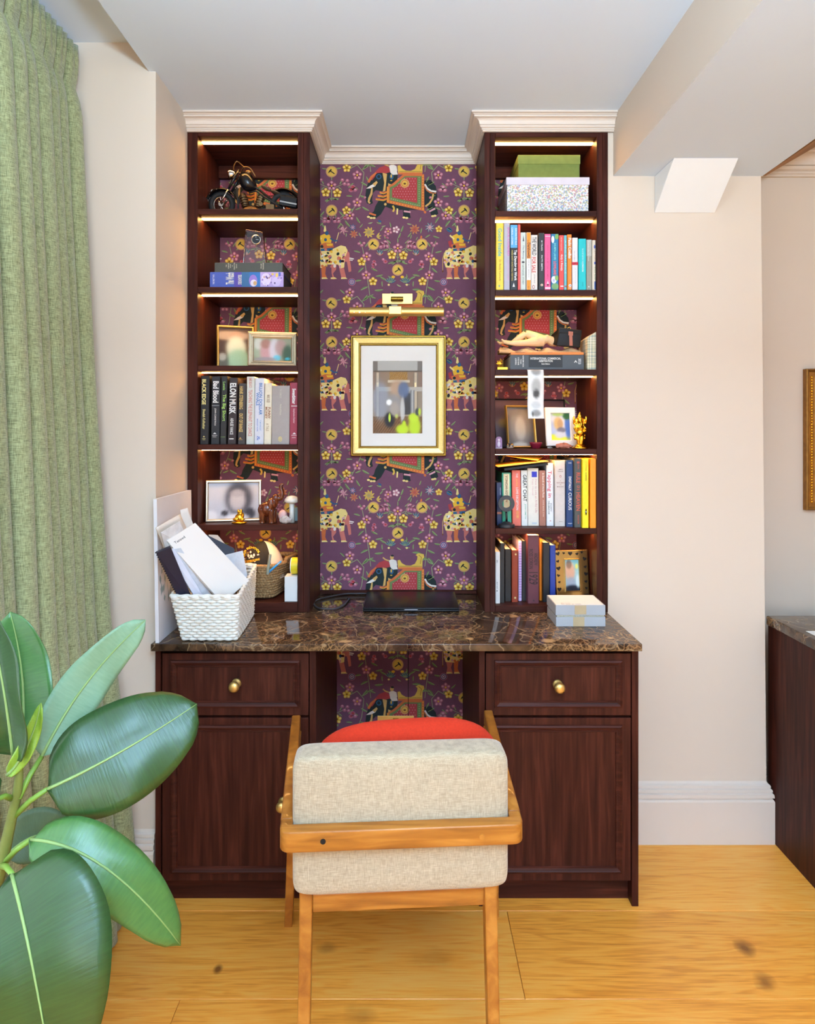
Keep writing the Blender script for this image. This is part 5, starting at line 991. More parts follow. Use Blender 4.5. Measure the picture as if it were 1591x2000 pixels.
g = G(); g.tube(smoothp([Q(472, 336, Ym-.03), Q(476, 327, Ym-.05), Q(488, 329, Ym-.055), Q(499, 346, Ym-.05)]), .0024, 7); g.tube(smoothp([Q(470, 338, Ym+.02), Q(456, 332, Ym+.04), Q(462, 315, Ym+.05), Q(478, 328, Ym+.05)]), .0024, 7); g.tube([Q(466, 337, Ym-.03), Q(466, 337, Ym+.03)], .003, 7)
part('handlebar', g, M_bz, t, smooth=True)
g = G()
def tank(u, v):
    a = u*2*math.pi; s_ = v; r = (.006+.027*math.sin(math.pi*min(1, s_*1.15+.05))**.8)*(1-.25*s_)
    p = Q(468, 346, Ym).lerp(Q(508, 372, Ym), s_); return p+Vector((.3*r*math.sin(a), .95*r*math.cos(a), r*math.sin(a)))
g.grid(tank, 16, 12, True); part('fuel_tank', g, M_black, t, smooth=True)
g = G(); g.ell(Q(485, 337, Ym-.008), (.012, .010, .008)); g.ell(Q(478, 341, Ym), (.010, .012, .006)); part('console', g, M_bz, t, smooth=True)
g = G(); g.ell(Q(520, 368, Ym), (.020, .016, .007), M=Matrix.Rotation(.45, 3, 'Y')); g.ell(Q(539, 377, Ym), (.020, .020, .006), M=Matrix.Rotation(.35, 3, 'Y')); part('seat', g, mat('leather_seat', (74, 58, 42), .5), t, smooth=True)
g = G(); g.tube([Q(508, 372, Ym), Q(545, 402, Ym), c2], .004, 8); g.tube([Q(462, 366, Ym-.01), Q(466, 415, Ym-.01)], .0035, 8); g.tube([Q(486, 377, Ym-.012), Q(500, 373, Ym-.012), Q(515, 384, Ym-.012), Q(550, 406, Ym-.015)], .003, 8); g.tube([c1+Vector((.07, 0, -.02)), c2+Vector((0, 0, -.01))], .005, 8); g.tube([Q(522, 384, Ym), Q(536, 382, Ym), Q(530, 392, Ym)], .002, 6)
part('frame_tubes', g, M_blackm, t, smooth=True)
for (px, an) in ((480, -.25), (503, .35)):
    g = G()
    for k_ in range(9): r = .0145 if k_ % 2 else .0115; g.lathe([(.0001, k_*.0044), (r, k_*.0044), (r, k_*.0044+.003), (.0001, k_*.0044+.003)], (0,0,0), 14)
    g.lathe([(.0001, .038), (.0125, .038), (.010, .046), (.0001, .046)], (0,0,0), 14); g.xf(Matrix.Translation(Q(px, 404, Ym)) @ Matrix.Rotation(an, 4, 'Y')); part('engine_cylinder', g, M_bz, t)
g = G(); g.ell(Q(490, 413, Ym), (.034, .020, .018)); g.lathe([(.0001, -.024), (.0075, -.024), (.008, -.014), (.0001, -.014)], Q(512, 403, Ym), 14, 'y'); g.obox(Q(519, 408, Ym-.02), (.028, 0, -.003), (0, .03, 0), (0, 0, .018)); g.tube([Q(470, 412, Ym-.022), Q(525, 414, Ym-.022), Q(566, 412, Ym-.022)], .006, 8)
part('engine_block', g, M_bz, t)
g = G(); g.obox(Q(544, 399, Ym-.034), (.062, 0, -.012), (0, .020, 0), (.004, 0, .034)); g.obox(Q(558, 388, Ym-.03), (.034, 0, -.008), (0, .022, 0), (0, 0, .014)); part('saddle_bag', g, M_black, t, bevel=.004)
g = G(); g.obox(Q(546, 394, Ym-.0355), (.058, 0, -.011), (0, .002, 0), (0, 0, .005)); part('bag_strap', g, M_chrome, t)
g = G(); g.tube([Q(408, 379, Ym), Q(414, 370, Ym), Q(424, 369, Ym), Q(430, 375, Ym)], .002, 6); g.obox(Q(403, 387, Ym-.004), (.008, 0, .014), (0, .008, 0), (.006, 0, -.012)); part('fender_trim', g, M_chrome, t)
# glass trophy clock on the stacked books
Yq = 2.27
t = thing('trophy_clock', 'clear glass obelisk clock standing on the stacked books', 'clock', (PX(498, Yq), Yq, z3))
b0 = [(PX(475.5, Yq), 0), (PX(521, Yq), 0), (PX(514, Yq), PZ(455, Yq)-z3-.0005), (PX(481, Yq), PZ(449.5, Yq)-z3-.0005)]
g = G(); g.prism([(x, Yq-.014, z3+.0005+h_) for x, h_ in b0], (0, .028, 0)); part('glass_block', g, M_crystal, t, bevel=.002)
cc = Q(500, 468, Yq-.0155); g = G().lathe([(.0001, -.002), (.0145, -.002), (.0165, -.001), (.0175, .001), (.0001, .001)], cc, 24, 'y'); part('bezel', g, M_chrome, t, smooth=False)
part('dial', G().lathe([(.0001, -.0024), (.0140, -.0024), (.0140, -.002), (.0001, -.002)], cc, 24, 'y'), M_black, t); part('clock_hand', G().obox(cc+Vector((0, -.003, -.0006)), (.009, 0, -.001), (0, .0004, 0), (0, 0, .0012)).box(cc.x-.0006, cc.y-.003, cc.z+.006, cc.x+.0006, cc.y-.0026, cc.z+.011), M_chrome, t)
# gold mouse-like figurine, wooden elephant, mushroom, crystal (left, fifth shelf)
z = ZLs[4]; Yq = 2.222
t = thing('figurine', 'small shiny gold seated figurine in front of the black and white photo', 'figurine', (PX(467, Yq), Yq, z)); c = Vector((PX(467, Yq), Yq, z))
g = G(); g.ell(c+Vector((0,0,.004)), (.027, .018, .006)); part('base', g, M_gold, t, smooth=True)
g = G(); g.ell(c+Vector((0, 0, .020)), (.015, .012, .015)); g.ell(c+Vector((.004, -.002, .034)), (.009, .008, .009)); g.ell(c+Vector((.006, 0, .043)), (.005, .005, .006)); g.ell(c+Vector((-.010, -.008, .016)), (.010, .006, .006)); g.ell(c+Vector((.011, -.008, .015)), (.009, .006, .006)); g.ell(c+Vector((-.004, .004, .04)), (.004, .004, .009)); g.ell(c+Vector((.012, 0, .028)), (.005, .005, .010))
part('body', g, M_gold, t, remesh=.0013)
Yq = 2.238
t = thing('elephant_figurine', 'polished brown wooden elephant with raised trunk', 'figurine', (PX(528, Yq), Yq, z)); c = Vector((PX(527, Yq), Yq, z+.0005)); k_ = Yq/F
def E2(px, py, dy=0): return Q(px, py, Yq)+Vector((0, dy, 0))
M_ew = wood('polished_rosewood', (60, 22, 10), (96, 42, 20), (140, 70, 34), (30, 30, 10), .18, 5, .5)
g = G(); g.ell(E2(521, 994), (.027, .022, .026)); g.ell(E2(531, 984), (.020, .018, .022)); g.ell(E2(538, 973), (.014, .013, .015)); g.ell(E2(530, 984, -.016), (.009, .004, .018))
for (px, dy) in ((513, -.008), (513, .012), (531, -.010), (534, .010)): g.tube([E2(px, 995, dy), Vector((PX(px, Yq), Yq+dy, z+.004)), Vector((PX(px, Yq), Yq+dy, z+.001))], [.011, .0095, .011], 10)
g.tube(smoothp([E2(540, 974), E2(549, 972), E2(551, 962), E2(548, 951), E2(550, 947), E2(554, 946)]), [.010-.0055*i/20 for i in range(21)], 10); g.tube(smoothp([E2(508, 985), E2(504, 995), E2(507, 1005)]), .0022, 6); g.tube([E2(541, 981), E2(549, 985)], [.003, .001], 6)
part('body', g, M_ew, t, remesh=.0016)
t = thing('mushroom_ornament', 'white glazed ceramic mushroom cut off by the bookcase side', 'ornament', (PX(574, 2.25), 2.25, z))
Yq = 2.25; c = Vector((PX(570, Yq), Yq, z)); gm = mat('pearl_glaze', (222, 218, 208), .25, var=.08, vscale=25, coat=.4)
g = G().lathe([(.001, .066), (.012, .066), (.022, .069), (.026, .073), (.025, .080), (.018, .088), (.008, .092), (.0005, .093)], c, 24); part('cap', g, gm, t, smooth=True); part('stem', G().lathe([(.0001, .0005), (.010, .0005), (.0085, .03), (.0095, .067), (.0001, .067)], c, 18), gm, t, smooth=True)
solo('pale_blue_cup', G().lathe([(.0001, 0), (.013, 0), (.0145, .02), (.0145, .044), (.012, .044), (.012, .004), (.0001, .004)], (PX(577, 2.30), 2.30, z+.0006), 20), mat('pale_blue', (160, 196, 204), .35), 'pale blue cup half hidden behind the ceramic mushroom', 'cup', smooth=False)
rr = random.Random(11); g = G(); c = Vector((PX(557, 2.222), 2.222, z+.0006))
g.ell(c+Vector((0,0,.013)), (.019, .013, .013), 9, 6); g.v = [(v[0]*1.0+rr.uniform(-.003, .003), v[1]+rr.uniform(-.002, .002), max(z+.0006, v[2]+rr.uniform(-.003, .003))) for v in g.v]
solo('quartz_crystal', g, mat('quartz', (226, 218, 214), .15, trans=.5, ior=1.4, var=.06), 'rough clear quartz crystal beside the wooden elephant', 'crystal')
g = G(); c = Vector((PX(552, 2.275), 2.275, z+.0006)); g.ell(c+Vector((0, 0, .02)), (.016, .012, .020)); solo('shell_ornament', g, mat('pink_shell', (220, 180, 176), .35, var=.15), 'small pinkish white shell behind the quartz crystal', 'shell', smooth=True)
# right bookcase, third shelf: reclining figure, little bag, patterned block, gold pieces
Yq = 2.262
t = thing('reclining_sculpture', 'cream stone reclining figure on rumpled drapery lying on the books', 'sculpture', (PX(1055, Yq), Yq, z5))
def R3(x, y, dy=0): return Q(965+x/7.761, 625+y/7.761, Yq)+Vector((0, dy, 0))
M_ivory = mat('ivory_resin', (222, 192, 146), .4, var=.08, vscale=30); kq = Yq/F/7.761
g = G(); zq = z5+.001
g.tube([R3(745, 320), R3(640, 330), R3(480, 352, -.01), R3(330, 362, -.012), R3(200, 358, -.012)], [.019, .018, .012, .010, .006], 12)      # lower leg side
g.tube([R3(720, 300, .01), R3(610, 250, .008), R3(510, 205, .008), R3(478, 200, .008)], [.020, .017, .013, .011], 12); g.tube([R3(478, 205, .008), R3(380, 270, .008), R3(270, 345, .01), R3(150, 320, .012)], [.0115, .011, .008, .006], 12)
g.ell(R3(700, 310), (.022, .022, .019)); g.tube([R3(730, 305), R3(800, 290), R3(880, 320, .01), R3(960, 330, .015)], [.018, .014, .017, .016], 12); g.ell(R3(1010, 330, .02), (.014, .013, .015)); g.ell(R3(790, 262, -.006), (.009, .009, .008))
g.tube([R3(200, 362, -.012), R3(140, 340, -.012), R3(100, 300, -.012)], [.006, .006, .003], 8); g.tube([R3(150, 335, .012), R3(90, 350, .012), R3(50, 318, .012)], [.006, .005, .003], 8)
part('body', g, M_ivory, t, remesh=.0016)
rr = random.Random(2); g = G()
def drape(u, v):
    x = 60+u*1230; p = R3(x, 0); b = (v-.5)*2; hgt = (.013+.006*math.sin(u*23)+.004*math.sin(u*41+2*v*5))*(1-b*b)**.5 if abs(b) < 1 else 0
    low = max(0, .12-u)*.0
    return Vector((p.x, Yq+b*.030+.003*math.sin(u*30), zq+max(0, hgt)))
g.grid(drape, 60, 10); g.box(R3(70, 0).x, Yq-.029, zq, R3(1280, 0).x, Yq+.029, zq+.004); part('drapery', g, mat('stone_drapery', (206, 166, 122), .6, var=.2, vscale=60, bump=.3, bscale=160), t, smooth=True)
Yq = 2.235; t = thing('coin_purse', 'small black leather boxy pouch with tan strap resting on the sculpture', 'pouch', (PX(1110, Yq), Yq, z5+.016))
def R4(x, y, dy=0): return Q(965+x/7.761, 625+y/7.761, Yq)+Vector((0, dy, 0))
g = G(); fr_p = [R4(945, 395), R4(1300, 425), R4(1335, 150), R4(990, 105)]; bk = [R4(880, 330, .045), R4(1330, 400, .05), R4(1300, 175, .04), R4(905, 190, .05)]
g.add(fr_p+bk, [(0,1,2,3),(7,6,5,4),(0,4,5,1),(1,5,6,2),(2,6,7,3),(3,7,4,0)]); M_bl = mat('black_leather', (24, 21, 20), .5, var=.1, vscale=60, bump=.1, spec=.3)
part('body', g, M_bl, t, bevel=.004, seg=3)
g = G(); g.obox(R4(1120, 232, -.0022), R4(1190, 238)-R4(1120, 232), (0, .003, 0), R4(1122, 172)-R4(1120, 232)); g.obox(R4(1138, 390, -.002), R4(1186, 392)-R4(1138, 390), (0, .003, 0), R4(1132, 215)-R4(1138, 390)); part('strap', g, mat('tan_strap', (176, 104, 78), .5), t, bevel=.0008)
g = G(); g.tube([R4(985, 190, -.0012), R4(1318, 212, -.0012)], .0008, 6); part('seam', g, M_blackm, t)
part('ring', G().tube([R4(1145+22*math.cos(a*math.pi/6), 130+28*math.sin(a*math.pi/6), .01) for a in range(12)], .0014, 6, True), M_brass, t)
g = G(); Yq = 2.205
x0, x1 = PX(1141.5, Yq), PX(1163.2, Yq)-.0
g.prism([(x0, 2.29, ZRs[2]+.0005), (x1, Yq, ZRs[2]+.0005), (x1+.000, Yq, PZ(648, Yq)), (x0, 2.29, PZ(656, 2.29))], (-.0015, .012, 0)) if False else None
g.prism([(.6045, 2.203, ZRs[2]+.0005), (.6335, 2.203, ZRs[2]+.0005), (.6335, 2.203, PZ(648, 2.203)), (.6045, 2.203, PZ(660, 2.203))], (0, .11, 0))
def m_weave():
    m, nt, b = nodes('pale_checked_cloth'); N = nt.nodes.new; L = nt.links.new; tc_ = N('ShaderNodeTexCoord'); outs = []
    for st in ((260, 260, 5), (6, 6, 300)):
        mp_ = N('ShaderNodeMapping'); mp_.inputs['Scale'].default_value = st; L(tc_.outputs['Object'], mp_.inputs[0]); n_ = N('ShaderNodeTexNoise'); n_.inputs['Scale'].default_value = 1; L(mp_.outputs[0], n_.inputs['Vector']); outs.append(n_)
    ad = N('ShaderNodeMath'); ad.operation = 'ADD'; L(outs[0].outputs[0], ad.inputs[0]); L(outs[1].outputs[0], ad.inputs[1])
    c_ = N('ShaderNodeValToRGB'); e = c_.color_ramp.elements; e[0].position = .38; e[0].color = lin((130, 150, 160))+(1,); e[1].position = .62; e[1].color = lin((226, 220, 206))+(1,); q = e.new(.5); q.color = lin((196, 190, 150))+(1,)
    hf = N('ShaderNodeMath'); hf.operation = 'MULTIPLY'; hf.inputs[1].default_value = .5; L(ad.outputs[0], hf.inputs[0]); L(hf.outputs[0], c_.inputs[0]); L(c_.outputs[0], b.inputs['Base Color']); b.inputs['Roughness'].default_value = .9; return m
solo('folder', g, m_weave(), 'pale checked cloth folder standing between the thick grey hardback and the bookcase side', 'folder', bevel=.001)
Yq = 2.212; t = thing('gold_flower_pin', 'tiny gold leaf ornament beside the thick grey hardback', 'ornament', (PX(975, Yq), Yq, ZRs[2]))
g = G().box(PX(970.8, Yq), Yq-.004, ZRs[2]+.0004, PX(991, Yq), Yq+.01, PZ(717, Yq)); part('base', g, M_gold, t, bevel=.001)
g = G(); c = Q(974.5, 712, Yq)
for k_ in range(5):
    a = -1.2+k_*.6; g.ell(c+Vector((.006*math.sin(a), 0, .006*math.cos(a))), (.0026, .0015, .0065), 8, 6, Matrix.Rotation(a, 3, 'Y'))
g.tube([c+Vector((0,0,-.002)), Vector((c.x, Yq, PZ(717, Yq)))], .0012, 6); part('leaves', g, M_gold, t, smooth=True)
# right bookcase, fourth shelf
z = ZRs[3]; Yq = 2.232
def deity(px):
    c = Vector((PX(px, Yq), Yq, z+.0005)); t = thing('deity_figurine', 'standing ornate gold deity figurine beside the white card frame', 'figurine', c)
    part('base', G().lathe([(.0001, 0), (.027, 0), (.028, .003), (.024, .006), (.020, .008), (.016, .013), (.013, .016), (.0001, .016)], c, 24), M_gold, t, smooth=True)
    g = G(); A = lambda x, y_, z_: c+Vector((x, y_, z_))
    for s in (-1, 1):
        g.tube([A(s*.004, 0, .012), A(s*.006, -.002, .03), A(s*.006, 0, .05)], [.006, .0065, .008], 10); g.tube([A(s*.010, 0, .078), A(s*.019, -.004, .068), A(s*.016, -.012, .058)], [.006, .0045, .004], 8); g.tube([A(s*.010, 0, .080), A(s*.020, .002, .086), A(s*.021, -.002, .100)], [.006, .004, .0045], 8); g.ell(A(s*.021, -.002, .104), (.004, .003, .007))
        g.ell(A(s*.0115, .001, .094), (.008, .003, .009)); g.ell(A(s*.014, 0, .036), (.008, .006, .007)); g.ell(A(s*.016, .002, .046), (.006, .006, .004))
    g.ell(A(0, -.002, .055), (.014, .012, .014)); g.ell(A(0, -.003, .068), (.013, .012, .013)); g.ell(A(0, 0, .080), (.012, .009, .009)); g.ell(A(0, -.002, .094), (.009, .009, .010)); g.tube(smoothp([A(0, -.010, .092), A(.001, -.014, .084), A(-.002, -.014, .074), A(-.006, -.014, .070)]), [.004-.0018*i/12 for i in range(13)], 8)
    g.lathe([(.0001, .100), (.010, .100), (.0105, .104), (.007, .109), (.007, .112), (.004, .118), (.0015, .124), (.0001, .126)], c, 14)
    for k_ in range(7): a = k_/7*2*math.pi; g.ell(A(.011*math.cos(a), .010*math.sin(a), .050), (.0035, .0035, .004), 8, 6)
    part('body', g, M_gold, t, remesh=.0014)
deity(1132)
g = G().lathe([(.0001, 0), (.013, 0), (.015, .002), (.020, .014), (.0225, .0195), (.0215, .0215), (.0185, .014), (.013, .004), (.0001, .004)], (PX(1046, 2.235), 2.235, z+.0006), 22)
solo('bowl', g, mat('purple_red_glaze', (120, 26, 46), .25, var=.3, vscale=60), 'small dark red and purple bowl under the hanging photo strip', 'bowl', smooth=True)
rr = random.Random(4); g = G(); c = Vector((PX(1100, 2.232), 2.232, z+.0006)); g.ell(c+Vector((0, 0, .009)), (.028, .014, .010), 14, 6); g.v = [(v[0]+rr.uniform(-.002, .002), v[1]+rr.uniform(-.002, .002), max(z+.0006, v[2]+rr.uniform(-.002, .002))) for v in g.v]
solo('mineral_rock', g, mat('coral_mineral', (178, 104, 82), .6, var=.25, vscale=80), 'reddish brown mineral rock in front of the white card frame', 'rock')
g = G(); g.ell(Vector((PX(995.5, 2.228), 2.228, z+.0035)), (.013, .010, .003)); solo('pebble', g, mat('grey_stone', (128, 116, 108), .5), 'flat grey pebble below the gold edged photo', 'pebble', smooth=True)
g = G()
for dx in (-.006, .006): g.ell(Vector((PX(996, 2.255)+dx, 2.255, z+.010)), (.006, .006, .0095))
solo('glass_ornament', g, M_crystal, 'tiny clear glass animal behind the flat grey pebble', 'ornament', smooth=True)
g = G(); xx = PX(967.6, 2.23); g.prism([(xx+a_, 2.23, z+.0005+b2) for a_, b2 in [(0, 0), (.022, 0), (.022, .030)]+[(.011+.011*math.cos(q_*math.pi/8), .030+.011*math.sin(q_*math.pi/8)) for q_ in range(1, 8)]+[(0, .030)]], (0, .008, 0))
t = thing('keepsake_plaque', 'tiny lilac arched plaque at the niche side of the shelf', 'plaque', (xx+.011, 2.234, z)); part('plaque', g, mat('lilac_plaque', (150, 110, 150), .4), t)
g = G(); g.ell(Vector((xx+.011, 2.2298, z+.016)), (.005, .0012, .010)); g.ell(Vector((xx+.011, 2.2298, z+.030)), (.004, .0012, .0045)); g.box(xx, 2.2288, z+.0005, xx+.022, 2.2299, z+.004); part('relief_figure', g, mat('plaque_white', (220, 206, 220), .4), t, smooth=True)
# ring phone stand and yellow envelopes, right fifth shelf
z = ZRs[4]; Yq = 2.218; c = Vector((PX(989, Yq), Yq, z+.0004))
t = thing('phone_stand', 'black ring phone stand on a round base in front of the green book', 'phone stand', c)
M_gun = mat('gunmetal', (58, 60, 64), .35, .5)
part('base', G().lathe([(.0001, 0), (.026, 0), (.0275, .002), (.0275, .009), (.026, .011), (.020, .013), (.012, .018), (.006, .020), (.0001, .020)], c, 28), M_gun, t, smooth=False, bevel=.0006)
cr_ = Q(988.5, 983.5, Yq-.008); part('stem', G().tube([c+Vector((0, 0, .019)), c+Vector((0, 0, .032)), cr_+Vector((0, .006, -.022))], .0035, 10), M_black, t, smooth=True)
g = G().lathe([(.0145, -.003), (.0275, -.003), (.028, 0), (.0275, .003), (.0145, .003), (.0145, -.003)], cr_, 36, 'y'); g.f = [f for f in g.f if len(f) == 4]; g.m = [0]*len(g.f); part('ring', g, M_gun, t)
M_env = mat('manila', (222, 168, 70), .7, var=.05)
ze = PZ(921, 2.26)
g = G(); g.slab((PX(970, 2.24), 2.215, ze+.017), (PX(1068, 2.24), 2.215, ze+.036), (PX(1068, 2.24), 2.42, ze+.036), (PX(970, 2.24), 2.42, ze+.017), .0025); solo('envelope', g, M_env, 'yellow manila envelope lying slanted over the coral and white books', 'envelope')
g = G(); g.slab((PX(990, 2.26), 2.30, ze+.052), (PX(1046, 2.26), 2.235, ze+.0385), (PX(1078, 2.26), 2.40, ze+.046), (PX(1012, 2.26), 2.43, ze+.055), .0012); solo('envelope', g, M_env, 'open yellow envelope flap under the shelf above the white books', 'envelope')
g = G(); g.slab((PX(982, 2.26), 2.225, ze+.005), (PX(1066, 2.26), 2.225, ze+.024), (PX(1066, 2.26), 2.40, ze+.024), (PX(982, 2.26), 2.40, ze+.005), .008); solo('folder', g, M_blackm, 'black folder lying under the yellow envelope on top of the books', 'folder')
# ==================================================================== BASKETS
def weave(bot, top, zb, zt, rows, r, amp, nw, per=150, rnd=.12, tilt=0):
    """stacked rope rows around a tapered quadrilateral (four xy corners at foot and rim)"""
    gs = G()
    def ring(f, ph):
        q = [Vector(bot[i]).lerp(Vector(top[i]), f) for i in range(4)]; pts = []
        L = [(q[(i+1) % 4]-q[i]).length for i in range(4)]; tot = sum(L)
        cen = sum(q, Vector((0, 0)))/4
        for k_ in range(per):
            d = k_/per*tot; i = 0
            while d > L[i] and i < 3: d -= L[i]; i += 1
            tt = d/L[i]; p = q[i].lerp(q[(i+1) % 4], tt)
            e = min(tt, 1-tt)
            if e < rnd: p = p.lerp(cen, (.10 if rnd > .2 else .025)*(1-e/rnd)**2)
            n = (p-cen).normalized(); p = p+n*amp*math.sin(k_/per*nw*2*math.pi+ph)
            pts.append((p.x, p.y, zb+(zt-zb)*f+tilt*f*(p.y-top[0].y)/(top[2].y-top[0].y)))
        return pts
    for j in range(rows): gs.tube(ring((j+.5)/rows, math.pi*(j % 2)), r, 6, True)
    return gs, ring
def V2(*a): return Vector(a)
bot = [V2(-.650, 1.892), V2(-.494, 1.890), V2(-.509, 2.165), V2(-.672, 2.165)]; top = [V2(-.679, 1.880), V2(-.484, 1.880), V2(-.512, 2.213), V2(-.690, 2.213)]
zt_ = .903
M_wick = mat('white_wicker', (232, 230, 222), .7, var=.05, vscale=80, bump=.4, bscale=500)
t = thing('wicker_basket', 'white woven wicker basket full of papers on the worktop', 'basket', (-.585, 2.05, ZC))
gs, ring = weave(bot, top, ZC+.003, zt_-.003, 15, .0049, .0034, 34, 240, tilt=.022); part('weave', gs, M_wick, t, smooth=True)
g = G(); g.tube(ring(1.0, 0), .0055, 8, True); g.tube(ring(1.03, 1.6), .0045, 8, True); part('rim', g, M_wick, t, smooth=True)
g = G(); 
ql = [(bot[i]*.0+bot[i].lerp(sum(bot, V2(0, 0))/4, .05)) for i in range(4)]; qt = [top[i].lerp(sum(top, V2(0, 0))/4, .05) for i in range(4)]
g.add([(q.x, q.y, ZC+.0015) for q in ql]+[(q.x, q.y, zt_-.012) for q in qt]+[(q.x, q.y, ZC+.004) for q in ql], [(0,1,2,3)]+[(i, (i+1) % 4, 4+(i+1) % 4, 4+i) for i in range(4)]); part('shade_liner', g, mat('wicker_shadow', (120, 114, 104), .9), t)  # liner coloured dark, stands in for shade in the weave gaps
# things in the white basket: thick sheets leaning left
def sheet(name, label, cat, pts, th, m, curl=0):
    a, b, c, d = [W(*p) for p in pts]; g = G()
    if curl:
        n = (b-a).cross(d-a).normalized()
        g.grid(lambda u, v: (a.lerp(b, u)).lerp(d.lerp(c, u), v)+n*curl*math.sin(v*3.1)*math.sin(u*2.2+.4), 8, 10); o = solo(name, g, m, label, cat, smooth=True); md = o.modifiers.new('solid', 'SOLIDIFY'); md.thickness = th; return o
    g.slab(a, b, c, d, -th); return solo(name, g, m, label, cat, bevel=.0006)
def m_ruled():
    m, nt, b = nodes('ruled_paper'); N = nt.nodes.new; L = nt.links.new; tc_ = N('ShaderNodeTexCoord'); mp_ = N('ShaderNodeMapping'); mp_.inputs['Rotation'].default_value = (0, .5, 0); L(tc_.outputs['Object'], mp_.inputs[0])
    w_n = N('ShaderNodeTexWave'); w_n.bands_direction = 'Z'; w_n.inputs['Scale'].default_value = 70; L(mp_.outputs[0], w_n.inputs['Vector']); mx = N('ShaderNodeMix'); mx.data_type = 'RGBA'
    rg = N('ShaderNodeMapRange'); rg.inputs[1].default_value = .9; rg.inputs[2].default_value = 1; rg.inputs[4].default_value = .3; L(w_n.outputs[0], rg.inputs[0]); L(rg.outputs[0], mx.inputs[0]); mx.inputs[6].default_value = lin((234, 226, 218))+(1,); mx.inputs[7].default_value = lin((206, 200, 204))+(1,); L(mx.outputs[2], b.inputs['Base Color']); b.inputs['Roughness'].default_value = .8; return m
M_rul = m_ruled()
pd = [(325.5, 1056, 1.868), (381, 1021.5, 1.94), (486, 1134, 2.0), (434, 1178, 1.93)]
t = thing('notepad', 'large white ruled notepad leaning across the white wicker basket', 'notepad', W(455, 1160, 2.0))
A_p, B_p, C_p, D_p = [W(*p) for p in pd]; n_ = (B_p-A_p).cross(D_p-A_p).normalized()
part('pages', G().slab(A_p, B_p, C_p, D_p, .010), M_paper, t); part('top_sheet', G().slab(A_p, B_p, C_p, D_p, -.0006), M_rul, t)
if n_.y > 0: n_ = -n_
g = G(); u_ = (B_p-A_p).normalized(); v_ = (A_p-D_p).normalized(); put_text(g, 'Tapped', A_p+u_*.012-v_*.024+n_*.0012, u_, v_, .036, .010); part('lettering', g, ink((60, 58, 62)), t)
t = thing('notebook', 'navy blue spiral bound notebook at the curtain side of the white basket', 'notebook', W(355, 1160, 1.93))
q = [(304, 1077, 1.838), (332, 1065, 1.852), (378, 1175, 1.918), (352, 1175, 1.908)]; a, b, c, d = [W(*p) for p in q]; part('cover', G().slab(a, b, c, d, -.012), mat('navy_leather', (24, 26, 48), .4), t, bevel=.001)
g = G()
for i in range(22): p = a.lerp(d, (i+.5)/22); g.ell(p, (.0035, .003, .0026), 8, 5)
part('spiral_binding', g, M_blackm, t, smooth=True)
sheet('paper_stack', 'white stack of letters standing beside the navy notebook in the basket', 'papers', [(324, 1078, 1.856), (337, 1070, 1.870), (404, 1178, 1.938), (386, 1178, 1.925)], .008, mat('paper_blueish', (216, 218, 232), .8))
sheet('paper_stack', 'grey-white folded letters just left of the ruled notepad', 'papers', [(338, 1072, 1.878), (352, 1070, 1.890), (425, 1180, 1.958), (405, 1180, 1.945)], .006, mat('paper_grey', (200, 202, 208), .8, var=.15, vscale=60))
sheet('magazine', 'narrow strip of colourful magazine pages beside the ruled notepad', 'magazine', [(360, 1092, 1.905), (369, 1090, 1.915), (432, 1182, 1.965), (420, 1182, 1.956)], .004, mat('magazine_gold', (150, 128, 84), .4, var=.5, vscale=50))
sheet('envelope', 'torn cream envelope at the top back of the white basket', 'envelope', [(305, 1031, 1.846), (352, 1004, 1.955), (386, 1075, 2.005), (338, 1105, 1.94)], .003, mat('paper_cream', (228, 216, 202), .8, var=.06), curl=.004)
sheet('paper_sheet', 'crumpled white sheet rising behind the ruled notepad', 'paper', [(352, 996, 1.985), (366, 992, 2.0), (392, 1062, 2.02), (360, 1075, 1.985)], .001, mat('paper_warm', (232, 220, 208), .8, var=.05), curl=.006)
sheet('paper_sheet', 'loose white sheets with blue print behind the torn envelope', 'paper', [(313, 1040, 1.842), (350, 1018, 1.928), (372, 1070, 1.962), (331, 1098, 1.905)], .002, mat('paper_print', (220, 216, 214), .8, var=.18, vscale=45))
sheet('booklet', 'open dark blue booklet sticking up behind the ruled notepad', 'booklet', [(402, 1044, 2.155), (457, 1071, 2.17), (462, 1125, 2.14), (420, 1130, 2.12)], .003, mat('booklet_navy', (28, 26, 44), .5))
sheet('paper_sheet', 'cream flyer standing behind the dark blue booklet', 'paper', [(407, 1044, 2.178), (425, 1045, 2.18), (450, 1075, 2.175), (418, 1078, 2.172)], .001, mat('flyer', (230, 206, 184), .7, var=.1))
sheet('paper_stack', 'fan of pale blue-white envelopes at the right end of the basket', 'papers', [(432, 1086, 2.10), (472, 1076, 2.16), (484, 1140, 2.15), (462, 1150, 2.10)], .006, mat('envelope_blue', (206, 216, 228), .75, var=.08, vscale=90))
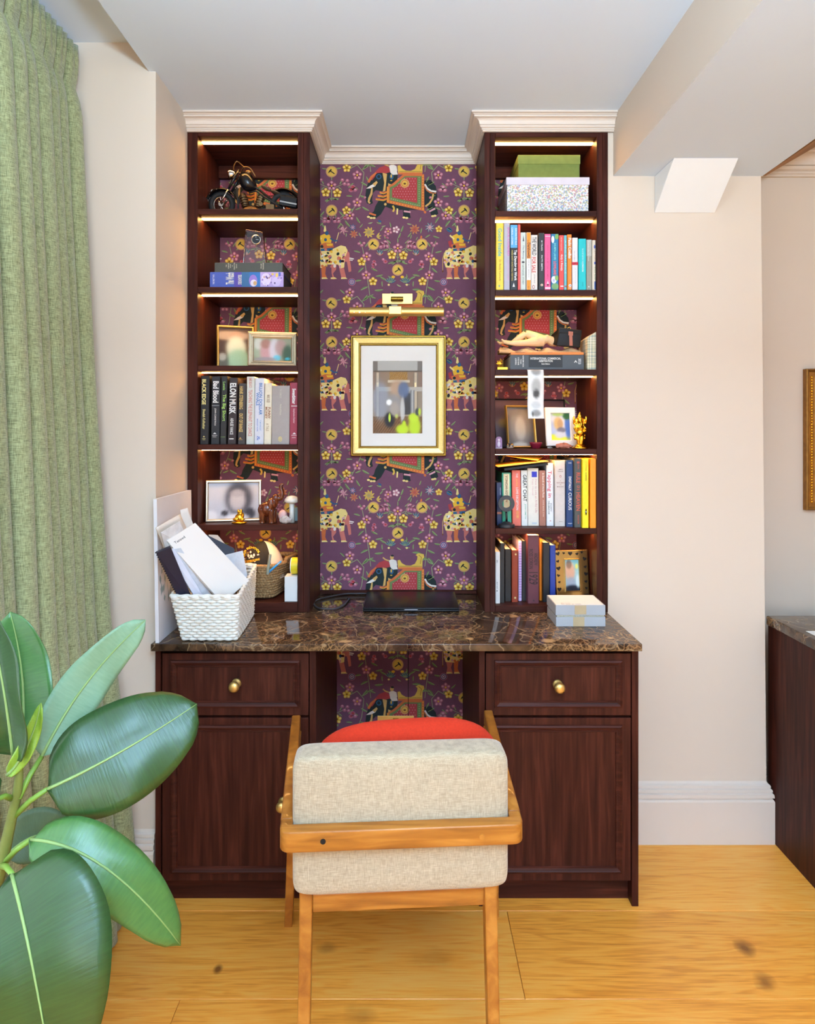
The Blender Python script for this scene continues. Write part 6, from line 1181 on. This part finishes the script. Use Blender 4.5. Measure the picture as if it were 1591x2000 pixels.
# large white drawing pad leaning on the return wall
g = G(); yb0, yb1 = 1.874, 2.172
g.add([(-.7205, yb0, ZC+.0006), (-.7105, yb0, ZC+.0006), (-.7165, yb0, ZC+.412), (-.7265, yb0, ZC+.412), (-.7205, yb1, ZC+.0006), (-.7105, yb1, ZC+.0006), (-.7165, yb1, ZC+.412), (-.7265, yb1, ZC+.412)], [(0,1,2,3),(7,6,5,4),(0,4,5,1),(1,5,6,2),(2,6,7,3),(3,7,4,0)])
t = thing('drawing_pad', 'large white drawing pad with faint leaf sketch leaning against the return wall', 'drawing pad', (-.722, 2.02, ZC)); part('pad', g, mat('pad_white', (222, 220, 224), .6, var=.02), t)
g = G(); g.flat = True; rr = random.Random(9)
def padp(y, z_): f = (z_-ZC)/.412; return Vector((-.7105-.006*f+.0006, y, z_))
for k_ in range(26):
    y, z_ = rr.uniform(1.89, 1.99), rr.uniform(ZC+.09, ZC+.28); a = rr.uniform(.6, 2.4); L_ = rr.uniform(.02, .05); w2 = rr.uniform(.001, .009)
    p0, p1 = (y, z_), (y+L_*math.cos(a)*.5, z_+L_*math.sin(a)); nx_, nz_ = -math.sin(a)*w2, math.cos(a)*w2
    g.add([padp(p0[0], p0[1]), padp((p0[0]+p1[0])/2+nx_, (p0[1]+p1[1])/2+nz_), padp(*p1), padp((p0[0]+p1[0])/2-nx_, (p0[1]+p1[1])/2-nz_)], [(0,1,2,3)])
part('sketch', g, mat('sketch_ink', (146, 166, 168), .7), t)
# seagrass basket with cap, pens
z = ZLs[5]
yb_ = 2.236
bot = [V2(-.575, yb_+.010), V2(-.463, yb_+.006), V2(-.440, yb_+.150), V2(-.590, yb_+.150)]; top = [V2(-.590, yb_), V2(-.458, yb_-.004), V2(-.398, yb_+.172), V2(-.612, yb_+.172)]
t = thing('seagrass_basket', 'brown twisted seagrass basket on the lowest shelf holding a cap', 'basket', (-.52, 2.31, z))
M_sg = mat('seagrass', (150, 118, 78), .85, var=.45, vscale=160, bump=.9, bscale=260)
gs, ring = weave(bot, top, z+.005, z+.108, 12, .0062, .0016, 60, 180, .25); part('weave', gs, M_sg, t, smooth=True)
g = G(); pts = [Vector(p)+Vector((0, 0, .012*(1 if p[1] > yb_+.08 else 0)+.0)) for p in ring(1.04, 0)]; g.tube(pts, .0075, 8, True); part('rim', g, M_sg, t, smooth=True)
g = G(); g.add([(p[0], p[1], z+.003) for p in ring(0, 0)[::6]], [tuple(range(len(ring(0, 0)[::6])))]); part('base', g, M_sg, t)
Yq = 2.315; cx_, cz_ = PX(516, Yq), z+.062
ra, rb, rc_ = .072, .070, .124
t = thing('baseball_cap', 'black and beige baseball cap with yellow lettering in the seagrass basket', 'cap', (cx_, Yq, z+.05))
def dome(a0, a1):
    g = G(); g.grid(lambda u, v: Vector((cx_+ra*math.cos(v*math.pi/2*.98)*math.cos(a0+(a1-a0)*u), Yq+rb*math.cos(v*math.pi/2*.98)*math.sin(a0+(a1-a0)*u), cz_+rc_*math.sin(v*math.pi/2*.98))), 20, 12); return g
part('front_panel', dome(-math.pi*1.15, -1.0), mat('cap_black', (30, 27, 25), .9, bump=.2), t, smooth=True); part('back_panel', dome(-1.0, math.pi*.85), mat('cap_beige', (206, 190, 172), .9, bump=.2), t, smooth=True)
g = G(); g.tube([Vector((cx_+ra*1.01*math.cos(v*math.pi/2/10)*math.cos(-1.0), Yq+rb*1.01*math.cos(v*math.pi/2/10)*math.sin(-1.0), cz_+rc_*1.0*math.sin(v*math.pi/2/10))) for v in range(11)], .0012, 6); part('piping', g, mat('cap_piping', (214, 204, 196), .8), t)
def onto(px, py, eps=.0012):
    Y = Yq-.06
    for _ in range(6):
        x = PX(px, Y); z_ = PZ(py, Y); q = 1-((x-cx_)/ra)**2-((z_-cz_)/rc_)**2; Y = Yq-rb*math.sqrt(max(q, .02))
    return Vector((PX(px, Y), Y-eps, PZ(py, Y)))
def curvetext(s, fnp_, colr, nm='lettering'):
    vs_, fs, x0, x1, y0, y1 = text_geo(s, .03); g = G(); g.flat = True
    g.add([onto(*fnp_((x-x0)/(x1-x0), (y-y0)/(y1-y0))) for x, y in vs_], fs); part(nm, g, ink(colr), t)
def arc(u, v): a = math.radians(196-u*182); r = 13.0+4.2*v; return 491.5+r*math.cos(a)*1.0, 1084-r*math.sin(a)*.98
curvetext('OLD SCHOOL', arc, (236, 190, 30)); curvetext('BODYBUILDING', lambda u, v: (477.5+u*29.5, 1099.5-u*5.5-v*4.6+math.sin(u*3.14)*.6), (236, 178, 30))
g = G(); g.flat = True
for (ex, ey, rx, ry) in ((489.5, 1078, 1.6, 2.4), (490.5, 1086, 2.6, 3.2), (485, 1085, 1.8, 3.0), (496, 1084, 1.8, 3.0), (487, 1089.5, 1.6, 1.4), (494, 1088.5, 1.6, 1.4)): g.add([onto(ex+rx*math.cos(k_*.524), ey+ry*math.sin(k_*.524), .0014) for k_ in range(12)], [tuple(range(12))])
for (ex, ey) in ((504, 1083.5), (476.5, 1091)): g.add([onto(ex+dx, ey+dy) for dx, dy in ((-2, -.8), (2, -1.2), (2, .6), (-2, 1))], [(0,1,2,3)])
g.add([onto(x_, y_) for x_, y_ in ((484, 1100.5), (499, 1096), (499, 1097.2), (484, 1101.6))], [(0,1,2,3)]); part('emblem', g, ink((226, 216, 214)), t)
def pen(label, p0, p1, r, m1, m2):
    t = thing('pen', label, 'pen', W(*p0)); a, b = W(*p0), W(*p1); part('barrel', G().tube([a, a.lerp(b, .94), b], [r, r, r*.72], 12), m1, t, smooth=False); part('clip', G().tube([a.lerp(b, .72)+Vector((0, -r*1.15, 0)), a.lerp(b, .93)+Vector((0, -r*1.15, 0))], r*.22, 6), m2, t)
pen('grey-green marker pen standing upright against the cap', (522, 1122, 2.222), (527.5, 1082, 2.236), .0052, mat('pen_sage', (126, 134, 120), .4), M_chrome)
pen('blue pen slanted across the rim of the seagrass basket', (523, 1119, 2.228), (549, 1096, 2.240), .0036, mat('pen_blue', (36, 140, 200), .3), M_chrome)
Yq = 2.205; solo('white_box', G().box(PX(555.5, Yq), Yq, z+.0006, PX(580.6, Yq), Yq+.05, PZ(1126, Yq)), mat('white_plastic', (222, 222, 220), .4, var=.01), 'white upright box in front of the seagrass basket', 'box', bevel=.001)
zq = PZ(1126, 2.205)+.0006; Yq = 2.212; cx_ = PX(567.5, Yq); t = thing('ribbon_roll', 'yellow ribbon roll standing on the white box', 'ribbon', (cx_, Yq+.02, zq))
g = G().lathe([(.010, 0), (.0285, 0), (.0285, .0225), (.010, .0225), (.010, 0)], (cx_, 2.240, zq+.0287), 32, 'x'); g.f = [f for f in g.f if len(f) == 4]; g.m = [0]*len(g.f); part('ribbon', g, mat('yellow_ribbon', (214, 196, 40), .25, var=.06, vscale=30), t)
g = G().lathe([(.0085, -.003), (.0265, -.003), (.0265, 0), (.0085, 0), (.0085, -.003)], (cx_, 2.240, zq+.0287), 32, 'x'); g.f = [f for f in g.f if len(f) == 4]; g.m = [0]*len(g.f); part('spool', g, M_paper, t)
# ==================================================================== SIDEBOARD AND PICTURE AT THE RIGHT
t = thing('sideboard', 'dark mahogany sideboard with marble top at the right edge of the room', 'sideboard', (1.75, 1.93, 0.0))
part('end_panel', G().box(1.224, 1.62, .0006, 1.244, 2.226, .7225), M_wv, t, bevel=.0008, seg=1); part('carcass', G().box(1.245, 1.64, .06, 2.3, 2.22, .7222), M_wv, t); part('plinth', G().box(1.26, 1.68, .0006, 2.28, 2.2, .059), M_dark, t)
for i in range(2): d = part('door', G().box(1.25+i*.525, 1.62, .07, 1.77+i*.525, 1.639, .715), M_wv, t, bevel=.001); part('knob', G().ell((1.70+i*.17, 1.602, .42), (.014, .018, .014)), M_brass, d, smooth=True)
part('marble_top', G().box(1.209, 1.60, .723, 2.32, 2.214, .755), M_marble, t, bevel=.006, seg=3)
solo('paper_sheet', G().box(1.236, 1.78, .7554, 1.45, 2.035, .7562), M_paper, 'white sheet of paper on the marble top of the sideboard', 'paper')
t = thing('picture', 'gold beaded picture frame on the alcove wall above the sideboard', 'picture', (1.65, 2.355, 1.09))
xa, xb, za, zb_ = PX(1577, 2.33), 1.86, PZ(997, 2.335), PZ(720, 2.335); P = lambda a, b, c: Vector((xa+a, 2.3588-c, za+b)); w, h = xb-xa, zb_-za
M_ag = mat('antique_gold', (150, 104, 48), .4, .8, var=.2, vscale=60)
g = G(); ringf(g, P, w, h, [(0, 0), (0, .02), (.004, .024), (.010, .020), (.012, .016), (.030, .016), (.034, .020), (.04, .014), (.042, .006)]); part('frame', g, M_ag, t)
for i in range(46):
    part('bead', G().ell(P(.021, .03+i*(h-.06)/45, .017), (.0045, .004, .0045), 8, 5), M_gold, t, smooth=True) if i == 0 else None
b0 = [o for o in t.children if o.name.startswith('bead')][0] if [o for o in t.children if o.name.startswith('bead')] else bpy.data.objects['bead']
for i in range(1, 46):
    c_ = b0.copy(); COL.objects.link(c_); c_.parent = t; c_.location = (0, 0, i*(h-.06)/45)
part('canvas', print_geo(P, .041, .041, w-.041, h-.041, .006, blobs((190, 176, 150), [(.5, .4, .4, .3, (120, 130, 110), .8)]), 8, 8), M_photo, t)
# ==================================================================== CHAIR
CM4 = Matrix.Translation((-.009, 1.303, 0)) @ Matrix.Rotation(math.radians(3.47), 4, 'Z')
t = thing('armchair', 'golden teak armchair with cream linen back cushion pulled up to the desk', 'chair', CM4 @ Vector((0, .28, 0)))
def cbar(p0, p1, w0, h0, w1, h1, up=Vector((0, 0, 1))):      # tapering bar, section w (sideways) x h (up)
    p0, p1 = Vector(p0), Vector(p1); d = (p1-p0).normalized(); s = d.cross(up).normalized(); u = s.cross(d).normalized(); g = G()
    vs_ = []
    for p, w_, h_ in ((p0, w0, h0), (p1, w1, h1)): vs_ += [p-s*w_/2-u*h_/2, p+s*w_/2-u*h_/2, p+s*w_/2+u*h_/2, p-s*w_/2+u*h_/2]
    g.add(vs_, [(0,3,2,1),(4,5,6,7),(0,1,5,4),(1,2,6,5),(2,3,7,6),(3,0,4,7)]); return g
def cp_(nm, g, m, **k): return part(nm, g.xf(CM4), m, t, **k)
def railg():                        # bent back rail with rounded corners
    g = G(); pts = []
    for a in range(7): q = math.pi+a/6*math.pi/2; pts.append((-.223+.022*math.cos(q), .022+.022*math.sin(q)))
    for a in range(7): q = -math.pi/2+a/6*math.pi/2; pts.append((.223+.022*math.cos(q), .022+.022*math.sin(q)))
    pts += [(.2465, .05), (.221, .05), (.221, .030), (-.221, .030), (-.221, .05), (-.2465, .05)]
    g.prism([(x, y, .543) for x, y in pts], (0, 0, .042)); return g
rl = cp_('back_rail', railg(), M_teakx, bevel=.004, seg=3)
pl = part('wood_plug', G().lathe([(.0001, -.002), (.0055, -.002), (.006, .001), (.0001, .001)], (.158, -.0005, .563), 14, 'y').xf(CM4), M_teak, rl); part('screw_hole', G().lathe([(.0001, -.0008), (.0055, -.0008), (.0055, .001), (.0001, .001)], (-.158, -.0002, .565), 14, 'y').xf(CM4), M_dark, rl)
for s in (-1, 1):
    cp_('armrest', cbar((s*.2345, .049, .564), (s*.266, .515, .577), .0255, .042, .024, .040), M_teak, bevel=.004, seg=3)
    cp_('front_leg', cbar((s*.264, .492, .5555), (s*.290, .545, .0006), .026, .036, .022, .026, Vector((0, 1, 0))), M_teak, bevel=.003)
    cp_('rear_leg', cbar((s*.191-.005, .086, .541), (s*.193-.006, .012, .0006), .027, .036, .024, .028, Vector((0, 1, 0))), M_teak, bevel=.003)
    cp_('side_rail', cbar((s*.199, .09, .402), (s*.262, .50, .402), .022, .036, .022, .036), M_teak, bevel=.002)
cp_('rear_seat_rail', G().box(-.184, .062, .380, .184, .084, .418), M_teakx, bevel=.002); cp_('front_seat_rail', G().box(-.256, .49, .384, .256, .512, .42), M_teakx, bevel=.002)
def cushion(cx, cy, cz, a, b, c, e1, e2, tilt=0, sag=0, roll=0):
    g = G(); sg = lambda v, e: math.copysign(abs(v)**e, v)
    Mr = Matrix.Rotation(tilt, 3, 'X') @ Matrix.Rotation(roll, 3, 'Y')
    def fn(u, v):
        al = u*2*math.pi; be = -math.pi/2+v*math.pi; x = a*sg(math.cos(be), e1)*sg(math.cos(al), e2); y = b*sg(math.sin(be), e1); z_ = c*sg(math.cos(be), e1)*sg(math.sin(al), e2)
        return Mr @ Vector((x, y, z_))+Vector((cx, cy, cz))
    g.grid(fn, 48, 24, True); return g
cp_('back_cushion', cushion(-.001, .070, .573, .222, .040, .142, .25, .13), M_linen, smooth=True)
g = G(); sgx = cushion(0, .315, .462, .225, .205, .042, .3, .25); cp_('seat_cushion', cushion(0, .325, .462, .222, .200, .044, .5, .3), M_linen, smooth=True)
g = cushion(.018, .168, .588, .212, .050, .146, .9, .62, .10, 0, -.04)
solo('red_cushion', g.xf(CM4), M_red, 'bright red fleece cushion propped against the back of the armchair', 'cushion', smooth=True)
# ==================================================================== CURTAIN
YC0, YC1, ZT = 1.20, 1.888, 2.478
def drift(z_):
    ks = [(0, .150), (.19, .135), (.85, .069), (1.29, .047), (2.03, .010), (2.36, -.004), (2.48, .0)]
    for (a, b), (c, d) in zip(ks[:-1], ks[1:]):
        if z_ <= c: return b+(d-b)*(z_-a)/(c-a)
    return 0
rr = random.Random(21); fold = [rr.uniform(.7, 1.3) for _ in range(40)]; ph = [rr.uniform(-.5, .5) for _ in range(40)]
def curt(u, v):
    z_ = .012+(ZT-.012)*v; n = 12.0; s_ = u*n; i = int(min(s_, n-.001)); f = s_-i
    hd_ = max(0, (z_-2.36)/.118); body = 1-hd_
    A = .040*fold[i]*(1+.5*(1-v)); w_ = math.sin(math.pi*(f+.12*ph[i]*math.sin(math.pi*f)))**.75 if 0 < f < 1 else 0
    w_ = max(0, w_)
    wob = .006*math.sin(z_*3.1+i*1.7)*(1-v)
    pin = .55 if .0 < hd_ < .25 else 1
    head = .014*abs(math.sin(math.pi*s_*2))
    x = -.965+drift(z_)*(.65+.35*u)+body*(A*w_+wob)*(1-.45*math.exp(-((z_-2.36)/.04)**2))+hd_*(head+.012*w_)
    y = YC0+(YC1-YC0)*u+.010*math.sin(2*math.pi*f)*body*(1-v*.3)*fold[i]*-1+(1-v)*.0*(1-u)
    return Vector((x, min(y, 1.897), z_))
g = G(); g.grid(curt, 240, 60); o = mk('fabric', g, M_curtain, Vector((-.93, 1.55, .012)), smooth=True)
t = thing('curtain', 'green woven floor-length curtain gathered in pleats at the left', 'curtain', (-.93, 1.55, .012)); o.parent = t
md = o.modifiers.new('solid', 'SOLIDIFY'); md.thickness = .002
part('curtain_track', G().box(-1.02, 1.2, 2.485, -.985, 1.88, ZRE-.0005), M_whitep, t)
# ==================================================================== RUBBER PLANT
def m_leaf(name, c0, c1, rough, coat):
    m, nt, b = nodes(name); N = nt.nodes.new; L = nt.links.new; uv = N('ShaderNodeUVMap'); uv.uv_map = 'UVMap'
    mp_ = N('ShaderNodeMapping'); mp_.inputs['Scale'].default_value = (1.5, 26, 1); L(uv.outputs[0], mp_.inputs[0]); n1 = N('ShaderNodeTexNoise'); n1.inputs['Scale'].default_value = 2.2; n1.inputs['Detail'].default_value = 3; L(mp_.outputs[0], n1.inputs['Vector'])
    mx = N('ShaderNodeMix'); mx.data_type = 'RGBA'; L(n1.outputs[0], mx.inputs[0]); mx.inputs[6].default_value = lin(c0)+(1,); mx.inputs[7].default_value = lin(c1)+(1,); L(mx.outputs[2], b.inputs['Base Color'])
    b.inputs['Roughness'].default_value = rough; b.inputs['Coat Weight'].default_value = coat; b.inputs['Coat Roughness'].default_value = .25
    bp = N('ShaderNodeBump'); bp.inputs['Strength'].default_value = .25; bp.inputs['Distance'].default_value = .002; L(n1.outputs[0], bp.inputs['Height']); L(bp.outputs[0], b.inputs['Normal']); return m
ML = {'dark': m_leaf('leaf_dark', (26, 54, 20), (48, 84, 36), .38, .10), 'mid': m_leaf('leaf_mid', (48, 92, 44), (78, 124, 56), .38, .2), 'pale': m_leaf('leaf_underside', (98, 132, 96), (124, 152, 118), .55, 0), 'young': m_leaf('leaf_young', (112, 146, 36), (140, 170, 60), .4, .1), 'dull': m_leaf('leaf_dull', (64, 88, 58), (84, 106, 74), .5, 0)}
M_rib = mat('leaf_rib', (132, 158, 92), .5); M_pet = mat('petiole', (118, 152, 58), .45, var=.1); M_stem = mat('plant_stem', (112, 118, 52), .6, var=.2, vscale=40)
t = thing('rubber_plant', 'rubber plant with large glossy dark green leaves in the left foreground', 'plant', (-.70, 1.0, 0))
def leaf(base, tip, hw, kind, ctrl=None, nrm=(0, -1, .15), curl=.25, fold_=.15, pet=None, tippt=True):
    a, c = W(*base), W(*tip); b = W(*ctrl) if ctrl else a.lerp(c, .5); nrm = Vector(nrm).normalized(); nu, nv = 10, 22
    def mid(v): return a*(1-v)**2+b*2*v*(1-v)+c*v*v
    def fn(u, v):
        e = 1e-3; tg = (mid(min(1, v+e))-mid(max(0, v-e))).normalized(); s_ = tg.cross(nrm).normalized(); n = s_.cross(tg).normalized(); k_ = (u-.5)*2
        vv = min(1, v/.985) if tippt else v
        pr_ = math.sqrt(max(0, 1-(2*vv**.92-1)**2))**.9*(1-.10*v)+(.03*(1-v)/.15 if v > .85 and tippt else 0)*.5; pr_ = max(pr_, .004)
        return mid(v)+s_*hw*pr_*k_+n*(hw*pr_*(-curl*k_*k_+fold_*abs(k_)))+n*.004*math.sin(v*14+k_*2)*abs(k_)
    g = G(); g.grid(fn, nu, nv); g.uv = [(i/nu, j/nv) for j in range(nv+1) for i in range(nu+1)]
    lf = part('leaf', g, ML[kind], t, smooth=True); md_ = lf.modifiers.new('solid', 'SOLIDIFY'); md_.thickness = .0012; md_.offset = 0
    tg = (c-a).normalized(); s_ = tg.cross(nrm).normalized(); n = s_.cross(tg).normalized()
    rb_ = G().tube([mid(v/14)+n*.0012 for v in range(15)], [.0023*(1-v/15)+.0005 for v in range(15)], 6); part('midrib', rb_, M_rib, lf, smooth=True)
    if pet:
        p0 = W(*pet); mm = p0.lerp(a, .5)+Vector((0, 0, .004)); part('petiole', G().tube([p0, mm, a], [.0048, .0042, .0036], 8), M_pet, t, smooth=True)
leaf((82, 1477, 1.04), (284, 1211, 1.16), .040, 'pale', ctrl=(150, 1330, 1.10), nrm=(.25, -1, -.25), curl=.1, fold_=.12, pet=(36, 1560, 1.0))
leaf((93, 1541, 1.0), (384, 1375, 1.12), .083, 'dark', ctrl=(235, 1478, 1.03), nrm=(.05, -1, .35), curl=.30, fold_=.18, pet=(26, 1596, 1.0))
leaf((60, 1640, .97), (352, 1846, 1.0), .047, 'mid', ctrl=(205, 1645, .94), nrm=(.25, -.8, .75), curl=.35, fold_=.25, pet=(4, 1690, 1.0))
leaf((24, 1708, .93), (104, 2110, .86), .104, 'dark', ctrl=(60, 1840, .84), nrm=(.1, -1, .45), curl=.25, fold_=.15, pet=(2, 1690, 1.0))
leaf((27, 1478, 1.01), (-22, 1190, 1.02), .062, 'dark', ctrl=(10, 1330, .98), nrm=(-.2, -1, .1), curl=-.35, fold_=.2, pet=(36, 1530, 1.0))
leaf((40, 1470, 1.06), (20, 1195, 1.10), .050, 'mid', ctrl=(60, 1340, 1.1), nrm=(.3, -1, 0), curl=-.2, fold_=.1, pet=(36, 1530, 1.0))
leaf((14, 1514, .99), (80, 1374, 1.0), .013, 'young', ctrl=(60, 1470, 1.0), nrm=(.3, -1, 0), curl=.1, fold_=.5)
leaf((12, 1672, 1.10), (140, 1648, 1.16), .046, 'dull', ctrl=(80, 1600, 1.12), nrm=(0, -1, .2), curl=.1, pet=(0, 1690, 1.0))
leaf((-5, 1560, .96), (-100, 1640, .94), .05, 'dark', ctrl=(-60, 1560, .93), nrm=(.1, -1, .2), curl=.3, pet=(24, 1560, 1.0))
leaf((-30, 1800, 1.0), (-190, 1900, 1.05), .08, 'dark', nrm=(0, -.7, .6), pet=(-20, 1790, 1.0))
st = [W(38, 1488, 1.0), W(34, 1545, 1.0), W(18, 1620, 1.0), W(2, 1690, 1.0), W(-22, 1790, 1.0), Vector((-.672, 1.0, .50)), Vector((-.690, 1.0, .36))]
part('stem', G().tube(smoothp(st), [.0055+.0003*i for i in range(25)], 10), M_stem, t, smooth=True)
part('shoot_tip', G().tube([W(36, 1520, 1.0), W(38, 1470, .995)], [.005, .002], 8), mat('shoot', (176, 150, 50), .5), t, smooth=True)
part('pot', G().lathe([(.0001, .001), (.115, .001), (.120, .01), (.150, .33), (.155, .36), (.148, .365), (.140, .34), (.0001, .34)], (-.70, 1.0, 0), 32), mat('white_pot', (214, 210, 202), .4), t, smooth=False); part('soil', G().lathe([(.0001, .342), (.139, .342), (.139, .352), (.0001, .352)], (-.70, 1.0, 0), 24), mat('soil', (52, 38, 28), .95, var=.3), t)

# ==================================================================== ADDED FILL LIGHT BEHIND THE CAMERA, LAMP-SHAPED (brightens and cools the ceiling)
t = thing('added_uplighter', 'added unseen uplighter behind the viewer that brightens the ceiling', 'lamp', (0.4, -0.85, 0.0))
part('base', G().lathe([(.0001, .001), (.16, .001), (.16, .02), (.02, .03), (.0001, .03)], (0.4, -0.85, 0), 28), M_whitep, t)
part('pole', G().tube([(0.4, -0.85, .02), (0.4, -0.85, 1.55)], .012, 12), M_whitep, t)
part('shade', G().lathe([(.02, 1.55), (.12, 1.56), (.28, 1.64), (.285, 1.645), (.27, 1.645), (.11, 1.575), (.02, 1.57)], (0.4, -0.85, 0), 36), M_whitep, t)
up = bpy.data.lights.new('added_uplighter_light', 'AREA'); up.shape = 'DISK'; up.size = .5; up.energy = 245; up.color = (0.50, 0.76, 1.0)
upo = bpy.data.objects.new('added_uplighter_light', up); COL.objects.link(upo); upo.parent = t; upo.location = (0, 0, 1.66); upo.rotation_euler = (math.pi, 0, 0)
